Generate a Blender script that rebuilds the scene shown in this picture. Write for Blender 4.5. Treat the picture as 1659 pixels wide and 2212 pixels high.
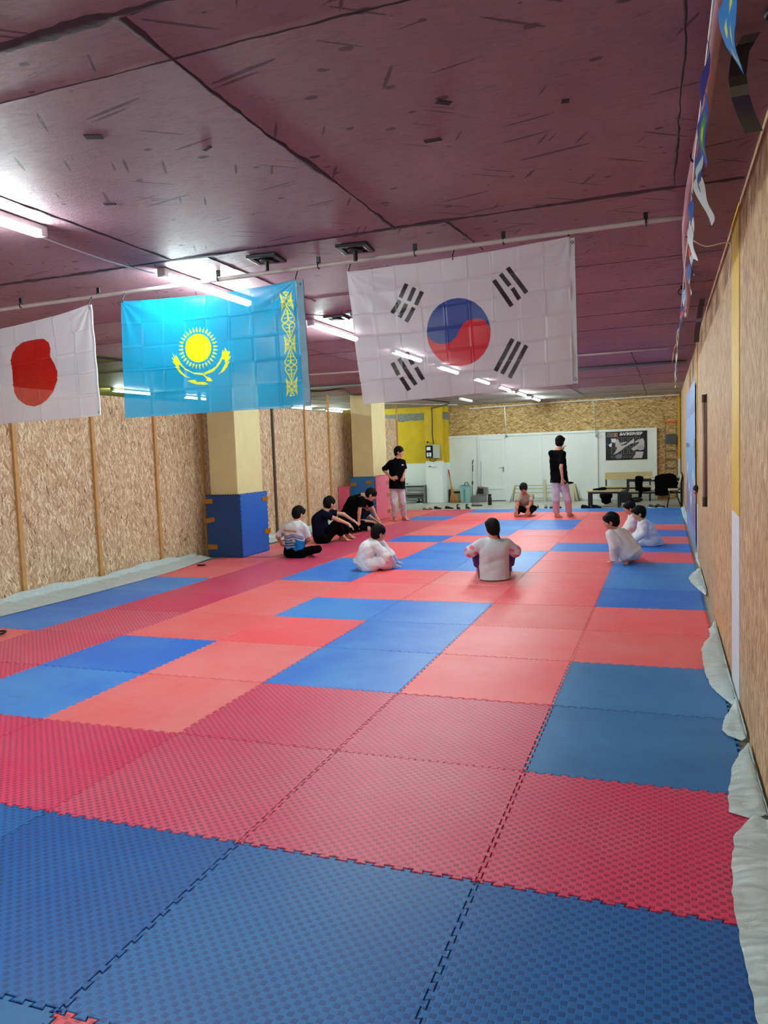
import bpy, bmesh, math, random
import numpy as np
from mathutils import Vector, Matrix, noise as mnoise

random.seed(7)
np.random.seed(7)
scene = bpy.context.scene
COL = scene.collection
for o in list(bpy.data.objects):
    bpy.data.objects.remove(o)

# ---------------------------------------------------------------- camera
cam_d = bpy.data.cameras.new('camera')
cam = bpy.data.objects.new('camera', cam_d)
COL.objects.link(cam)
CAM_LOC = Vector((0.655, -2.6256, 1.577))
YAW, PITCH, ROLL = 0.3535, 0.0777, 0.0363
_f = Vector((-math.sin(YAW) * math.cos(PITCH), math.cos(YAW) * math.cos(PITCH), -math.sin(PITCH)))
_r0 = Vector((math.cos(YAW), math.sin(YAW), 0))
_d0 = _f.cross(_r0)
_r = _r0 * math.cos(ROLL) + _d0 * math.sin(ROLL)
_d = _d0 * math.cos(ROLL) - _r0 * math.sin(ROLL)
_m = Matrix((( _r.x, -_d.x, -_f.x, CAM_LOC.x), (_r.y, -_d.y, -_f.y, CAM_LOC.y),
             (_r.z, -_d.z, -_f.z, CAM_LOC.z), (0, 0, 0, 1)))
cam.matrix_world = _m
cam_d.sensor_fit = 'HORIZONTAL'
cam_d.sensor_width = 36
cam_d.lens = 36 * 1652.5 / 1659
cam_d.clip_start = 0.05
cam_d.clip_end = 80
scene.camera = cam

# ---------------------------------------------------------------- world, exposure
w = bpy.data.worlds.new('world')
scene.world = w
w.use_nodes = True
w.node_tree.nodes['Background'].inputs[0].default_value = (0.8, 0.85, 0.9, 1)
w.node_tree.nodes['Background'].inputs[1].default_value = 0.05
scene.view_settings.view_transform = 'Standard'
scene.view_settings.look = 'None'
scene.view_settings.gamma = 1
scene.view_settings.exposure = 1.62
scene.view_settings.use_curve_mapping = False

LAMP_STRENGTH = 85.0         # every tube lamp of the hall
LAMP_COLOR = (0.80, 1.0, 0.97)
H = 2.92                     # ceiling height
# the hall's own lamp rows (the last two stand behind the camera)
LAMP_ROW_A = [2.0, 4.4, 6.85, 8.95, 11.4, 13.65, 15.7, 18.0, -0.32, -2.6, -4.9]
LAMP_ROW_B = [8.8, 11.0, 15.9, 18.1]

# ---------------------------------------------------------------- object helpers
def tag(o, label=None, cat=None, group=None, kind=None):
    if label: o['label'] = label
    if cat: o['category'] = cat
    if group: o['group'] = group
    if kind: o['kind'] = kind
    return o

def thing(name, label, cat, loc=(0, 0, 0), rz=0, group=None):
    o = bpy.data.objects.new(name, None)
    o.location = loc
    o.rotation_euler = (0, 0, rz)
    o.empty_display_size = 0.1
    COL.objects.link(o)
    return tag(o, label, cat, group)

class MB:
    """collects polygons and makes them ONE mesh object"""
    def __init__(s):
        s.v = []; s.f = []
    def add(s, vs, fs):
        n = len(s.v)
        s.v += [tuple(v) for v in vs]
        s.f += [tuple(i + n for i in f) for f in fs]
        return s
    def box(s, c, d, rot=None):
        x, y, z = d[0] / 2, d[1] / 2, d[2] / 2
        vs = [Vector(p) for p in ((-x,-y,-z),(x,-y,-z),(x,y,-z),(-x,y,-z),(-x,-y,z),(x,-y,z),(x,y,z),(-x,y,z))]
        if rot is not None: vs = [rot @ v for v in vs]
        vs = [v + Vector(c) for v in vs]
        return s.add(vs, [(0,3,2,1),(4,5,6,7),(0,1,5,4),(1,2,6,5),(2,3,7,6),(3,0,4,7)])
    def bb(s, x0, x1, y0, y1, z0, z1):
        return s.box(((x0+x1)/2, (y0+y1)/2, (z0+z1)/2), (x1-x0, y1-y0, z1-z0))
    def tube(s, path, r, n=8, closed=False):
        P = [Vector(p) for p in path]
        R = r if isinstance(r, (list, tuple)) else [r] * len(P)
        up = None; rings = []
        for i, p in enumerate(P):
            a = P[max(i-1, 0)]; b = P[min(i+1, len(P)-1)]
            if closed: a = P[i-1]; b = P[(i+1) % len(P)]
            t = (b - a).normalized()
            if up is None:
                up = Vector((0,0,1)) if abs(t.z) < .9 else Vector((1,0,0))
            u = (up - t * up.dot(t)).normalized(); up = u; w_ = t.cross(u)
            rings.append([p + (u * math.cos(k*math.tau/n) + w_ * math.sin(k*math.tau/n)) * R[i] for k in range(n)])
        vs = [v for ring in rings for v in ring]; fs = []
        m = len(P)
        for i in range(m if closed else m-1):
            j = (i+1) % m
            for k in range(n):
                l = (k+1) % n
                fs.append((i*n+k, i*n+l, j*n+l, j*n+k))
        if not closed:
            fs.append(tuple(range(n))[::-1]); fs.append(tuple((m-1)*n+k for k in range(n)))
        return s.add(vs, fs)
    def cyl(s, a, b, r0, r1=None, n=16):
        return s.tube([a, b], [r0, r0 if r1 is None else r1], n)
    def lathe(s, c, prof, n=20, axis='z', sx=1, sy=1):
        vs = []; fs = []
        for r, h in prof:
            for k in range(n):
                a = k*math.tau/n
                vs.append((c[0]+r*math.cos(a)*sx, c[1]+r*math.sin(a)*sy, c[2]+h))
        m = len(prof)
        for i in range(m-1):
            for k in range(n):
                l = (k+1) % n
                fs.append((i*n+k, i*n+l, (i+1)*n+l, (i+1)*n+k))
        fs.append(tuple(range(n))[::-1]); fs.append(tuple((m-1)*n+k for k in range(n)))
        return s.add(vs, fs)
    def ell(s, c, r, rot=None, n=12, m=8):
        vs = []; fs = []
        for i in range(m+1):
            th = math.pi*i/m
            for k in range(n):
                a = k*math.tau/n
                v = Vector((r[0]*math.sin(th)*math.cos(a), r[1]*math.sin(th)*math.sin(a), r[2]*math.cos(th)))
                if rot is not None: v = rot @ v
                vs.append(v + Vector(c))
        for i in range(m):
            for k in range(n):
                l = (k+1) % n
                fs.append((i*n+k, (i+1)*n+k, (i+1)*n+l, i*n+l))
        return s.add(vs, fs)
    def prism(s, pts, fn0, fn1):
        """polygon pts mapped by fn0 and fn1 to the two caps"""
        n = len(pts)
        vs = [fn0(*p) for p in pts] + [fn1(*p) for p in pts]
        fs = [tuple(range(n))[::-1], tuple(range(n, 2*n))] + [(i, (i+1) % n, n+(i+1) % n, n+i) for i in range(n)]
        return s.add(vs, fs)
    def mesh(s, name, smooth=False):
        me = bpy.data.meshes.new(name)
        me.from_pydata([tuple(v) for v in s.v], [], s.f)
        me.update()
        bm = bmesh.new(); bm.from_mesh(me)
        bmesh.ops.remove_doubles(bm, verts=bm.verts, dist=1e-6)
        bmesh.ops.recalc_face_normals(bm, faces=bm.faces)
        bm.to_mesh(me); bm.free()
        if smooth:
            me.polygons.foreach_set('use_smooth', [True]*len(me.polygons))
        return me
    def build(s, name, m, parent=None, smooth=False, bevel=0, loc=None, origin=None, auto=False):
        """origin: world point that becomes the object's origin (things that stand at top level)"""
        if origin is not None:
            o0 = Vector(origin)
            s.v = [tuple(Vector(v) - o0) for v in s.v]
        me = s.mesh(name, smooth or auto)
        if m: me.materials.append(m)
        o = bpy.data.objects.new(name, me); COL.objects.link(o)
        if origin is not None: o.location = origin
        if parent: o.parent = parent
        if loc: o.location = loc
        if bevel:
            b = o.modifiers.new('bevel', 'BEVEL'); b.width = bevel; b.segments = 2; b.limit_method = 'ANGLE'; b.angle_limit = math.radians(40)
        if auto:
            me.polygons.foreach_set('use_smooth', [True]*len(me.polygons))
            bm = bmesh.new(); bm.from_mesh(me)
            for e in bm.edges:
                if len(e.link_faces) == 2 and e.calc_face_angle(0) > math.radians(35): e.smooth = False
            bm.to_mesh(me); bm.free()
        return o

def under(parent):
    """world points -> the local frame of an unrotated parent at its location"""
    l = parent.location.copy()
    return lambda p: Vector(p) - l

def copy_tree(o, parent=None):
    c = o.copy(); COL.objects.link(c)
    if parent: c.parent = parent
    for ch in [k for k in o.children]:
        copy_tree(ch, c)
    return c

# ---------------------------------------------------------------- materials
def srgb(r, g, b):
    f = lambda c: (c/255/12.92) if c/255 <= .04045 else ((c/255+.055)/1.055)**2.4
    return (f(r), f(g), f(b), 1)

class NT:
    def __init__(s, name):
        s.m = bpy.data.materials.new(name); s.m.use_nodes = True
        s.t = s.m.node_tree; s.b = s.t.nodes['Principled BSDF']; s.out = s.t.nodes['Material Output']
    def n(s, typ, **kw):
        nd = s.t.nodes.new(typ)
        for k, v in kw.items(): setattr(nd, k, v)
        return nd
    def set(s, nd, i, v):
        if v is None: return
        sock = nd.inputs[i]
        if isinstance(v, bpy.types.NodeSocket): s.t.links.new(v, sock)
        else: sock.default_value = v
    def math(s, op, a, b=None, c=None, clamp=False):
        nd = s.n('ShaderNodeMath', operation=op); nd.use_clamp = clamp
        s.set(nd, 0, a); s.set(nd, 1, b); s.set(nd, 2, c)
        return nd.outputs[0]
    def coord(s, kind='Object'):
        return s.n('ShaderNodeTexCoord').outputs[kind]
    def map(s, vec, scale=(1,1,1), rot=(0,0,0), loc=(0,0,0)):
        nd = s.n('ShaderNodeMapping'); s.set(nd, 0, vec)
        nd.inputs['Location'].default_value = loc; nd.inputs['Rotation'].default_value = rot; nd.inputs['Scale'].default_value = scale
        return nd.outputs[0]
    def noise(s, vec, scale, detail=4, rough=.55, dist=0, out='Fac'):
        nd = s.n('ShaderNodeTexNoise'); s.set(nd, 'Vector', vec)
        nd.inputs['Scale'].default_value = scale; nd.inputs['Detail'].default_value = detail
        nd.inputs['Roughness'].default_value = rough; nd.inputs['Distortion'].default_value = dist
        return nd.outputs[out]
    def ramp(s, fac, stops, interp='LINEAR'):
        nd = s.n('ShaderNodeValToRGB'); s.set(nd, 0, fac)
        cr = nd.color_ramp; cr.interpolation = interp
        while len(cr.elements) < len(stops): cr.elements.new(.5)
        for e, (p, c) in zip(cr.elements, stops):
            e.position = p; e.color = c if len(c) == 4 else (*c, 1)
        return nd.outputs[0]
    def mix(s, fac, a, b, blend='MIX'):
        nd = s.n('ShaderNodeMix', data_type='RGBA', blend_type=blend)
        s.set(nd, 0, fac); s.set(nd, 6, a); s.set(nd, 7, b)
        return nd.outputs[2]
    def bump(s, h, dist=.002, strength=1.0, normal=None):
        nd = s.n('ShaderNodeBump'); nd.inputs['Distance'].default_value = dist; nd.inputs['Strength'].default_value = strength
        s.set(nd, 'Height', h)
        if normal is not None: s.set(nd, 'Normal', normal)
        return nd.outputs[0]
    def fin(s, col=None, rough=None, nor=None, **kw):
        s.set(s.b, 'Base Color', col); s.set(s.b, 'Roughness', rough)
        if nor is not None: s.set(s.b, 'Normal', nor)
        for k, v in kw.items(): s.set(s.b, k, v)
        return s.m

_mc = {}
def plain(name, c, rough=.5, var=.06, scale=30, bump=.0, metallic=0, spec=.5, **kw):
    """a single-colour surface with a little procedural unevenness"""
    if name in _mc: return _mc[name]
    t = NT(name)
    nz = t.noise(t.coord(), scale, 5)
    lo = tuple(x*(1-var) for x in c[:3]) + (1,); hi = tuple(min(1, x*(1+var)) for x in c[:3]) + (1,)
    col = t.ramp(nz, [(.3, lo), (.7, hi)])
    nor = t.bump(nz, bump) if bump else None
    t.fin(col, rough, nor, Metallic=metallic, **{'Specular IOR Level': spec}, **kw)
    _mc[name] = t.m
    return t.m

def osb_mat(name, axes, cols, s1=1.0, grain_z=1.0, rot=(75, 110, 35), rough=.6, mixw=None):
    """oriented strand board: three layers of long chips, the one with the highest priority on top"""
    t = NT(name)
    sep = t.n('ShaderNodeSeparateXYZ'); t.set(sep, 0, t.coord())
    cmb = t.n('ShaderNodeCombineXYZ')
    t.set(cmb, 0, sep.outputs[axes[0]]); t.set(cmb, 1, sep.outputs[axes[1]])
    v = cmb.outputs[0]
    warp = t.noise(v, 11, 3, out='Color')
    sc = t.n('ShaderNodeVectorMath', operation='SCALE'); t.set(sc, 0, warp); sc.inputs['Scale'].default_value = .04
    ad = t.n('ShaderNodeVectorMath', operation='ADD'); t.set(ad, 0, v); t.set(ad, 1, sc.outputs[0])
    v = ad.outputs[0]
    best = None
    for i, a in enumerate(rot):
        mp = t.map(v, scale=(1, 1, 1), rot=(0, 0, math.radians(a)), loc=(i*3.7, i*1.3, 0))
        mp = t.map(mp, scale=(18*s1*grain_z, 95*s1, 1))
        vo = t.n('ShaderNodeTexVoronoi', voronoi_dimensions='2D'); t.set(vo, 'Vector', mp)
        vo.inputs['Scale'].default_value = 1; vo.inputs['Randomness'].default_value = .95
        sp = t.n('ShaderNodeSeparateColor'); t.set(sp, 0, vo.outputs['Color'])
        pr, tone, d = sp.outputs[0], sp.outputs[1], vo.outputs['Distance']
        if best is None: best = (pr, tone)
        else:
            gt = t.math('GREATER_THAN', pr, best[0])
            nt = t.n('ShaderNodeMix', data_type='FLOAT'); t.set(nt, 0, gt); t.set(nt, 2, best[1]); t.set(nt, 3, tone)
            best = (t.math('MAXIMUM', pr, best[0]), nt.outputs[0])
    fine = t.noise(t.map(v, scale=(1, 1, 1)), 160, 3)
    tone = t.math('ADD', best[1], t.math('MULTIPLY', t.math('SUBTRACT', fine, .5), .35))
    big = t.noise(v, 1.3, 3)
    tone = t.math('ADD', tone, t.math('MULTIPLY', t.math('SUBTRACT', big, .5), .25))
    col = t.ramp(tone, cols)
    t.fin(col, rough, t.bump(tone, .0006, .5), **{'Specular IOR Level': .25})
    return t.m

M = {}
def foam(name, c, worn, tex=False, rough=.5, sunk=(.5, .34, .5, 1)):
    t = NT(name)
    co = t.coord()
    oi = t.n('ShaderNodeObjectInfo').outputs['Random']
    ofs = t.n('ShaderNodeVectorMath', operation='ADD'); t.set(ofs, 0, co)
    cm = t.n('ShaderNodeCombineXYZ'); t.set(cm, 2, t.math('MULTIPLY', oi, 37.0)); t.set(ofs, 1, cm.outputs[0])
    big = t.noise(ofs.outputs[0], 1.6, 4, .6)
    mid = t.noise(ofs.outputs[0], 9, 5, .65)
    f = t.math('MULTIPLY', t.math('ADD', big, t.math('MULTIPLY', mid, .5)), .66)
    f = t.math('ADD', f, t.math('MULTIPLY', t.math('SUBTRACT', oi, .5), .22))
    col = t.ramp(f, [(.36, c), (.66, worn)])
    # scuffs and dirt specks
    st = t.noise(t.map(ofs.outputs[0], scale=(1, 2.4, 1)), 2.7, 6, .7, dist=1.2)
    dk = t.ramp(st, [(.66, (1, 1, 1, 1)), (.76, (.72, .72, .74, 1))])
    col = t.mix(1.0, col, dk, 'MULTIPLY')
    fine = t.noise(co, 260, 3)
    h = t.math('MULTIPLY', fine, .12)
    nor = t.bump(h, .0012)
    if tex:
        # basket weave of ribbed squares, ribs turned from square to square
        sp = t.n('ShaderNodeSeparateXYZ'); t.set(sp, 0, co)
        S = 44.0
        fx = t.math('FLOOR', t.math('MULTIPLY', sp.outputs[0], S)); fy = t.math('FLOOR', t.math('MULTIPLY', sp.outputs[1], S))
        chk = t.math('MODULO', t.math('ADD', t.math('ADD', fx, fy), 1000.0), 2.0)
        chk = t.math('GREATER_THAN', chk, .5)
        rx = t.math('SINE', t.math('MULTIPLY', sp.outputs[0], S * 4 * math.tau))
        ry = t.math('SINE', t.math('MULTIPLY', sp.outputs[1], S * 4 * math.tau))
        rib = t.n('ShaderNodeMix', data_type='FLOAT'); t.set(rib, 0, chk); t.set(rib, 2, rx); t.set(rib, 3, ry)
        lx = t.math('FRACT', t.math('MULTIPLY', sp.outputs[0], S)); ly = t.math('FRACT', t.math('MULTIPLY', sp.outputs[1], S))
        edge = t.math('MINIMUM', t.math('MINIMUM', lx, t.math('SUBTRACT', 1.0, lx)), t.math('MINIMUM', ly, t.math('SUBTRACT', 1.0, ly)))
        groove = t.math('MULTIPLY', t.math('MINIMUM', edge, .12), 8.0)
        hh = t.math('ADD', t.math('ADD', t.math('MULTIPLY', rib.outputs[0], .15), t.math('MULTIPLY', chk, .5)), t.math('MULTIPLY', groove, .5))
        nor = t.bump(hh, .0006, .8)
        # sunk squares tinted darker: the weaker reflection of their ribs, painted into the colour
        low = t.math('MULTIPLY', t.math('SUBTRACT', 1.0, chk), t.math('GREATER_THAN', edge, .04))
        low = t.math('MULTIPLY', low, t.math('MULTIPLY_ADD', mid, .9, .35), clamp=True)
        col = t.mix(low, col, t.mix(1.0, col, sunk, 'MULTIPLY'))
        edgec = t.math('LESS_THAN', edge, .05)
        col = t.mix(t.math('MULTIPLY', edgec, .25), col, (1, 1, 1, 1), 'SOFT_LIGHT')
    t.fin(col, rough, nor, **{'Specular IOR Level': .5})
    return t.m

M['P'] = foam('foam_pink_woven', srgb(224, 58, 102), srgb(222, 90, 116), True, .42)
M['T'] = foam('foam_blue_woven', srgb(0, 88, 166), srgb(22, 104, 176), True, .42, (.3, .42, .52, 1))
M['S'] = foam('foam_red_woven', srgb(230, 72, 88), srgb(232, 92, 102), True, .5)
M['R'] = foam('foam_coral', srgb(240, 82, 94), srgb(240, 114, 120), False, .45)
M['O'] = foam('foam_faded_coral', srgb(232, 92, 98), srgb(232, 122, 124), False, .5)
M['B'] = foam('foam_blue', srgb(24, 112, 214), srgb(62, 142, 220), False, .42)
M['D'] = foam('foam_deep_blue', srgb(24, 100, 160), srgb(50, 122, 182), False, .45)
M['K'] = plain('foam_flank_pink', srgb(190, 60, 120), .6)

M['osb_l'] = osb_mat('osb_partition', (1, 2), [(.0, srgb(118, 80, 52)), (.07, srgb(176, 138, 104)), (.4, srgb(198, 162, 128)), (.75, srgb(212, 180, 146)), (.93, srgb(240, 220, 188))], .8, .85, (90, 60, 120, 75))
M['osb_b'] = osb_mat('osb_back', (0, 2), [(.0, srgb(124, 88, 44)), (.15, srgb(164, 128, 74)), (.5, srgb(190, 154, 100)), (.8, srgb(208, 174, 120)), (1, srgb(230, 204, 154))], .5, 1.0, (-14, 10, 32, -32))
M['osb_r'] = osb_mat('osb_right', (1, 2), [(.0, srgb(120, 84, 58)), (.22, srgb(172, 132, 98)), (.6, srgb(198, 156, 118)), (.85, srgb(210, 174, 136)), (.97, srgb(236, 206, 166))], 1.1, .8, (88, 84, 95))
M['wood'] = plain('pine_stud', srgb(196, 146, 88), .6, .14, 12)
M['wood_y'] = plain('yellow_painted_stud', srgb(208, 164, 46), .55, .12, 14)
M['white_stud'] = plain('white_painted_stud', srgb(214, 210, 218), .6, .05, 14)
M['white'] = plain('white_plastic', srgb(230, 236, 234), .35, .03)
M['white_panel'] = plain('white_pvc_panel', srgb(228, 234, 230), .4, .02, 3)
M['white_wall'] = plain('white_wall_paint', srgb(220, 228, 224), .7, .05, 4, .004)
M['steel'] = plain('galvanised_steel', srgb(150, 152, 150), .35, .1, 20, metallic=.8)
M['black'] = plain('black_rubber', srgb(16, 16, 18), .5, .2)
M['black_cloth'] = plain('black_cloth', srgb(5, 5, 7), .95, .3, 60, .003, spec=.08)
M['black_metal'] = plain('black_metal', srgb(20, 20, 22), .35, .1)
M['hair'] = plain('black_hair', srgb(10, 8, 8), .72, .5, 120, .006, spec=.18)
M['eye'] = plain('dark_eyes', srgb(20, 14, 12), .3)
M['skin'] = plain('skin', srgb(206, 150, 124), .5, .06, 14, **{'Subsurface Weight': .12})
M['skin_k'] = plain('skin_ruddy', srgb(196, 132, 108), .5, .06, 14, **{'Subsurface Weight': .12})
M['navy'] = plain('navy_cloth', srgb(12, 14, 34), .92, .2, 60, .003, spec=.1)
M['dobok'] = plain('white_dobok_cloth', srgb(226, 226, 230), .8, .04, 18, .003)
M['dobok_pants'] = plain('white_trouser_cloth', srgb(206, 192, 200), .8, .05, 18, .003)
M['greytee'] = plain('pale_tee_cloth', srgb(198, 198, 204), .8, .05, 18, .003)
M['beige'] = plain('beige_cloth', srgb(168, 152, 132), .85, .08, 30, .003)
M['purple'] = plain('purple_cloth', srgb(74, 40, 122), .8, .15, 20, .003)
M['tan_board'] = plain('tan_board', srgb(200, 182, 134), .4, .05, 6)
M['cream_metal'] = plain('cream_metal', srgb(196, 192, 164), .5, .06)
M['rope'] = plain('grey_webbing', srgb(90, 96, 90), .8)
M['orange'] = plain('orange_plastic', srgb(236, 96, 20), .4)
M['grey_rung'] = plain('grey_rung', srgb(84, 92, 92), .6)
M['tape'] = plain('brown_packing_tape', srgb(164, 104, 8), .2, .12, 30)
M['red'] = plain('red_plastic', srgb(186, 26, 40), .4)
M['straw'] = plain('broom_straw', srgb(196, 140, 74), .8, .25, 60, .004)
M['teal'] = plain('teal_plastic', srgb(140, 184, 178), .35, .04)
M['grey_plastic'] = plain('grey_plastic', srgb(120, 120, 116), .45, .08)
M['pinkpipe'] = plain('pink_painted_pipe', srgb(186, 136, 144), .5, .1, 10)
M['pale_pipe'] = plain('pale_conduit', srgb(184, 168, 166), .45, .08, 10)
M['soot'] = plain('dark_scorched_metal', srgb(30, 22, 24), .7, .3)
M['yellow_wall'] = None
# ================================================================ setting
def structure(o): o['kind'] = 'structure'; return o

# yellow over white wall paint, patchy
def two_tone(name, zc, up, lo, axis='z', crumble=False):
    t = NT(name); co = t.coord()
    sp = t.n('ShaderNodeSeparateXYZ'); t.set(sp, 0, co)
    nz = t.noise(co, 3, 5); n2 = t.noise(co, 22, 4)
    upc = t.ramp(nz, [(.3, tuple(c*.78 for c in up[:3])), (.7, up)])
    loc = t.ramp(n2, [(.3, tuple(c*.93 for c in lo[:3])), (.7, lo)])
    f = t.math('GREATER_THAN', sp.outputs[2], zc)
    col = t.mix(f, loc, upc)
    h = n2
    if crumble:
        # bare lumpy plaster band under the ceiling
        band = t.math('MULTIPLY', t.math('GREATER_THAN', t.math('ADD', sp.outputs[2], t.math('MULTIPLY', nz, .14)), 2.58),
                      t.math('LESS_THAN', t.math('ADD', sp.outputs[2], t.math('MULTIPLY', n2, .1)), 2.79))
        vo = t.n('ShaderNodeTexVoronoi'); t.set(vo, 'Vector', t.map(co, scale=(14, 14, 26)))
        pc = t.ramp(vo.outputs['Distance'], [(.1, srgb(178, 184, 176)), (.7, srgb(84, 88, 82))])
        col = t.mix(band, col, pc)
    t.fin(col, .75, t.bump(h, .006), **{'Specular IOR Level': .2})
    return t.m
M['two_tone'] = two_tone('yellow_over_white_wall', 1.2, srgb(214, 184, 44), srgb(224, 232, 228), crumble=True)
M['two_tone_col'] = two_tone('yellow_over_white_column', 1.28, srgb(218, 182, 50), srgb(228, 234, 232))
M['cream'] = plain('cream_column_paint', srgb(214, 196, 142), .6, .06, 4, .004)

# concrete floor
t = NT('concrete_floor'); co = t.coord()
n1 = t.noise(co, 2.2, 6); n2 = t.noise(co, 40, 4)
t.fin(t.mix(.3, t.ramp(n1, [(.3, srgb(150, 148, 138)), (.7, srgb(186, 186, 176))]), t.ramp(n2, [(.3, srgb(140, 138, 130)), (.7, srgb(196, 196, 188))])), .5, t.bump(n2, .001))
M['concrete'] = t.m

# painted slab ceiling: pink, olive beyond the partition, grey at the far end
t = NT('painted_slab_ceiling'); co = t.coord()
sp = t.n('ShaderNodeSeparateXYZ'); t.set(sp, 0, co); X, Y = sp.outputs[0], sp.outputs[1]
nA = t.noise(co, 1.1, 5, .6); nB = t.noise(t.map(co, scale=(3, 9, 1)), 6, 6, .7); nC = t.noise(t.map(co, scale=(30, 70, 1)), 3, 3, .6)
pink = t.ramp(nA, [(.3, srgb(138, 100, 112)), (.7, srgb(156, 118, 128))])
green = t.ramp(nA, [(.3, srgb(112, 108, 30)), (.7, srgb(130, 124, 44))])
grey = t.ramp(nA, [(.3, srgb(148, 138, 134)), (.7, srgb(176, 168, 162))])
fx = t.math('LESS_THAN', t.math('ADD', X, t.math('MULTIPLY', nA, .2)), -5.85)
fy = t.math('GREATER_THAN', t.math('ADD', Y, t.math('MULTIPLY', nA, .6)), 16.2)
fg = t.math('GREATER_THAN', Y, 12.5)
col = t.mix(fx, pink, t.mix(fg, green, grey))
col = t.mix(fy, col, grey)
streak = t.ramp(nB, [(.32, (.74, .72, .76, 1)), (.5, (1, 1, 1, 1)), (.75, (1.0, 1.0, 1.0, 1))])
col = t.mix(.8, col, streak, 'MULTIPLY')
# dark scratches and chips
scr = None
for k, (ang, sx, sy, thr) in enumerate(((12, 1.6, 26, .14), (-38, 1.9, 30, .12), (60, 2.2, 24, .10), (5, 7, 12, .10))):
    mp = t.map(t.map(co, rot=(0, 0, math.radians(ang)), loc=(k*5.1, k*2.7, 0)), scale=(sx, sy, 0))
    vo = t.n('ShaderNodeTexVoronoi', voronoi_dimensions='2D'); t.set(vo, 'Vector', mp); vo.inputs['Scale'].default_value = 1
    s_ = t.n('ShaderNodeSeparateColor'); t.set(s_, 0, vo.outputs['Color'])
    m_ = t.math('MULTIPLY', t.math('LESS_THAN', t.math('ADD', vo.outputs['Distance'], t.math('MULTIPLY', t.math('SUBTRACT', nC, .5), .22)), t.math('MULTIPLY', s_.outputs[1], thr * 2.0)), t.math('GREATER_THAN', s_.outputs[0], .88))
    scr = m_ if scr is None else t.math('MAXIMUM', scr, m_)
col = t.mix(t.math('MULTIPLY', scr, .72), col, srgb(52, 36, 42))
# a rough blackened patch behind the large flag
pt = t.math('MULTIPLY', t.math('MULTIPLY', t.math('GREATER_THAN', Y, 2.45), t.math('LESS_THAN', Y, 3.1)), t.math('MULTIPLY', t.math('GREATER_THAN', X, -.1), t.math('LESS_THAN', X, .55)))
pn = t.math('GREATER_THAN', t.noise(t.map(co, scale=(40, 60, 1)), 2, 4, .7), .56)
col = t.mix(t.math('MULTIPLY', t.math('MULTIPLY', pt, pn), .7), col, srgb(58, 36, 42))
h = t.math('ADD', nB, t.math('MULTIPLY', nC, .6))
h = t.math('ADD', h, t.math('MULTIPLY', scr, -.3))
rg = t.ramp(nB, [(.3, (.72, .72, .72, 1)), (.7, (.55, .55, .55, 1))])
t.fin(col, rg, t.bump(h, .004), **{'Specular IOR Level': .35})
M['ceiling'] = t.m

X0, X1, Y0, Y1 = -12.0, 1.06, -7.0, 20.4      # shell of the hall
b = MB(); b.bb(X0-.1, X1+.2, Y0-.1, Y1+.1, -.12, -.021)
structure(b.build('floor', M['concrete']))
b = MB(); b.bb(X0-.1, X1+.2, Y0-.1, Y1+.1, H, H+.15)
ceil_o = structure(b.build('ceiling', M['ceiling']))
M['joint'] = plain('crumbling_slab_joint', srgb(62, 40, 48), .85, .3, 14, .004)
def slab_joint(p, q, w_, seed):
    rs = random.Random(seed); L_ = math.hypot(q[0]-p[0], q[1]-p[1]); n = max(2, int(L_/.045))
    d = ((q[0]-p[0])/L_, (q[1]-p[1])/L_); nx, ny = -d[1], d[0]; vs = []; fs = []
    for i in range(n+1):
        t_ = i/n*L_
        wob = .022*mnoise.noise(Vector((t_*1.4, seed*3.3, 0)))+.008*mnoise.noise(Vector((t_*9, seed, 2)))
        ww = w_*max(.12, .55+.75*mnoise.noise(Vector((t_*2.6, seed*7.7, 5)))+.5*mnoise.noise(Vector((t_*14, seed, 9))))
        x, y = p[0]+d[0]*t_, p[1]+d[1]*t_
        z = H-.003-.006*abs(mnoise.noise(Vector((t_*7, seed, 4))))
        for k, zz in ((-1, H-.0004), (-.3, z), (.35, z), (1, H-.0004)): vs.append((x+nx*(wob+k*ww), y+ny*(wob+k*ww), zz))
    for i in range(n):
        for k in range(3): a_ = i*4+k; fs.append((a_, a_+1, a_+5, a_+4))
    m_ = MB(); m_.add(vs, fs); m_.build('slab_joint', M['joint'], ceil_o, smooth=True)
for i, (p, q, w_) in enumerate((((-12, 1.9), (1.05, 1.84), .042), ((-12, -.58), (1.05, -.62), .035), ((-7, -.30), (1.05, -.35), .007),
        ((-2.45, -.6), (-2.45, 1.87), .022), ((-.90, -.6), (-.86, 1.87), .026), ((.72, -3), (.72, 1.84), .009), ((-4.05, -.6), (-4.1, 1.87), .02), ((-5.7, -.6), (-5.7, 1.87), .02),
        ((-.55, 1.87), (-.50, 2.6), .014), ((-2.2, 1.87), (-2.22, 3.6), .012), ((-2.9, 3.6), (-2.2, 4.62), .008), ((-12, 3.66), (1.05, 3.42), .008), ((-12, 4.66), (1.05, 4.5), .007),
        ((-12, 5.95), (1.05, 5.75), .009), ((-12, 6.95), (1.05, 6.8), .007), ((-12, 9.5), (1.05, 9.0), .012), ((-12, 11.4), (1.05, 11.1), .012), ((-12, 13.6), (1.05, 13.4), .014),
        ((-12, 16.0), (1.05, 15.9), .02), ((-12, 18.3), (1.05, 18.2), .016), ((-3.6, 5.9), (-3.5, 9.3), .010), ((-1.4, 9), (-1.4, 20), .014), ((.2, 9), (.2, 20), .014), ((-4.3, 9), (-4.3, 20), .014))):
    slab_joint(p, q, w_, i+1)
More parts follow.
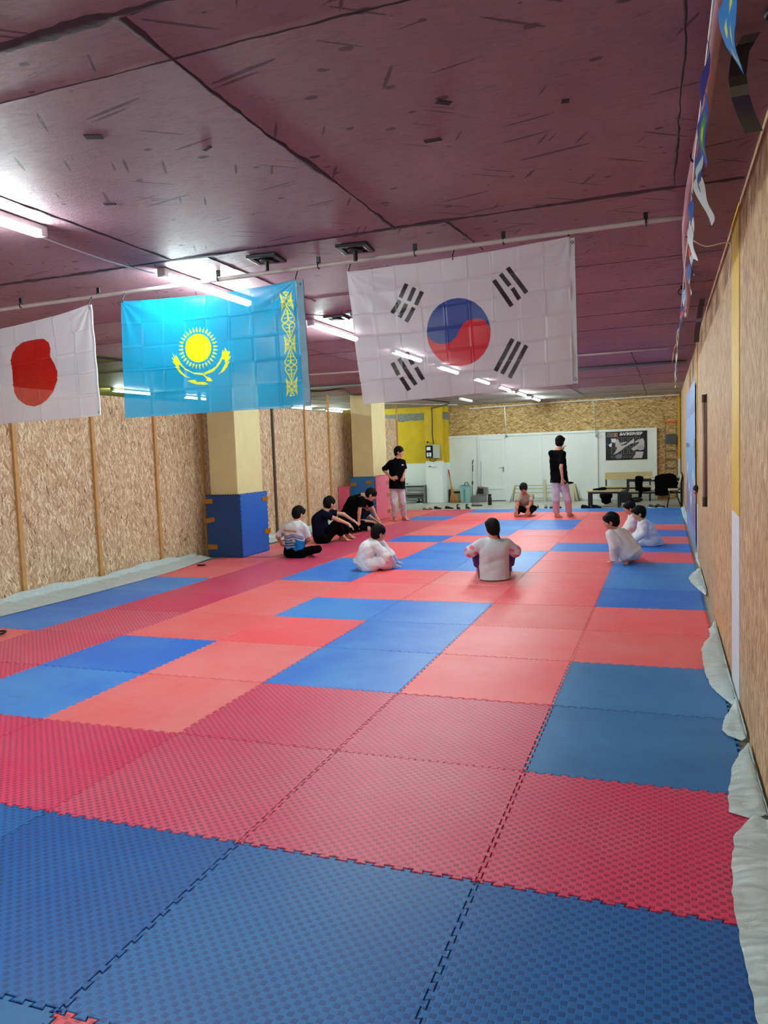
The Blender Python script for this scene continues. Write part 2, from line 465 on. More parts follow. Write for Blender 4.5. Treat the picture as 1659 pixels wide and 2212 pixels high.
# chips and old nails in the ceiling: small pieces of dark film and rusty plates
for i, (x, y, a_, l_, w_) in enumerate(((-.28, .69, 0, .075, .03), (-.14, .36, .7, .06, .03), (-1.55, .05, .4, .07, .04), (-1.9, -.3, .9, .05, .035), (-2.05, .75, .3, .06, .03), (.30, .55, .2, .03, .03), (-1.2, .35, -.5, .05, .02))):
    m_ = MB(); m_.box((x, y, H-.0015), (l_, w_, .003), Matrix.Rotation(a_, 3, 'Z')); m_.build('paint_chip', M['soot'], ceil_o)
# right wall: two boards, with a dark gap beside the far one
b = MB(); b.bb(X1, X1+.14, Y0, 2.21, -.021, H)
b.bb(X1, X1+.14, 2.73, 8.35, -.021, H)
b.bb(X1+.05, X1+.14, 2.21, 2.73, -.021, H)
b.bb(X1+.10, X1+.14, 8.35, 8.75, -.021, H)
b.bb(X1+.02, X1+.14, 8.75, 20.4, -.021, H)
structure(b.build('wall_right', M['osb_r']))
b = MB(); b.bb(X0, -5.6, 20.0, 20.4, -.021, H)
structure(b.build('wall_back', M['two_tone']))
b = MB(); b.bb(-5.68, X1+.1, 20.42, 20.5, -.021, H)
structure(b.build('wall_back', M['osb_b']))
b = MB(); b.bb(X0-.1, X0, Y0, Y1, -.021, H)
structure(b.build('wall_left', M['two_tone']))
b = MB(); b.bb(X0-.1, X1+.2, Y0-.1, Y0, -.021, H)
structure(b.build('wall_front', M['white_wall']))
# boarded partition along the left, its top below the ceiling
b = MB()
XP = -6.45
segs = [(-7.0, 1.0, 2.50), (1.0, 3.0, 2.50), (3.0, 5.62, 2.49), (5.62, 8.2, 2.48), (8.2, 10.62, 2.52), (10.62, 13.2, 2.52), (13.2, 14.6, 2.55), (14.6, 17.9, 2.50)]
for a_, c_, z_ in segs:
    b.bb(XP-.012, XP, a_+.003, c_-.003, -.015, z_)
structure(b.build('wall_partition', M['osb_l']))
# studs on the partition
def stud(i, y, z1, m, wd=.055, z0=-.018):
    b = MB(); b.bb(XP-.001, XP+.035, y-wd/2, y+wd/2, z0, z1)
    structure(b.build('trim_%d' % i, m, bevel=.003))
M['dark_wood'] = plain('dark_stud', srgb(84, 62, 46), .7, .2, 12)
for i, (y, z1, m) in enumerate(((4.27, H-.01, M['wood']), (5.58, H-.01, M['wood']), (6.9, H-.01, M['wood']), (2.95, H-.01, M['wood']), (8.12, H-.01, M['wood']), (1.65, H-.01, M['wood']),
                                (10.56, 2.55, M['dark_wood']), (11.98, 2.62, M['wood']), (13.2, H-.01, M['wood']), (14.55, 2.5, M['wood']), (17.9, H-.01, M['wood']))):
    stud(i+1, y, z1, m)
# right wall yellow / white stud with a chamfered change of colour
b = MB(); b.bb(1.054, 1.105, 2.22, 2.72, 1.13, H-.01)
structure(b.build('trim_20', M['wood_y'], bevel=.004))
b = MB(); b.bb(1.054, 1.105, 2.22, 2.72, -.018, 1.13)
structure(b.build('trim_21', M['white_stud'], bevel=.004))
b = MB(); b.bb(1.05, 1.09, 8.20, 8.36, .75, H-.02)
structure(b.build('trim_22', M['wood_y'], bevel=.004))
b = MB(); b.bb(1.05, 1.09, 8.20, 8.36, -.018, .75)
structure(b.build('trim_23', M['white_stud'], bevel=.004))
b = MB(); b.bb(1.0, 1.06, 20.3, 20.40, 1.1, H-.01)
structure(b.build('trim_24', M['wood_y']))
b = MB(); b.bb(1.0, 1.06, 20.3, 20.40, -.018, 1.1)
structure(b.build('trim_25', M['white_wall']))

# square columns
def pillar(x0, x1, y0, y1, label, mat, grp=None):
    b = MB(); b.bb(x0, x1, y0, y1, -.021, H-.002)
    o = b.build('pillar', mat, bevel=.012, origin=((x0+x1)/2, (y0+y1)/2, -.021))
    tag(o, label, 'pillar', grp); return o
pillar(-6.16, -5.66, 7.88, 8.68, 'cream painted square pillar nearest the camera, above the taped blue mats', M['cream'])
pillar(-6.16, -5.64, 13.84, 14.75, 'cream painted square pillar farther down the hall, behind the seated boys in dark tees', M['cream'])
pillar(-6.21, -5.68, 19.80, 20.0, 'yellow and white painted column carrying the electricity box on the back wall', M['two_tone_col'])
# the white built-in partition on the back wall
root = thing('white_partition', 'white plastic partition of framed panels along the back wall, left and right of the door', 'partition', (-2.6, 20.4, -.02))
L = under(root)
xs = [-5.66, -4.68, -3.84, -2.80, -1.19, .42]
b = MB()
for i, x in enumerate(xs):
    for_w = .06
    b.bb(x-for_w/2, x+for_w/2, 20.33, 20.40, -.02, 2.0)
for i in range(len(xs)-1):
    b.bb(xs[i]+.031, xs[i+1]-.031, 20.332, 20.40, 1.93, 2.0)
    if i != 1: b.bb(xs[i]+.031, xs[i+1]-.031, 20.332, 20.40, -.02, .06)
b.v = [tuple(L(v)) for v in b.v]
b.build('frame', M['white'], root, bevel=.006)
for a_, c_ in ((0, 1), (2, 3), (3, 4), (4, 5)):
    b = MB(); b.bb(xs[a_]+.03, xs[c_]-.03, 20.36, 20.39, .06, 1.93); b.v = [tuple(L(v)) for v in b.v]
    b.build('panel', M['white_panel'], root)
b = MB(); b.bb(-4.65, -3.87, 20.335, 20.395, 0.0, 1.93)
d = structure(b.build('door_1', M['white_panel']))
b = MB()
for x0, x1, z0, z1 in ((-4.65, -4.56, 0, 1.93), (-3.96, -3.87, 0, 1.93), (-4.559, -3.961, 1.84, 1.93), (-4.559, -3.961, .34, .44), (-4.559, -3.961, 0, .09)):
    b.bb(x0, x1, 20.315, 20.34, z0, z1)
b.build('door_frame', M['white'], d, bevel=.005)
b = MB(); b.bb(-3.935, -3.905, 20.30, 20.316, .86, 1.02); b.tube([(-3.92, 20.30, .99), (-3.92, 20.26, .99), (-4.04, 20.255, .985)], .009, 8)
b.build('door_handle', M['steel'], d, auto=True)
# thin rods tying partition to the ceiling
for k, (xa, za, xb, zb) in enumerate(((-3.84, 2.86, -3.80, 1.96), (-1.25, 2.86, -1.20, 1.86))):
    b = MB(); b.tube([(xa, 20.26, za), (xb, 20.27, zb)], .012, 8); b.bb(xb-.02, xb+.02, 20.25, 20.33, zb-.06, zb)
    o = b.build('tie_rod', M['steel'], auto=True, origin=(xb, 20.3, zb))
    tag(o, ['thin steel rod from ceiling to the partition beside the white door', 'thin steel rod from ceiling to the partition left of the poster'][k], 'rod')
# white trunking under the ceiling on the back wall
b = MB(); b.tube([(-4.9, 20.22, 2.80), (-2.6, 20.22, 2.845), (-1.5, 20.22, 2.85), (1.04, 20.22, 2.87)], .016, 8)
tag(b.build('cable_trunking', M['white'], origin=(-2, 20.22, 2.84)), 'long thin white trunking under the ceiling along the far board wall', 'trunking')

# ---------------------------------------------------------------- ceiling lamps
def lamp_mat():
    t = NT('lamp_tube_light')
    t.b.inputs['Base Color'].default_value = (.9, .9, .9, 1)
    t.b.inputs['Emission Color'].default_value = (*LAMP_COLOR, 1)
    t.b.inputs['Emission Strength'].default_value = LAMP_STRENGTH
    return t.m
M['lamp'] = lamp_mat()
M['lamp_off'] = plain('opal_lamp_off', srgb(214, 200, 204), .3)
def ceiling_lamp(x, y, label, lit=True, rz=0, proto=[]):
    if not proto:
        r = thing('ceiling_lamp', label, 'ceiling lamp', (x, y, H-.002), rz)
        b = MB(); b.bb(-.03, .03, 0, 1.2, -.03, 0); b.bb(-.032, .032, -.02, .03, -.06, 0); b.bb(-.032, .032, 1.17, 1.22, -.06, 0)
        b.build('housing', M['white'], r, bevel=.004)
        b = MB(); b.tube([(0, .03, -.048), (0, 1.17, -.048)], .021, 12)
        b.build('tube', M['lamp'], r, smooth=False)
        proto.append(r)
    else:
        r = copy_tree(proto[0]); r.location = (x, y, H-.002)
        tag(r, label)
    r['group'] = 'tube lamps under the ceiling'
    return r
ordn = ['over the turquoise flag', 'between the turquoise and the white flags', 'seen through the left edge of the large white flag', 'seen through the white flag below its disc',
        'seen through the lower middle of the white flag', 'right at the lower hem of the white flag', 'second from the far wall over the mats', 'nearest the far wall in the row over the mats']
nearl = ['at the left edge of the photo', 'just behind the camera', 'farthest behind the camera']
for i, y in enumerate(LAMP_ROW_A):
    ceiling_lamp(-2.64, y, 'lit tube lamp on the ceiling ' + (ordn[i] if i < 8 else nearl[i-8]))
for i, y in enumerate(LAMP_ROW_B):
    ceiling_lamp(-8.7, y, 'lit tube lamp beyond the board partition, ' + ['seen left of the turquoise flag', 'glowing through the turquoise flag', 'under the turquoise flag corner', 'near the farther pillar'][i])
r = ceiling_lamp(-4.3, 16.8, 'unlit pinkish tube lamp under the hem of the large white flag')
for ch in r.children:
    if ch.name.startswith('tube'):
        ch.data = ch.data.copy(); ch.data.materials[0] = M['lamp_off']
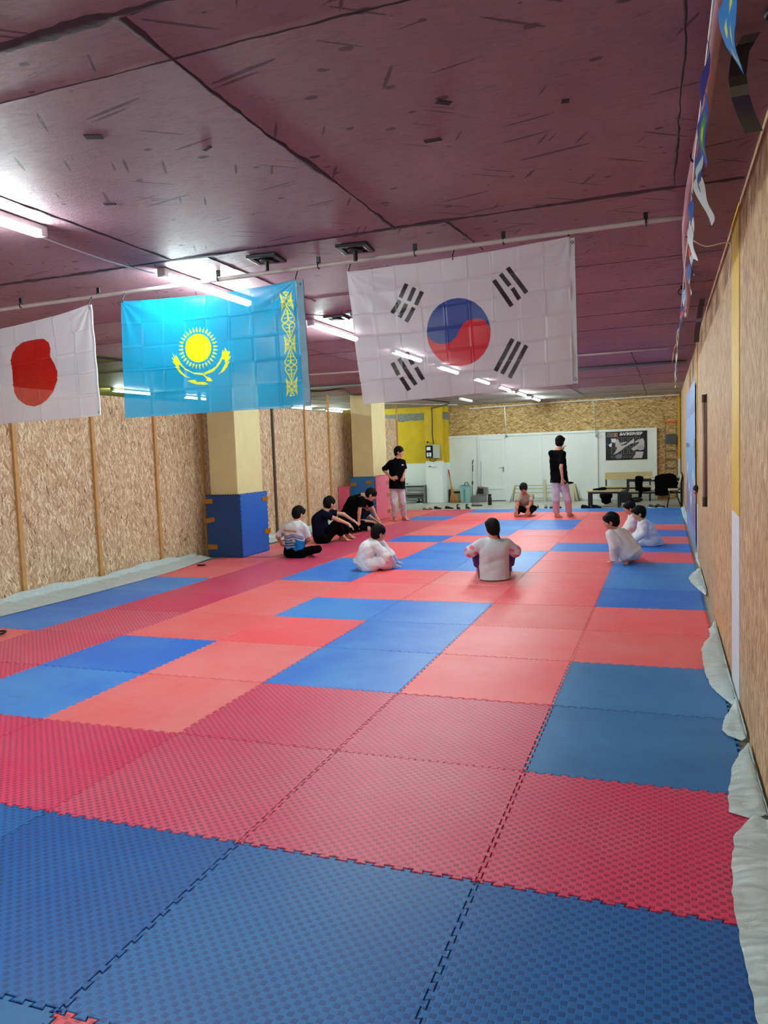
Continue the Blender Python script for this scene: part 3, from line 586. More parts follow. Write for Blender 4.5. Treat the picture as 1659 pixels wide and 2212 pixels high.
KAZ_POLYS = [[(-2.401,2.3789),(-2.4034,2.3627),(-2.4083,2.3471),(-2.4158,2.3325),(-2.4255,2.3192),(-2.4374,2.3076),(-2.451,2.2979),(-2.4661,2.2904),(-2.4823,2.2853),(-2.4992,2.2826),(-2.5165,2.2826),(-2.5336,2.2852),(-2.5501,2.2903),(-2.5657,2.2978),(-2.5799,2.3076),(-2.5923,2.3193),(-2.6028,2.3328),(-2.6109,2.3476),(-2.6166,2.3635),(-2.6196,2.3799),(-2.6199,2.3965),(-2.6174,2.4129),(-2.6123,2.4287),(-2.6046,2.4434),(-2.5946,2.4567),(-2.5826,2.4683),(-2.5687,2.4779),(-2.5534,2.4852),(-2.5371,2.4901),(-2.5202,2.4925),(-2.503,2.4923),(-2.486,2.4895),(-2.4696,2.4842),(-2.4543,2.4766),(-2.4403,2.4668),(-2.4281,2.4551),(-2.4178,2.4418),(-2.4099,2.4271),(-2.4043,2.4115),(-2.4013,2.3953)],[(-2.3873,2.3661),(-2.3832,2.3709),(-2.3753,2.3719),(-2.3468,2.359),(-2.3779,2.3565),(-2.3849,2.3601)],[(-2.3934,2.3436),(-2.3884,2.3476),(-2.3804,2.3471),(-2.3549,2.3291),(-2.386,2.3325),(-2.3923,2.3374)],[(-2.4039,2.3228),(-2.3982,2.3257),(-2.3905,2.3238),(-2.369,2.3014),(-2.399,2.3106),(-2.4042,2.3165)],[(-2.4186,2.3044),(-2.4123,2.3062),(-2.4051,2.3028),(-2.3884,2.2769),(-2.4162,2.2915),(-2.4201,2.2983)],[(-2.4368,2.2892),(-2.4302,2.2898),(-2.4238,2.2851),(-2.4126,2.2565),(-2.437,2.2761),(-2.4395,2.2835)],[(-2.4578,2.2777),(-2.4512,2.277),(-2.4458,2.2712),(-2.4405,2.2411),(-2.4607,2.2649),(-2.4616,2.2726)],[(-2.4809,2.2704),(-2.4745,2.2685),(-2.4704,2.2618),(-2.4713,2.2313),(-2.4863,2.2584),(-2.4857,2.2661)],[(-2.5051,2.2676),(-2.4993,2.2645),(-2.4965,2.2572),(-2.5036,2.2275),(-2.513,2.2568),(-2.5108,2.2643)],[(-2.5296,2.2694),(-2.5245,2.2653),(-2.5233,2.2576),(-2.5363,2.2298),(-2.5396,2.2603),(-2.5359,2.2672)],[(-2.5535,2.2757),(-2.5492,2.2708),(-2.5496,2.263),(-2.5681,2.2382),(-2.5651,2.2687),(-2.56,2.2748)],[(-2.5756,2.2864),(-2.5724,2.2808),(-2.5744,2.2732),(-2.5978,2.2525),(-2.5885,2.2818),(-2.5823,2.2868)],[(-2.5953,2.3011),(-2.5933,2.2949),(-2.5968,2.2879),(-2.6241,2.272),(-2.609,2.299),(-2.6019,2.3027)],[(-2.6117,2.3191),(-2.611,2.3127),(-2.6159,2.3065),(-2.6461,2.296),(-2.6256,2.3196),(-2.6179,2.3219)],[(-2.6242,2.3398),(-2.6248,2.3334),(-2.6309,2.3283),(-2.6628,2.3237),(-2.6378,2.3429),(-2.6297,2.3437)],[(-2.6323,2.3624),(-2.6342,2.3563),(-2.6412,2.3524),(-2.6736,2.3539),(-2.645,2.3679),(-2.6369,2.3672)],[(-2.6356,2.3859),(-2.6387,2.3803),(-2.6464,2.3778),(-2.678,2.3854),(-2.647,2.3937),(-2.6391,2.3915)],[(-2.634,2.4095),(-2.6382,2.4046),(-2.6463,2.4037),(-2.6758,2.4169),(-2.6436,2.4193),(-2.6364,2.4156)],[(-2.6276,2.4323),(-2.6328,2.4283),(-2.641,2.4288),(-2.6673,2.4473),(-2.6351,2.4436),(-2.6287,2.4386)],[(-2.6167,2.4532),(-2.6226,2.4503),(-2.6305,2.4524),(-2.6526,2.4753),(-2.6218,2.4657),(-2.6165,2.4596)],[(-2.6017,2.4716),(-2.6081,2.4699),(-2.6154,2.4734),(-2.6325,2.4998),(-2.6041,2.4847),(-2.6001,2.4778)],[(-2.5831,2.4867),(-2.5898,2.4862),(-2.5963,2.491),(-2.6077,2.5199),(-2.5829,2.4999),(-2.5804,2.4924)],[(-2.5618,2.498),(-2.5685,2.4987),(-2.5739,2.5046),(-2.5792,2.5348),(-2.5589,2.5107),(-2.5579,2.503)],[(-2.5386,2.5049),(-2.5449,2.5069),(-2.5491,2.5137),(-2.5482,2.5441),(-2.5331,2.5168),(-2.5337,2.5091)],[(-2.5143,2.5074),(-2.5201,2.5105),(-2.5229,2.5178),(-2.5158,2.5472),(-2.5065,2.5179),(-2.5087,2.5106)],[(-2.4899,2.5053),(-2.495,2.5094),(-2.4962,2.517),(-2.4833,2.5443),(-2.4801,2.5141),(-2.4837,2.5073)],[(-2.4663,2.4986),(-2.4706,2.5036),(-2.4702,2.5113),(-2.452,2.5354),(-2.4549,2.5054),(-2.4598,2.4995)],[(-2.4445,2.4878),(-2.4476,2.4934),(-2.4457,2.5008),(-2.4229,2.5209),(-2.4319,2.4922),(-2.4379,2.4874)],[(-2.4252,2.4731),(-2.4272,2.4792),(-2.4238,2.486),(-2.3973,2.5013),(-2.4119,2.475),(-2.4188,2.4715)],[(-2.4092,2.4552),(-2.4099,2.4615),(-2.4052,2.4675),(-2.376,2.4775),(-2.3957,2.4546),(-2.4032,2.4524)],[(-2.397,2.4347),(-2.3964,2.441),(-2.3905,2.446),(-2.3598,2.4503),(-2.3838,2.4317),(-2.3917,2.4309)],[(-2.3891,2.4125),(-2.3873,2.4185),(-2.3805,2.4223),(-2.3493,2.4207),(-2.3767,2.407),(-2.3846,2.4078)],[(-2.3858,2.3893),(-2.3828,2.3949),(-2.3753,2.3973),(-2.3449,2.3899),(-2.3747,2.3817),(-2.3824,2.3839)],[(-2.7321,2.3692),(-2.7113,2.3281),(-2.7059,2.3535),(-2.6845,2.3215),(-2.6653,2.2837),(-2.6315,2.2479),(-2.5622,2.2097),(-2.4879,2.2016),(-2.4578,2.1755),(-2.4234,2.1611),(-2.4039,2.1359),(-2.453,2.1391),(-2.4552,2.1603),(-2.4818,2.1861),(-2.5487,2.1967),(-2.5799,2.2125),(-2.6323,2.2358),(-2.6697,2.2719),(-2.6873,2.2792),(-2.6787,2.2452),(-2.6519,2.2129),(-2.6176,2.1863),(-2.5792,2.1686),(-2.6357,2.1845),(-2.6771,2.2147),(-2.6904,2.2338),(-2.7227,2.2666),(-2.7028,2.2651),(-2.7455,2.3078),(-2.7259,2.3003),(-2.7434,2.3381),(-2.7208,2.3212)],[(-2.4774,2.2008),(-2.4377,2.2145),(-2.409,2.223),(-2.3727,2.2443),(-2.3426,2.2807),(-2.3233,2.3119),(-2.3118,2.3584),(-2.3008,2.3398),(-2.2884,2.3742),(-2.2762,2.3467),(-2.2526,2.3389),(-2.272,2.302),(-2.2456,2.3118),(-2.281,2.2672),(-2.2602,2.2686),(-2.2859,2.2439),(-2.2793,2.2375),(-2.2976,2.221),(-2.3052,2.2097),(-2.3198,2.1988),(-2.3663,2.1782),(-2.3371,2.2),(-2.3141,2.2341),(-2.2989,2.2567),(-2.3004,2.2894),(-2.3211,2.291),(-2.3425,2.254),(-2.3628,2.2346),(-2.3996,2.2044),(-2.439,2.1937),(-2.4641,2.1864)],[(-2.6128,2.1496),(-2.5908,2.1557),(-2.5478,2.1559),(-2.5347,2.1384),(-2.4674,2.134),(-2.4368,2.1155),(-2.4793,2.1138),(-2.5428,2.1224),(-2.5847,2.1387)],[(-1.7899,2.6127),(-1.7653,2.5642),(-1.7582,2.5666),(-1.7828,2.6151)],[(-1.7673,2.5677),(-1.739,2.5225),(-1.7323,2.5255),(-1.7605,2.5707)],[(-1.7407,2.5281),(-1.7403,2.5082),(-1.7325,2.5079),(-1.733,2.5278)],[(-1.7369,2.5142),(-1.7581,2.5013),(-1.7535,2.4955),(-1.7322,2.5084)],[(-1.7502,2.5016),(-1.7724,2.5118),(-1.7757,2.5057),(-1.7534,2.4955)],[(-1.7674,2.508),(-1.7813,2.5243),(-1.7874,2.5203),(-1.7735,2.5041)],[(-1.7811,2.5271),(-1.7524,2.5282),(-1.7531,2.5339),(-1.7818,2.5327)],[(-1.7864,2.5597),(-1.7616,2.5519),(-1.76,2.5566),(-1.7848,2.5645)],[(-1.7881,2.6153),(-1.81,2.568),(-1.8027,2.5651),(-1.7808,2.6123)],[(-1.8079,2.572),(-1.8341,2.5279),(-1.8271,2.5244),(-1.801,2.5685)],[(-1.8335,2.5302),(-1.8331,2.5102),(-1.8252,2.5099),(-1.8257,2.5299)],[(-1.8333,2.5106),(-1.8112,2.4967),(-1.8069,2.5022),(-1.829,2.5162)],[(-1.8112,2.4967),(-1.7894,2.506),(-1.7931,2.5122),(-1.8149,2.503)],[(-1.7915,2.5044),(-1.7783,2.52),(-1.7847,2.5244),(-1.7979,2.5088)],[(-1.7846,2.5328),(-1.8135,2.5353),(-1.8138,2.5296),(-1.7849,2.5272)],[(-1.7833,2.5644),(-1.8078,2.5578),(-1.8058,2.5529),(-1.7813,2.5596)],[(-1.7784,2.5119),(-1.7803,2.5857),(-1.7889,2.586),(-1.7869,2.5122)],[(-1.7777,2.3815),(-1.7551,2.4291),(-1.7624,2.4321),(-1.7849,2.3844)],[(-1.7572,2.4252),(-1.731,2.4693),(-1.7379,2.4728),(-1.7642,2.4287)],[(-1.7316,2.467),(-1.732,2.4869),(-1.7398,2.4872),(-1.7394,2.4673)],[(-1.7318,2.4865),(-1.7537,2.5004),(-1.7579,2.4948),(-1.736,2.481)],[(-1.7536,2.5004),(-1.7754,2.4911),(-1.7717,2.4848),(-1.7499,2.4941)],[(-1.7733,2.4926),(-1.7865,2.477),(-1.7801,2.4726),(-1.7669,2.4883)],[(-1.7802,2.4642),(-1.7514,2.4619),(-1.7511,2.4675),(-1.7799,2.4699)],[(-1.7818,2.4325),(-1.7573,2.4394),(-1.7592,2.4442),(-1.7837,2.4374)],[(-1.7759,2.3842),(-1.7999,2.4326),(-1.807,2.4301),(-1.783,2.3816)],[(-1.7979,2.4291),(-1.826,2.4744),(-1.8329,2.4713),(-1.8047,2.426)],[(-1.8243,2.4688),(-1.8247,2.4888),(-1.8326,2.4891),(-1.8322,2.4691)],[(-1.8282,2.4828),(-1.8067,2.4958),(-1.8114,2.5016),(-1.8329,2.4886)],[(-1.8147,2.4955),(-1.7924,2.4852),(-1.7891,2.4914),(-1.8114,2.5016)],[(-1.7974,2.489),(-1.7835,2.4727),(-1.7774,2.4767),(-1.7913,2.493)],[(-1.7837,2.47),(-1.8125,2.4687),(-1.8119,2.463),(-1.783,2.4643)],[(-1.7787,2.4373),(-1.8035,2.445),(-1.8052,2.4402),(-1.7803,2.4325)],[(-1.7863,2.4852),(-1.785,2.4112),(-1.7765,2.4109),(-1.7778,2.4849)],[(-1.7635,2.4942),(-1.744,2.4938),(-1.7443,2.5017),(-1.7638,2.5021)],[(-1.8013,2.5029),(-1.821,2.5033),(-1.8207,2.4954),(-1.801,2.495)],[(-1.7844,2.3207),(-1.7609,2.2723),(-1.7538,2.2748),(-1.7772,2.3232)],[(-1.7629,2.2759),(-1.7357,2.2309),(-1.7288,2.234),(-1.756,2.2789)],[(-1.7373,2.2365),(-1.7373,2.2165),(-1.7295,2.2162),(-1.7295,2.2362)],[(-1.7338,2.2225),(-1.7555,2.2092),(-1.7509,2.2034),(-1.7292,2.2168)],[(-1.7475,2.2096),(-1.7696,2.2195),(-1.7729,2.2132),(-1.7508,2.2034)],[(-1.7646,2.2157),(-1.7781,2.2318),(-1.7844,2.2278),(-1.7708,2.2117)],[(-1.7778,2.2347),(-1.7489,2.2364),(-1.7496,2.2421),(-1.7784,2.2403)],[(-1.7822,2.2674),(-1.7575,2.26),(-1.7558,2.2648),(-1.7806,2.2722)],[(-1.7826,2.3234),(-1.8058,2.2754),(-1.7985,2.2724),(-1.7753,2.3204)],[(-1.8036,2.2794),(-1.8311,2.2346),(-1.8241,2.2311),(-1.7967,2.2758)],[(-1.8304,2.2369),(-1.8305,2.2168),(-1.8226,2.2165),(-1.8225,2.2366)],[(-1.8307,2.2171),(-1.8088,2.2035),(-1.8044,2.2092),(-1.8263,2.2228)],[(-1.8088,2.2035),(-1.7867,2.2132),(-1.7904,2.2195),(-1.8125,2.2098)],[(-1.7888,2.2116),(-1.7752,2.2276),(-1.7816,2.2319),(-1.7952,2.216)],[(-1.7813,2.2404),(-1.8103,2.2423),(-1.8105,2.2366),(-1.7815,2.2347)],[(-1.7791,2.2722),(-1.8038,2.2651),(-1.8019,2.2602),(-1.7771,2.2674)],[(-1.7755,2.2193),(-1.7755,2.2936),(-1.784,2.2939),(-1.7841,2.2196)],[(-1.7783,2.0881),(-1.7544,2.1365),(-1.7616,2.1395),(-1.7855,2.0911)],[(-1.7566,2.1325),(-1.7291,2.1774),(-1.736,2.1809),(-1.7635,2.136)],[(-1.7297,2.1751),(-1.7296,2.1951),(-1.7374,2.1954),(-1.7376,2.1754)],[(-1.7294,2.1948),(-1.7511,2.2083),(-1.7554,2.2027),(-1.7338,2.1891)],[(-1.7511,2.2083),(-1.7731,2.1986),(-1.7694,2.1923),(-1.7474,2.202)],[(-1.771,2.2002),(-1.7846,2.1842),(-1.7783,2.1799),(-1.7647,2.1958)],[(-1.7786,2.1714),(-1.7497,2.1696),(-1.7495,2.1753),(-1.7783,2.1771)],[(-1.781,2.1395),(-1.7563,2.1469),(-1.7582,2.1517),(-1.783,2.1443)],[(-1.7764,2.0908),(-1.7993,2.1392),(-1.8066,2.1367),(-1.7837,2.0883)],[(-1.7974,2.1357),(-1.8245,2.1808),(-1.8314,2.1777),(-1.8043,2.1325)],[(-1.8229,2.1751),(-1.8227,2.1952),(-1.8306,2.1955),(-1.8308,2.1754)],[(-1.8263,2.1892),(-1.8044,2.2026),(-1.809,2.2084),(-1.8309,2.195)],[(-1.8124,2.2022),(-1.7902,2.1923),(-1.7869,2.1986),(-1.8091,2.2084)],[(-1.7953,2.1961),(-1.7817,2.18),(-1.7755,2.184),(-1.789,2.2001)],[(-1.7821,2.1771),(-1.8111,2.1753),(-1.8104,2.1696),(-1.7814,2.1714)],[(-1.7779,2.1443),(-1.8027,2.1516),(-1.8043,2.1468),(-1.7796,2.1395)],[(-1.7843,2.1925),(-1.7849,2.118),(-1.7764,2.1177),(-1.7757,2.1922)],[(-1.761,2.2019),(-1.7413,2.2019),(-1.7417,2.2098),(-1.7613,2.2098)],[(-1.7989,2.2099),(-1.8186,2.21),(-1.8183,2.202),(-1.7986,2.202)],[(-1.7471,2.6375),(-1.7427,2.6123),(-1.7382,2.5777),(-1.7567,2.6033),(-1.7519,2.622),(-1.7612,2.638)],[(-1.7566,2.6407),(-1.7778,2.6376),(-1.7764,2.6323),(-1.7553,2.6355)],[(-1.7781,2.6373),(-1.781,2.6186),(-1.775,2.6175),(-1.7721,2.6363)],[(-1.781,2.6186),(-1.7643,2.6067),(-1.7607,2.6108),(-1.7774,2.6227)],[(-1.762,2.6071),(-1.7537,2.6223),(-1.7592,2.6248),(-1.7674,2.6097)],[(-1.7545,2.6239),(-1.7669,2.6286),(-1.7689,2.6237),(-1.7565,2.6191)],[(-1.8254,2.6399),(-1.8283,2.6147),(-1.8309,2.5801),(-1.8137,2.6049),(-1.8196,2.624),(-1.8111,2.6394)],[(-1.817,2.6373),(-1.7954,2.6329),(-1.7945,2.6381),(-1.816,2.6425)],[(-1.8001,2.6372),(-1.7961,2.6181),(-1.7901,2.6188),(-1.7941,2.6378)],[(-1.794,2.6232),(-1.81,2.6122),(-1.8061,2.6079),(-1.7901,2.6188)],[(-1.8032,2.6106),(-1.8124,2.6264),(-1.8178,2.6242),(-1.8085,2.6084)],[(-1.8147,2.6207),(-1.8025,2.6247),(-1.8049,2.6297),(-1.8171,2.6258)],[(-1.7899,2.6346),(-1.7889,2.599),(-1.7811,2.5987),(-1.7821,2.6343)],[(-1.7474,2.6501),(-1.7447,2.675),(-1.7423,2.7094),(-1.7592,2.6849),(-1.7533,2.6659),(-1.7616,2.6505)],[(-1.7558,2.6526),(-1.7772,2.6571),(-1.7782,2.6519),(-1.7568,2.6474)],[(-1.7727,2.6528),(-1.7767,2.6718),(-1.7826,2.6712),(-1.7786,2.6522)],[(-1.7787,2.6668),(-1.7628,2.6777),(-1.7666,2.682),(-1.7826,2.6711)],[(-1.7696,2.6792),(-1.7604,2.6635),(-1.7551,2.6657),(-1.7643,2.6814)],[(-1.7581,2.6691),(-1.7702,2.6652),(-1.7678,2.6602),(-1.7557,2.6641)],[(-1.8258,2.6525),(-1.8302,2.6778),(-1.8348,2.7126),(-1.8161,2.6868),(-1.8209,2.6681),(-1.8115,2.6521)],[(-1.8162,2.6493),(-1.7949,2.6524),(-1.7962,2.6576),(-1.8175,2.6545)],[(-1.7946,2.6527),(-1.7917,2.6714),(-1.7977,2.6725),(-1.8006,2.6537)],[(-1.7917,2.6714),(-1.8085,2.6833),(-1.8121,2.6793),(-1.7953,2.6673)],[(-1.8108,2.683),(-1.8191,2.6678),(-1.8136,2.6652),(-1.8053,2.6804)],[(-1.8183,2.6661),(-1.8059,2.6614),(-1.8038,2.6663),(-1.8162,2.671)],[(-1.7828,2.6554),(-1.7839,2.6909),(-1.7917,2.6912),(-1.7906,2.6556)],[(-1.7785,2.6404),(-1.7406,2.6392),(-1.7409,2.648),(-1.7788,2.6491)],[(-1.7942,2.6496),(-1.8324,2.6508),(-1.832,2.642),(-1.7939,2.6408)],[(-1.7408,2.3449),(-1.7371,2.3196),(-1.7334,2.2848),(-1.7513,2.3103),(-1.746,2.3292),(-1.755,2.345)],[(-1.7504,2.3479),(-1.7718,2.3444),(-1.7704,2.3391),(-1.749,2.3427)],[(-1.772,2.3441),(-1.7753,2.3252),(-1.7693,2.3241),(-1.766,2.3431)],[(-1.7753,2.3252),(-1.7588,2.3135),(-1.7552,2.3177),(-1.7717,2.3294)],[(-1.7565,2.3139),(-1.7479,2.3293),(-1.7533,2.3319),(-1.7619,2.3165)],[(-1.7486,2.3311),(-1.761,2.3356),(-1.763,2.3306),(-1.7507,2.3261)],[(-1.8195,2.3457),(-1.8229,2.3204),(-1.8264,2.2855),(-1.8085,2.3107),(-1.814,2.3298),(-1.8051,2.3456)],[(-1.811,2.3433),(-1.7894,2.3393),(-1.7884,2.3446),(-1.81,2.3486)],[(-1.794,2.3435),(-1.7905,2.3245),(-1.7845,2.3251),(-1.788,2.3442)],[(-1.7883,2.3295),(-1.8047,2.3182),(-1.8008,2.3139),(-1.7844,2.3252)],[(-1.7978,2.3167),(-1.8067,2.3324),(-1.8121,2.3301),(-1.8032,2.3144)],[(-1.809,2.3267),(-1.7967,2.3309),(-1.7992,2.3359),(-1.8115,2.3317)],[(-1.7839,2.3412),(-1.7837,2.3054),(-1.7759,2.3051),(-1.7761,2.3409)],[(-1.7409,2.3575),(-1.7376,2.3827),(-1.7346,2.4173),(-1.752,2.3923),(-1.7464,2.3733),(-1.7552,2.3577)],[(-1.7493,2.3599),(-1.7708,2.364),(-1.7717,2.3587),(-1.7503,2.3547)],[(-1.7662,2.3597),(-1.7698,2.3788),(-1.7758,2.3781),(-1.7721,2.3591)],[(-1.7719,2.3737),(-1.7557,2.385),(-1.7596,2.3892),(-1.7758,2.378)],[(-1.7625,2.3865),(-1.7536,2.3708),(-1.7482,2.3731),(-1.7572,2.3887)],[(-1.7513,2.3765),(-1.7635,2.3723),(-1.7611,2.3673),(-1.7489,2.3715)],[(-1.8196,2.3584),(-1.8234,2.3838),(-1.8274,2.4188),(-1.8091,2.3931),(-1.8143,2.3742),(-1.8052,2.3583)],[(-1.8099,2.3554),(-1.7884,2.3589),(-1.7898,2.3642),(-1.8113,2.3607)],[(-1.7882,2.3591),(-1.7849,2.3781),(-1.7909,2.3792),(-1.7942,2.3602)],[(-1.7849,2.3781),(-1.8015,2.3898),(-1.8052,2.3857),(-1.7886,2.3739)],[(-1.8038,2.3894),(-1.8125,2.374),(-1.807,2.3714),(-1.7984,2.3868)],[(-1.8117,2.3723),(-1.7993,2.3678),(-1.7972,2.3727),(-1.8096,2.3773)],[(-1.7763,2.3621),(-1.7767,2.3978),(-1.7845,2.3981),(-1.7841,2.3623)],[(-1.7722,2.3471),(-1.7342,2.3467),(-1.7345,2.3555),(-1.7725,2.356)],[(-1.788,2.3562),(-1.8263,2.3566),(-1.8259,2.3477),(-1.7876,2.3473)],[(-1.7421,2.052),(-1.7389,2.0266),(-1.7358,1.9917),(-1.7533,2.0169),(-1.7477,2.0361),(-1.7564,2.0519)],[(-1.7518,2.0549),(-1.7733,2.0509),(-1.7719,2.0456),(-1.7504,2.0496)],[(-1.7735,2.0507),(-1.7772,2.0316),(-1.7712,2.0305),(-1.7675,2.0497)],[(-1.7772,2.0315),(-1.7608,2.0201),(-1.7571,2.0243),(-1.7735,2.0358)],[(-1.7585,2.0205),(-1.7495,2.0362),(-1.7549,2.0387),(-1.7639,2.0231)],[(-1.7503,2.0379),(-1.7626,2.0422),(-1.7647,2.0372),(-1.7524,2.0329)],[(-1.8211,2.0514),(-1.8251,2.0258),(-1.8293,1.9905),(-1.8108,2.0163),(-1.8159,2.0354),(-1.8067,2.0515)],[(-1.8126,2.0491),(-1.791,2.0454),(-1.79,2.0508),(-1.8116,2.0544)],[(-1.7956,2.0497),(-1.7924,2.0305),(-1.7864,2.0312),(-1.7896,2.0504)],[(-1.7902,2.0356),(-1.8069,2.0239),(-1.803,2.0196),(-1.7863,2.0313)],[(-1.8,2.0225),(-1.8086,2.0381),(-1.8141,2.0358),(-1.8054,2.0202)],[(-1.811,2.0324),(-1.7986,2.0369),(-1.801,2.0419),(-1.8134,2.0374)],[(-1.7855,2.0476),(-1.786,2.0115),(-1.7781,2.0112),(-1.7776,2.0473)],[(-1.7419,2.0647),(-1.738,2.0902),(-1.7341,2.1251),(-1.7522,2.0996),(-1.7471,2.0806),(-1.7562,2.0646)],[(-1.7504,2.067),(-1.7718,2.0707),(-1.7728,2.0653),(-1.7514,2.0617)],[(-1.7672,2.0664),(-1.7704,2.0855),(-1.7765,2.0849),(-1.7733,2.0658)],[(-1.7727,2.0805),(-1.7561,2.0921),(-1.76,2.0963),(-1.7765,2.0847)],[(-1.763,2.0935),(-1.7544,2.0779),(-1.7489,2.0802),(-1.7575,2.0958)],[(-1.752,2.0836),(-1.7643,2.0792),(-1.7619,2.0742),(-1.7496,2.0786)],[(-1.8209,2.0641),(-1.8242,2.0897),(-1.8273,2.1247),(-1.8096,2.0993),(-1.8153,2.0801),(-1.8065,2.0643)],[(-1.8112,2.0612),(-1.7896,2.0652),(-1.791,2.0705),(-1.8126,2.0666)],[(-1.7894,2.0654),(-1.7857,2.0846),(-1.7917,2.0856),(-1.7954,2.0665)],[(-1.7857,2.0846),(-1.8021,2.0961),(-1.8058,2.0919),(-1.7894,2.0804)],[(-1.8044,2.0957),(-1.8134,2.08),(-1.808,2.0775),(-1.799,2.0931)],[(-1.8127,2.0783),(-1.8003,2.0739),(-1.7982,2.079),(-1.8106,2.0833)],[(-1.7773,2.0686),(-1.7769,2.1046),(-1.7847,2.1049),(-1.7852,2.0688)],[(-1.7735,2.0537),(-1.7353,2.054),(-1.7356,2.0629),(-1.7738,2.0626)],[(-1.7894,2.0625),(-1.8278,2.0622),(-1.8275,2.0532),(-1.789,2.0535)],[(-1.7854,2.6762),(-1.7663,2.7039),(-1.7724,2.7074),(-1.7916,2.6798)],[(-1.7681,2.7069),(-1.808,2.7118),(-1.8085,2.7056),(-1.7685,2.7007)],[(-1.8103,2.7087),(-1.7894,2.6765),(-1.7833,2.6793),(-1.8042,2.7115)],[(-1.7861,2.023),(-1.7662,1.9944),(-1.7602,1.9977),(-1.78,2.0263)],[(-1.7627,2.0011),(-1.8029,1.997),(-1.802,1.9907),(-1.7617,1.9947)],[(-1.7983,1.9908),(-1.7777,2.023),(-1.784,2.0263),(-1.8045,1.994)]]
KOR_BARS = [[(-0.9242,2.6761),(-0.9678,2.59),(-0.9418,2.5772),(-0.8984,2.6632)],[(-0.9722,2.5746),(-1.0303,2.4968),(-1.0063,2.4805),(-0.9483,2.5582)],[(-0.871,2.646),(-0.9118,2.562),(-0.8858,2.5495),(-0.8452,2.6334)],[(-0.9296,2.5471),(-0.9804,2.4631),(-0.9553,2.4488),(-0.9046,2.5327)],[(-0.8201,2.6158),(-0.8653,2.5324),(-0.84,2.5191),(-0.795,2.6024)],[(-0.8795,2.5182),(-0.9359,2.4315),(-0.9114,2.4166),(-0.8551,2.5031)],[(-0.3511,2.6245),(-0.2443,2.4525),(-0.2207,2.4655),(-0.3271,2.6372)],[(-0.3082,2.6571),(-0.2516,2.5771),(-0.2291,2.5914),(-0.2855,2.6713)],[(-0.2388,2.5632),(-0.1975,2.4905),(-0.1735,2.5024),(-0.2147,2.5749)],[(-0.2636,2.6909),(-0.1516,2.5234),(-0.1282,2.5376),(-0.2398,2.7049)],[(-1.041,2.1595),(-0.997,2.074),(-0.9711,2.0849),(-1.015,2.1704)],[(-0.9781,2.0576),(-0.9295,1.971),(-0.9043,1.983),(-0.9527,2.0695)],[(-0.9936,2.1833),(-0.8827,2.0036),(-0.8582,2.0165),(-0.9688,2.196)],[(-0.9412,2.2218),(-0.8988,2.138),(-0.8732,2.1486),(-0.9155,2.2323)],[(-0.879,2.1181),(-0.8321,2.0344),(-0.8073,2.0463),(-0.854,2.1299)],[(-0.2424,2.2628),(-0.3598,2.0726),(-0.336,2.0579),(-0.2191,2.248)],[(-0.2008,2.2403),(-0.3184,2.0515),(-0.2949,2.0366),(-0.1777,2.2253)],[(-0.1585,2.2153),(-0.2711,2.0232),(-0.2473,2.009),(-0.1352,2.201)]]
KOR_DISC = [(-0.3692,2.31),(-0.3717,2.2822),(-0.3776,2.2551),(-0.3869,2.2292),(-0.3994,2.205),(-0.4149,2.1827),(-0.4332,2.1629),(-0.454,2.1458),(-0.4769,2.1317),(-0.5016,2.121),(-0.5277,2.1137),(-0.5547,2.1101),(-0.5821,2.1102),(-0.6096,2.114),(-0.6366,2.1216),(-0.6626,2.1328),(-0.6872,2.1473),(-0.7099,2.1651),(-0.7304,2.1857),(-0.7482,2.2088),(-0.7631,2.234),(-0.7747,2.2609),(-0.7828,2.2889),(-0.7874,2.3177),(-0.7883,2.3466),(-0.7855,2.3751),(-0.7791,2.4028),(-0.7691,2.4291),(-0.7559,2.4537),(-0.7395,2.4759),(-0.7204,2.4956),(-0.6989,2.5123),(-0.6753,2.5258),(-0.6501,2.5359),(-0.6238,2.5423),(-0.5967,2.5451),(-0.5694,2.5441),(-0.5422,2.5395),(-0.5158,2.5313),(-0.4904,2.5197),(-0.4666,2.5049),(-0.4447,2.4871),(-0.425,2.4667),(-0.408,2.444),(-0.3938,2.4193),(-0.3826,2.3932),(-0.3747,2.3659),(-0.3703,2.338)]
KOR_BLUE = [(-0.7909,2.338),(-0.7778,2.3092),(-0.7381,2.2761),(-0.6865,2.2609),(-0.6288,2.2693),(-0.5936,2.2991),(-0.5732,2.3354),(-0.5518,2.3715),(-0.5172,2.3975),(-0.4554,2.4037),(-0.4113,2.391),(-0.3813,2.3561),(-0.3679,2.3174),(-0.3692,2.3142),(-0.3701,2.3363),(-0.3732,2.3582),(-0.3783,2.3798),(-0.3855,2.4009),(-0.3947,2.4213),(-0.4058,2.4406),(-0.4187,2.4589),(-0.4332,2.4758),(-0.4492,2.4912),(-0.4666,2.5049),(-0.4852,2.5168),(-0.5047,2.5267),(-0.525,2.5346),(-0.546,2.5404),(-0.5673,2.5439),(-0.5887,2.5452),(-0.6101,2.5442),(-0.6312,2.5409),(-0.6517,2.5353),(-0.6716,2.5276),(-0.6904,2.5177),(-0.7081,2.5057),(-0.7245,2.4919),(-0.7393,2.4762),(-0.7524,2.459),(-0.7636,2.4403),(-0.7729,2.4204),(-0.7801,2.3994),(-0.7851,2.3777),(-0.7878,2.3554)]
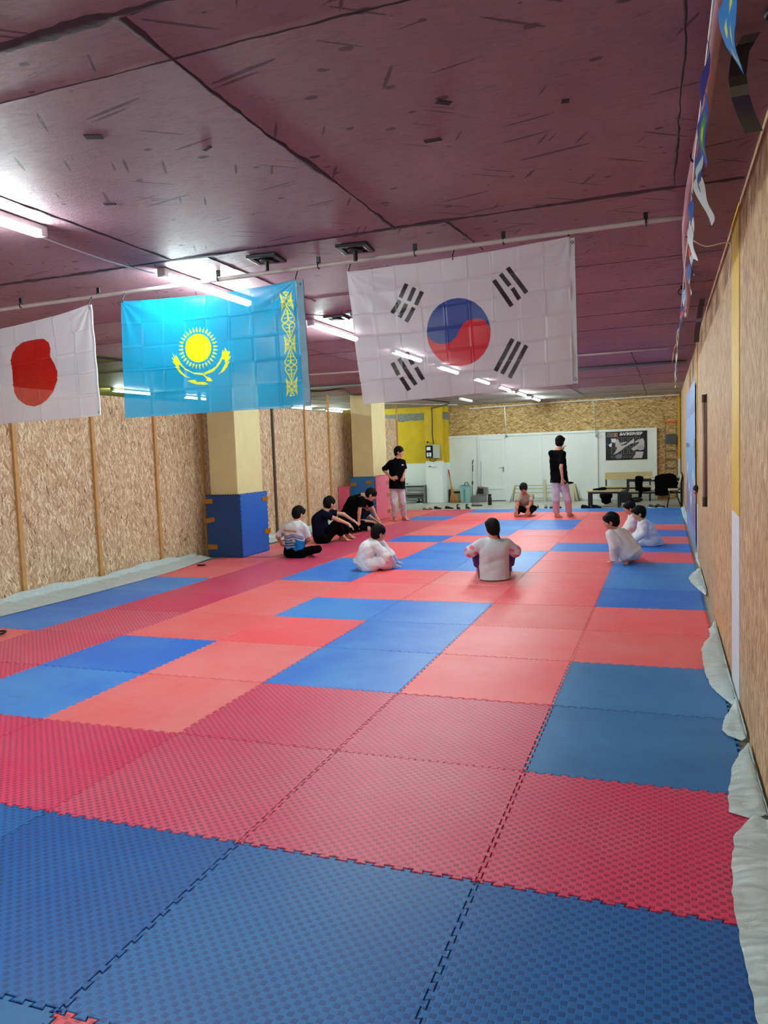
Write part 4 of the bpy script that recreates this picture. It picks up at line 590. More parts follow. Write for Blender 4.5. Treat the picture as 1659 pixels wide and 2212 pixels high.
JAP_DISC = [(-4.0124,2.5891),(-3.9334,2.586),(-3.8812,2.5493),(-3.8676,2.4944),(-3.8779,2.4306),(-3.8417,2.3704),(-3.8148,2.3109),(-3.8113,2.246),(-3.861,2.1518),(-3.9218,2.0938),(-3.9905,2.0576),(-4.0625,2.0432),(-4.1419,2.0586),(-4.2143,2.1033),(-4.2519,2.1646),(-4.2582,2.25),(-4.2591,2.3422),(-4.2743,2.4353),(-4.2444,2.4954),(-4.1923,2.5388),(-4.122,2.5766)]
KAZ_C = [(-3.1634,2.7805),(-1.7035,2.7767),(-1.6827,1.9137),(-3.1959,1.9087)]
KOR_C = [(-1.322,2.7832),(0.1257,2.8268),(0.1328,1.9494),(-1.2453,1.9023)]
JAP_C = [(-5.0745,2.6489),(-3.4604,2.786),(-3.4413,1.9385),(-5.2645,1.9046)]
# ================================================================ painted cloth
def inside(poly, X, Z):
    P = np.array(poly); n = len(P); r = np.zeros(X.shape, bool)
    x0, z0 = P.min(0); x1, z1 = P.max(0)
    m = (X >= x0) & (X <= x1) & (Z >= z0) & (Z <= z1)
    if not m.any(): return r
    x = X[m]; z = Z[m]; c = np.zeros(x.shape, bool)
    for i in range(n):
        ax, az = P[i]; bx, bz = P[i-1]
        if az == bz: continue
        k = ((az > z) != (bz > z)) & (x < (bx-ax)*(z-az)/(bz-az)+ax)
        c ^= k
    r[m] = c
    return r

def attr_mat(name, rough=.45, see=0.0, sheen=.5, transl=.3, fold=True):
    t = NT(name)
    a = t.n('ShaderNodeAttribute'); a.attribute_name = 'dye'
    nz = t.noise(t.coord(), 240, 2)
    nor = t.bump(nz, .0004)
    t.fin(a.outputs['Color'], rough, nor, **{'Specular IOR Level': sheen})
    if see or transl:
        tr = t.n('ShaderNodeBsdfTranslucent'); t.set(tr, 'Color', a.outputs['Color'])
        m1 = t.n('ShaderNodeMixShader'); m1.inputs[0].default_value = transl
        t.t.links.new(t.b.outputs[0], m1.inputs[1]); t.t.links.new(tr.outputs[0], m1.inputs[2])
        tp = t.n('ShaderNodeBsdfTransparent')
        m2 = t.n('ShaderNodeMixShader'); m2.inputs[0].default_value = see
        t.t.links.new(m1.outputs[0], m2.inputs[1]); t.t.links.new(tp.outputs[0], m2.inputs[2])
        t.t.links.new(m2.outputs[0], t.out.inputs[0])
    return t.m
M['flag'] = attr_mat('printed_flag_cloth', .32, .14, .6, .45)

def lin(c): return np.array(c[:3])
def flag_mesh(C, nu, nv, paint, y=2.2, seed=0, sag=.02, origin=None, mat=None, name='flag', creases=(7, 5)):
    """C: top left, top right, bottom right, bottom left in (x, z)"""
    rs = np.random.RandomState(seed)
    tl, tr, br, bl = [np.array(c) for c in C]
    u = np.linspace(0, 1, nu)[None, :]; v = np.linspace(0, 1, nv)[:, None]
    P = ((1-v)*(1-u))[..., None]*tl + ((1-v)*u)[..., None]*tr + (v*u)[..., None]*br + (v*(1-u))[..., None]*bl
    Xr, Zr = P[..., 0].copy(), P[..., 1].copy()
    col = paint(Xr, Zr, u + 0*v, v + 0*u)
    X, Z = Xr.copy(), Zr.copy()
    Z = Z - sag*4*(u*(1-u))*(1-v)**2
    # folded-once creases: facets between a coarse grid of random heights
    gu, gv = creases
    g = rs.uniform(-1, 1, (gv+1, gu+1))*.011
    fu = np.clip(u*gu, 0, gu-1e-6)+0*v; fv = np.clip(v*gv, 0, gv-1e-6)+0*u
    iu, iv = fu.astype(int), fv.astype(int); du, dv = fu-iu, fv-iv
    Y = (g[iv, iu]*(1-du)*(1-dv) + g[iv, iu+1]*du*(1-dv) + g[iv+1, iu]*(1-du)*dv + g[iv+1, iu+1]*du*dv)
    def ridge(d, w_): return np.exp(-(d/w_)**2)
    Y = Y + .0035*ridge(np.minimum(du, 1-du), .05)*rs.choice([-1, 1], (gv, gu))[iv, iu] + .0035*ridge(np.minimum(dv, 1-dv), .05)*rs.choice([-1, 1], (gv, gu))[iv, iu]
    # tension folds running from the hung corners
    for (cx_, sg) in ((0, 1), (1, -1)):
        ang = np.arctan2(v*.6+1e-4, (u-cx_)*sg+1e-4); rad = np.hypot((u-cx_), v*.6)
        Y = Y + .008*np.sin(ang*13+seed)*np.exp(-rad*2.6)*np.minimum(rad*8, 1)
    Y = Y + .018*np.sin(u*5.2+seed)*(v*.7+.3) + .006*np.sin(u*17+v*3+seed)*v
    Y = y + Y*1.0
    n = nu*nv
    co = np.stack([X, Y, Z], -1).reshape(n, 3)
    if origin is not None: co = co-np.array(origin)
    i = np.arange(n).reshape(nv, nu)
    q = np.stack([i[:-1, :-1], i[1:, :-1], i[1:, 1:], i[:-1, 1:]], -1).reshape(-1, 4)
    me = bpy.data.meshes.new(name)
    me.from_pydata(co.tolist(), [], q.tolist())
    at = me.color_attributes.new('dye', 'FLOAT_COLOR', 'POINT')
    at.data.foreach_set('color', np.concatenate([col.reshape(n, 3), np.ones((n, 1))], 1).astype(np.float32).ravel())
    me.polygons.foreach_set('use_smooth', [True]*len(q))
    me.materials.append(mat or M['flag'])
    o = bpy.data.objects.new(name, me); COL.objects.link(o)
    if origin is not None: o.location = origin
    return o

def paint_kaz(X, Z, u, v):
    c = np.zeros(X.shape+(3,)); c[...] = lin(srgb(0, 150, 196))
    m = np.zeros(X.shape, bool)
    for p in KAZ_POLYS: m |= inside(p, X, Z)
    c[m] = lin(srgb(226, 226, 20)); return c
def paint_kor(X, Z, u, v):
    c = np.zeros(X.shape+(3,)); c[...] = lin(srgb(206, 196, 204))
    for p in KOR_BARS: c[inside(p, X, Z)] = lin(srgb(18, 22, 26))
    d = inside(KOR_DISC, X, Z); b_ = inside(KOR_BLUE, X, Z)
    c[d] = lin(srgb(206, 22, 38)); c[d & b_] = lin(srgb(0, 62, 142))
    return c
def paint_jap(X, Z, u, v):
    c = np.zeros(X.shape+(3,)); c[...] = lin(srgb(206, 198, 206)); c[inside(JAP_DISC, X, Z)] = lin(srgb(182, 6, 16)); return c

def hoist(parent, x0, z0, x1, z1, col_m, w_=.035):
    L = under(parent)
    b = MB()
    n = 14; vs = []
    for k in range(n+1):
        t_ = k/n; x = x0+(x1-x0)*t_; z = z0+(z1-z0)*t_; yy = 2.2+.004*math.sin(k*1.7)
        vs += [L((x, yy-.004, z)), L((x+w_, yy-.004, z)), L((x+w_, yy+.004, z)), L((x, yy+.004, z))]
    fs = []
    for k in range(n):
        for a_ in range(4):
            c_ = (a_+1) % 4; fs.append((k*4+a_, k*4+c_, k*4+4+c_, k*4+4+a_))
    fs += [(0, 1, 2, 3), (n*4+3, n*4+2, n*4+1, n*4)]
    b.add(vs, fs)
    o = b.build('hoist_band', col_m, parent)
    for (x, z) in ((x0+(x1-x0)*.03+w_/2, z0+(z1-z0)*.03), (x0+(x1-x0)*.97+w_/2, z0+(z1-z0)*.97)):
        g = MB(); ring = [L((x+.008*math.cos(a), 2.193, z+.008*math.sin(a))) for a in [k*math.tau/12 for k in range(12)]]
        g.tube(ring, .0026, 6, closed=True); go = g.build('grommet', M['steel'], parent, smooth=True)
    return o
M['band_white'] = plain('white_hoist_band', srgb(206, 200, 208), .6, .04)
M['band_grey'] = plain('grey_blue_hoist_band', srgb(120, 150, 172), .6, .05)

kz = flag_mesh(KAZ_C, 560, 330, paint_kaz, seed=3, sag=.03, origin=(-2.43, 2.2, 2.78), creases=(8, 5))
tag(kz, 'turquoise flag with a yellow sun, soaring eagle and ornament band hanging from the ceiling pipe', 'flag')
hoist(kz, -1.703, 2.77, -1.683, 1.915, M['band_grey'], .05)
kr = flag_mesh(KOR_C, 520, 320, paint_kor, seed=5, sag=.012, origin=(-.6, 2.2, 2.8), creases=(9, 6))
tag(kr, 'large white flag with red and blue disc and black bars hanging from the ceiling pipe', 'flag')
hoist(kr, .125, 2.82, .132, 1.953, M['band_white'], .03)
jp = flag_mesh([(-4.93, 2.66), JAP_C[1], JAP_C[2], (-4.93, 1.91)], 300, 240, paint_jap, seed=9, sag=.035, origin=(-4.2, 2.2, 2.76), creases=(8, 5))
tag(jp, 'white flag with a red disc at the left edge of the photo', 'flag')
hoist(jp, -3.462, 2.78, -3.441, 1.94, M['band_white'], .022)

def ties(parent, pts):
    L = under(parent); 
    for (x, z) in pts:
        g = MB(); g.tube([L((x, 2.2, z-.012)), L((x, 2.205, z+.02)), L((x, 2.235, 2.84)), L((x, 2.255, 2.86))], .004, 6); g.build('tie', M['black_metal'], parent, smooth=True)
ties(kz, [(-3.155, 2.778), (-1.71, 2.772)]); ties(kr, [(-1.315, 2.782), (.118, 2.822), (-.6, 2.79)]); ties(jp, [(-3.468, 2.78)])
# ceiling pipe the flags hang from, with its clamps
b = MB()
px = [(-7.0, 2.30, 2.86), (-4.6, 2.30, 2.855), (-3.2, 2.245, 2.85), (-1.5, 2.235, 2.858), (-.2, 2.23, 2.862), (.55, 2.24, 2.868), (.80, 2.25, 2.87)]
b.tube(px, .015, 10)
pipe = b.build('flag_pipe', M['pale_pipe'], smooth=True, origin=(-2.0, 2.24, 2.86))
tag(pipe, 'pale conduit pipe under the ceiling from which the three flags hang', 'pipe')
for x in (.56, -.28, -.86, -1.55, -2.34, -3.43, -4.2):
    c = MB(); yc = 2.24 if x > -3.3 else 2.275
    ring = [(x, yc+.02*math.cos(a), 2.862+.02*math.sin(a)) for a in [k*math.tau/14 for k in range(15)]]
    c.tube(ring, .005, 6); c.bb(x-.012, x+.012, yc-.008, yc+.008, 2.878, H-.001)
    c.v = [tuple(under(pipe)(v)) for v in c.v]
    c.build('clamp', M['black_metal'], pipe)
# the pipe along the right side, carrying the bunting
b = MB(); b.tube([(.84, -3.0, 2.87), (.82, -.6, 2.87), (.81, .9, 2.865), (.785, 1.7, 2.865), (.78, 2.4, 2.862), (.80, 3.2, 2.865), (.86, 4.8, 2.865), (.87, 6.0, 2.87)], .021, 10)
p2 = b.build('ceiling_pipe', M['pinkpipe'], smooth=True, origin=(.82, 1.5, 2.865))
tag(p2, 'pink painted pipe running under the ceiling close to the right wall', 'pipe')
for y in (-.4, 1.25, 2.6, 4.6):
    c = MB(); x = .80
    ring = [(x+.026*math.cos(a), y, 2.866+.026*math.sin(a)) for a in [k*math.tau/14 for k in range(15)]]
    c.tube(ring, .005, 6); c.bb(x-.008, x+.008, y-.01, y+.01, 2.89, H-.001)
    c.v = [tuple(under(p2)(v)) for v in c.v]; c.build('clamp', M['black_metal'], p2)
# further conduits across the ceiling
for pts, r, m, lab in (([(-6.4, 8.6, 2.88), (-3.5, 8.9, 2.88), (-.2, 9.0, 2.885), (.7, 8.9, 2.885)], .014, M['pale_pipe'], 'thin pale conduit crossing the ceiling midway down the hall'),
                       ([(-6.4, 11.0, 2.875), (-2, 11.0, 2.875), (1.0, 10.9, 2.875)], .032, M['grey_plastic'], 'thick grey pipe crossing the ceiling beyond the thin pale conduit')):
    b = MB(); b.tube(pts, r, 10); o = b.build('ceiling_conduit', m, smooth=True, origin=pts[1]); tag(o, lab, 'pipe')
# loose wires
def wire(name, pts, r, m, label, cat='cable'):
    # Catmull-Rom through the points
    P = [Vector(p) for p in pts]; out = []
    for i in range(len(P)-1):
        a, b_, c, d_ = P[max(i-1, 0)], P[i], P[i+1], P[min(i+2, len(P)-1)]
        for k in range(8):
            t_ = k/8; out.append(.5*((2*b_)+(c-a)*t_+(2*a-5*b_+4*c-d_)*t_*t_+(3*b_-a-3*c+d_)*t_**3))
    out.append(P[-1])
    b = MB(); b.tube(out, r, 6); o = b.build(name, m, smooth=True, origin=tuple(P[len(P)//2])); tag(o, label, cat); return o
wire('lamp_cable', [(-2.70, .88, 2.885), (-2.72, 1.3, 2.88), (-2.73, 1.7, 2.885), (-2.69, 2.05, 2.885)], .006, M['white'], 'thin white cable joining the two nearest tube lamps')
wire('ceiling_cable', [(-6.2, 5.0, 2.9), (-5.9, 5.4, 2.88), (-5.95, 6.2, 2.885), (-5.9, 7.2, 2.9)], .014, M['black'], 'thick black cable on the ceiling between the red disc flag and the turquoise flag')
wire('ceiling_cable', [(-6.3, 11.3, 2.905), (-5.9, 11.6, 2.86), (-5.5, 11.9, 2.9), (-5.6, 12.7, 2.83), (-5.2, 13.2, 2.88), (-5.3, 14.0, 2.88), (-5.1, 14.6, 2.84), (-4.9, 15.2, 2.9)], .014, M['black'], 'slack black cable on the ceiling between the turquoise and the large white flag')
wire('ceiling_cable', [(-7.5, 14.0, 2.9), (-6.9, 15.5, 2.86), (-6.4, 16.5, 2.88), (-5.6, 18.0, 2.87), (-5.1, 19.6, 2.9)], .012, M['white'], 'white cable sagging toward the yellow corner of the back wall')
wire('ceiling_cable', [(-5.2, 16.4, 2.905), (-4.8, 17.4, 2.85), (-5.2, 18.6, 2.86), (-5.95, 19.75, 2.86)], .016, M['black'], 'black cable on the ceiling above the yellow column')

# scorched mounting plates on the ceiling
def plate(x, y, label, stub=True, s=.17, rz=0.1):
    r = thing('mounting_plate', label, 'mounting plate', (x, y, H-.001), rz)
    b = MB(); b.bb(-s/2, s/2, -s/2, s/2, -.012, 0); b.build('plate', M['soot'], r, bevel=.003)
    b = MB()
    for a, c, d_, e in ((-s/2-.02, s/2+.02, -s/2-.02, -s/2+.015), (-s/2-.02, s/2+.02, s/2-.015, s/2+.02), (-s/2-.02, -s/2+.015, -s/2, s/2), (s/2-.015, s/2+.02, -s/2, s/2)): b.bb(a, c, d_, e, -.022, -.001)
    b.build('rim', M['black_metal'], r, bevel=.004)
    b = MB(); b.lathe((0, 0, -.03), [(.001, 0), (.05, .0), (.045, .02), (.001, .022)], 16); b.build('collar', M['soot'], r)
    if stub:
        b = MB(); b.cyl((0, 0, -.09), (0, 0, -.012), .014, n=10); b.build('stub', M['black_metal'], r)
    r['group'] = 'mounting plates on the ceiling'
    return r
plate(-1.86, 2.08, 'black square mounting plate on the ceiling just above the turquoise flag corner')
plate(-1.23, 2.12, 'square mounting plate on the ceiling above the left corner of the large white flag')
plate(-2.36, 4.40, 'dark mounting plate on the ceiling above the second lit tube, left one', False)
plate(-2.22, 4.85, 'dark mounting plate partly hidden behind the large white flag edge', False, .14)
plate(-2.1, 4.25, 'small dark plate touching the large white flag edge, highest one', False, .11)

# ---------------------------------------------------------------- bunting
M['bunting'] = attr_mat('printed_bunting_paper', .5, 0.0, .4, .25)
def small_flag(pts, y0, y1, paint, label, name='bunting_flag', x0=.8, tilt=0.0, curl=.0):
    """a little flag in the plane along the string; pts polygon in (along 0..1, down metres)"""
    nu, nv = 14, 18
    us = np.array([p[0] for p in pts]); b = MB()
    # build as a grid between the top edge and the lower outline
    cols = []; verts = []
    depth = max(p[1] for p in pts)
    def low(u):
        lo = [p for p in pts if p[1] > 0]
        lo = sorted(lo)
        if u <= lo[0][0]: return lo[0][1]
        for a, c in zip(lo[:-1], lo[1:]):
            if a[0] <= u <= c[0]: return a[1]+(c[1]-a[1])*(u-a[0])/max(c[0]-a[0], 1e-6)
        return lo[-1][1]
    zt = 2.835
    for j in range(nv+1):
        for i in range(nu+1):
            u = i/nu; v = j/nv*low(u)
            x = x0+tilt*v+curl*math.sin(u*3.1)*v+.01*math.sin(v*22+u*4)
            verts.append((x, y0+(y1-y0)*u+.15*curl*v, zt-v)); cols.append(paint(u, v/depth))
    fs = []
    for j in range(nv):
        for i in range(nu):
            a = j*(nu+1)+i; fs.append((a, a+nu+1, a+nu+2, a+1))
    c0 = Vector((x0, (y0+y1)/2, zt))
    me = bpy.data.meshes.new(name); me.from_pydata([tuple(Vector(v)-c0) for v in verts], [], fs)
    at = me.color_attributes.new('dye', 'FLOAT_COLOR', 'POINT')
    at.data.foreach_set('color', np.array([list(c[:3])+[1] for c in cols], np.float32).ravel())
    me.materials.append(M['bunting'])
    o = bpy.data.objects.new(name, me); COL.objects.link(o); o.location = c0
    sl = o.modifiers.new('solid', 'SOLIDIFY'); sl.thickness = .0012
    tag(o, label, 'bunting flag', 'paper flags strung along the right side'); return o
RECT = [(0, .2), (1, .2)]
c_ = lambda *a: srgb(*a)
def p_stars(u, v):
    for (a, b_) in ((.3, .25), (.6, .4), (.35, .6), (.65, .7), (.5, .85)):
        if abs(u-a) < .06 and abs(v-b_) < .07: return c_(220, 214, 70)
    return c_(40, 120, 190)
def p_brazil(u, v):
    d = abs(u-.5)/.36+abs(v-.5)/.42
    return c_(210, 200, 60) if d < .35 else (c_(70, 130, 60) if d < 1 else c_(34, 52, 140))
solid = lambda c: (lambda u, v: c)
stripes = lambda *cs: (lambda u, v: cs[min(int(v*len(cs)), len(cs)-1)])
vstr = lambda *cs: (lambda u, v: cs[min(int(u*len(cs)), len(cs)-1)])
b = MB(); sp_ = [(.80, -1.5, 2.84), (.795, 0.0, 2.84), (.79, 1.2, 2.838), (.80, 2.2, 2.835), (.80, 3.4, 2.84), (.81, 5.0, 2.838), (.82, 7.5, 2.835), (.83, 10, 2.835), (.84, 12.4, 2.83)]
b.tube(sp_, .004, 6); o = b.build('bunting_string', M['white'], smooth=True, origin=(.8, 3, 2.84)); tag(o, 'white string of paper flags strung beneath the ceiling near the right wall', 'string')
blk = [(-.30, -.05, p_stars, 'bright blue bunting flag with yellow marks, topmost at the right', [(0, .16), (.5, .24), (1, .10)], .25, .05, .82),
       (.10, .35, solid(c_(28, 22, 110)), 'narrow navy bunting flag left of the bright blue one', [(0, .2), (1, .1)], -.05, 0, .79),
       (.45, .80, p_brazil, 'blue bunting flag with green and yellow diamond', [(0, .19), (.5, .2), (1, .17)], .12, .05, .795),
       (.95, 1.22, stripes(c_(40, 66, 130), c_(180, 190, 190), c_(40, 66, 130)), 'blue bunting flag edged in white above the grey kite-shaped one', [(0, .17), (1, .14)], .10, .0, .80),
       (1.30, 1.55, solid(c_(176, 170, 170)), 'plain pale grey kite-shaped bunting flag near the ceiling joint', [(0, .06), (.4, .17), (1, .21)], .55, .25, .80),
       (1.68, 1.90, solid(c_(30, 70, 150)), 'blue bunting flag just below the pale grey kite-shaped one', [(0, .10), (1, .16)], .1, .1, .79),
       (2.0, 2.45, solid(c_(196, 196, 200)), 'crumpled white bunting flag at the pipe junction', [(0, .14), (.6, .22), (1, .16)], .12, .2, .80),
       (2.65, 2.9, stripes(c_(210, 80, 60), c_(200, 200, 206), c_(50, 70, 150)), 'orange red bunting flag under the crumpled white one', [(0, .2), (1, .18)], .1, .1, .82),
       (3.2, 3.5, stripes(c_(70, 100, 170), c_(70, 100, 170), c_(196, 200, 206)), 'blue and white bunting flag above the blue and red cluster', [(0, .17), (1, .2)], .1, .1, .82),
       (4.1, 4.5, stripes(c_(150, 180, 214), c_(206, 206, 210)), 'light blue and white bunting flag in the middle of the string', [(0, .2), (1, .2)], .05, .1, .81),
       (4.9, 5.3, stripes(c_(34, 54, 150), c_(200, 60, 80), c_(34, 54, 150)), 'blue and red bunting flag beside the hanging dark strip', [(0, .2), (1, .2)], .08, .0, .81),
       (5.9, 6.3, stripes(c_(24, 26, 100), c_(190, 176, 190)), 'dark blue and pale bunting flag beyond the blue and red one', [(0, .2), (1, .2)], -.1, 0, .80),
       (6.8, 7.3, vstr(c_(196, 170, 50), c_(170, 150, 190), c_(60, 140, 80)), 'yellow and lilac bunting flag low on the string', [(0, .2), (1, .2)], .05, 0, .80),
       (7.7, 8.2, vstr(c_(196, 24, 34), c_(220, 216, 220)), 'red and white bunting flag sticking out to the left', [(0, .12), (.5, .25), (1, .2)], -.4, 0, .80),
       (8.8, 9.4, stripes(c_(210, 190, 90), c_(200, 200, 206), c_(60, 150, 90)), 'yellow, white and green bunting flag below the red and white one', [(0, .25), (1, .25)], .0, 0, .82),
       (10.2, 10.8, stripes(c_(176, 150, 200), c_(200, 180, 186)), 'lilac bunting flag near the far end of the string', [(0, .2), (1, .3)], .0, 0, .83),
       (11.8, 12.4, stripes(c_(206, 190, 190), c_(206, 206, 120)), 'last pale bunting flag at the far end of the string', [(0, .3), (1, .28)], .0, 0, .84)]
for (a, e, pf, lab, pts, tilt, curl, xx) in blk:
    small_flag(pts, a, e, pf, lab, x0=xx, tilt=tilt*.6, curl=curl*.5)
# two hanging strips of dark tape
def strip(name, pts, w_, label, m, dirv):
    b = MB(); P = [Vector(p) for p in pts]; d = Vector(dirv).normalized()*w_/2
    n = Vector((0, 1, 0)) if abs(d.y) < .01 else Vector((1, 0, 0))
    vs = []
    for p in P: vs += [p-d, p+d, p+d+n*.0015, p-d+n*.0015]
    fs = [(0, 1, 2, 3)]
    for k in range(len(P)-1):
        for a_ in range(4): c = (a_+1) % 4; fs.append((k*4+a_, k*4+c, k*4+4+c, k*4+4+a_))
    k = (len(P)-1)*4; fs.append((k+3, k+2, k+1, k)); b.add(vs, fs)
    o = b.build(name, m, origin=pts[0], smooth=False); tag(o, label, 'strip'); return o
t = NT('dark_film_strip'); co = t.coord(); spx = t.n('ShaderNodeSeparateXYZ'); t.set(spx, 0, co)
cc = t.ramp(t.math('MULTIPLY', t.math('ABSOLUTE', spx.outputs[2]), 3.2), [(0, srgb(62, 56, 54)), (.42, srgb(56, 52, 50)), (.5, srgb(116, 120, 116)), (.6, srgb(58, 48, 84)), (.72, srgb(62, 46, 66)), (.8, srgb(60, 56, 52))], 'CONSTANT')
t.fin(cc, .3); M['film_dark'] = t.m
strip('hanging_strip', [(.935, .30, H-.004), (.90, .30, 2.86), (.892, .30, 2.79), (.90, .31, 2.73), (.92, .32, 2.67), (.945, .33, 2.61)], .055, 'dark shiny film strip hanging from the ceiling at the top right', M['film_dark'], (1, 0, 0))
strip('hanging_strip', [(1.0, 5.35, H-.004), (.99, 5.4, 2.86), (.975, 5.5, 2.76), (.96, 5.6, 2.64), (.955, 5.65, 2.55)], .05, 'grey brown strip hanging beside the right wall farther down the hall', M['film_dark'], (1, 0, 0))
b = MB(); b.ell((.99, .16, H-.02), (.035, .03, .022)); b.tube([(1.0, .16, H-.02), (1.03, .18, H-.05), (1.05, .2, H-.06)], .006, 6)
tag(b.build('cable_knot', M['black'], smooth=True, origin=(.99, .16, H-.02)), 'black knot of cable on the ceiling at the upper right corner', 'cable')
wire('wall_wire', [(.83, 2.55, 2.80), (.90, 2.6, 2.77), (.98, 2.62, 2.78), (1.045, 2.66, 2.78), (1.05, 2.75, 2.68), (1.045, 2.80, 2.60)], .004, M['white'], 'white wire from the bunting pipe to a nail in the yellow stud')
# ================================================================ puzzle mats
TEETH = 13; TA = .0085
def edge_curve():
    p = 1/TEETH; pts = [(0, 0), (.10*p, 0), (.10*p, -TA)]
    for i in range(TEETH):
        pts += [((i+.32)*p, -TA), ((i+.24)*p, TA), ((i+.76)*p, TA), ((i+.68)*p, -TA)]
    pts += [(1-.10*p, -TA), (1-.10*p, 0)]
    return pts
EC = edge_curve()
def tile_outline(w_=1.0, h_=1.0, x0=0.0, y0=0.0, notch=None):
    a = [(x0+t_*w_, y0+o_) for t_, o_ in EC]
    b_ = [(x0+w_+o_, y0+t_*h_) for t_, o_ in EC]
    c = [(x0+t_*w_, y0+h_+o_) for t_, o_ in EC][::-1]
    c = [(x0+w_, y0+h_)]+c[:-1]
    d_ = [(x0+o_, y0+t_*h_) for t_, o_ in EC][::-1]
    d_ = [(x0, y0+h_)]+d_[:-1]
    return a+b_+c+d_
def offset(poly, d):
    n = len(poly); out = []
    for i in range(n):
        a = Vector(poly[i-1]); b_ = Vector(poly[i]); c = Vector(poly[(i+1) % n])
        e1 = (b_-a); e2 = (c-b_)
        if e1.length < 1e-9 or e2.length < 1e-9: out.append(poly[i]); continue
        n1 = Vector((-e1.y, e1.x)).normalized(); n2 = Vector((-e2.y, e2.x)).normalized()
        k = n1+n2; l = k.length
        k = n1 if l < .1 else k/l
        s = d/max(k.dot(n1), .5)
        out.append((b_.x+k.x*s, b_.y+k.y*s))
    return out
def clean(poly):
    out = []
    for p in poly:
        if not out or (abs(out[-1][0]-p[0])+abs(out[-1][1]-p[1])) > 1e-7: out.append(p)
    if abs(out[0][0]-out[-1][0])+abs(out[0][1]-out[-1][1]) < 1e-7: out.pop()
    return out
def mat_mesh(name, m, poly=None, th=.02):
    poly = clean(poly or tile_outline())
    A = offset(poly, .0012); B_ = offset(poly, .0030)
    n = len(poly)
    vs = [(x, y, -th) for x, y in A]+[(x, y, -.0022) for x, y in A]+[(x, y, 0) for x, y in B_]
    fs = [tuple(range(n))[::-1], tuple(range(2*n, 3*n))]
    for i in range(n):
        j = (i+1) % n
        fs += [(i, j, n+j, n+i), (n+i, n+j, 2*n+j, 2*n+i)]
    me = bpy.data.meshes.new(name); me.from_pydata(vs, [], fs); me.materials.append(m); me.update()
    return me
GRID = {16: 'OPBBBBB', 15: 'OPRRRRB', 14: 'OBRRRRB', 13: 'OPRBBRB', 12: 'OPOBBRR', 11: 'OPOBRRB', 10: 'OPBORRR', 9: 'OPRBRBB',
        8: 'OPRBBRR', 7: 'OPBBBRB', 6: 'OPBRORB', 5: 'BPORRRB', 4: 'BPOBBOR', 3: 'BPORBRO', 2: 'OPBOBRD', 1: 'OPBOPPD', 0: 'PPPPPPP', -1: 'TTTTTTT', -2: 'DDDDDSB'}
KIND = {'P': 'pink woven', 'T': 'dark blue woven', 'S': 'red woven', 'R': 'coral', 'O': 'faded coral', 'B': 'bright blue', 'D': 'dull blue'}
ORD = ['first', 'second', 'third', 'fourth', 'fifth', 'sixth', 'seventh', 'eighth', 'ninth', 'tenth', 'eleventh', 'twelfth', 'thirteenth', 'fourteenth', 'fifteenth', 'sixteenth', 'seventeenth', 'eighteenth', 'nineteenth']
meshes = {k: mat_mesh('foam_mat', M[k]) for k in KIND}
cutouts = {(-6, 7): [(-5.65+6, .86)], }
Minv = cam.matrix_world.inverted()
def in_view(x, y, margin=.10):
    for i in range(6):
        for j in range(6):
            p = Minv @ Vector((x+i/5, y+j/5, 0))
            if p.z > -.1: continue
            u = p.x/-p.z*1652.5/1659+.5; v = .5+p.y/-p.z*1652.5/2212
            if -margin < u < 1+margin and -margin < v < 1+margin: return True
    return False
for r, row in GRID.items():
    for ci, k in enumerate(row):
        c = ci-6
        if not in_view(c, r): continue
        me = meshes[k]
        if c == -6 and r in (7, 8):
            # cut around the column standing here
            base = tile_outline()
            if r == 7: pol = [p for p in base if not (p[1] > .84 and p[0] < .36)]
            else: pol = [p for p in base if not (p[1] < .72 and p[0] < .37)]
            if r == 7:
                k0 = max(range(len(pol)), key=lambda i: (pol[i][1] > .9, -pol[i][0]))
                pol = pol[:k0+1]+[(.36, 1.0), (.36, .85), (0.0, .85)]+pol[k0+1:]
            else:
                bot = [p for p in base[:len(EC)] if p[0] > .38]
                rest = [p for p in base[len(EC):] if not (p[0] < .1 and p[1] < .73)]
                pol = bot+rest+[(0, .72), (.37, .72), (.37, 0)]
            me = mat_mesh('foam_mat', M[k], pol)
        o = bpy.data.objects.new('foam_mat', me); COL.objects.link(o)
        o.location = (c+random.uniform(-.0012, .0012), r+random.uniform(-.0015, .0015), random.uniform(-.0006, .0006))
        o.scale = (1, .9965 if r in (1, 2, -1) else .9985, 1)
        col_n = 'right wall column' if c == 0 else ORD[-c]+' column from right wall'
        lab = KIND[k]+' puzzle mat, '+('in the right wall column' if c == 0 else col_n)+', '+(ORD[r+2]+' row from camera' if r > -2 else 'nearest row at the lower edge')
        tag(o, lab, 'puzzle mat', 'interlocking floor mats')

# mats stood up around the columns, held with brown tape
def standing_mat(key, w_, h_, label, origin, rot, name='standing_mat'):
    pol = tile_outline(w_, h_)
    nt = max(3, int(round(TEETH*w_)))
    me = mat_mesh(name, M[key], pol, .018)
    o = bpy.data.objects.new(name, me); COL.objects.link(o)
    o.location = origin; o.rotation_euler = rot
    b = MB(); b.bb(.012, w_-.012, .012, h_-.012, -.0215, -.0185)
    b.build('backing_layer', M['K'], o)
    tag(o, label, 'padding mat'); return o
HP = math.pi/2
M['N'] = foam('foam_navy_blue', srgb(0, 56, 112), srgb(4, 66, 126), False, .45)
standing_mat('N', .62, .99, 'dark blue puzzle mat taped upright on the front of the nearest pillar', (-6.22, 7.82, .012), (HP, 0, 0))
M['Tv'] = foam('foam_blue_woven_bright', srgb(8, 92, 188), srgb(20, 104, 198), True, .42)
standing_mat('Tv', .86, .99, 'bright blue woven puzzle mat standing on the right side of the nearest pillar', (-5.60, 7.846, .012), (HP, 0, HP))
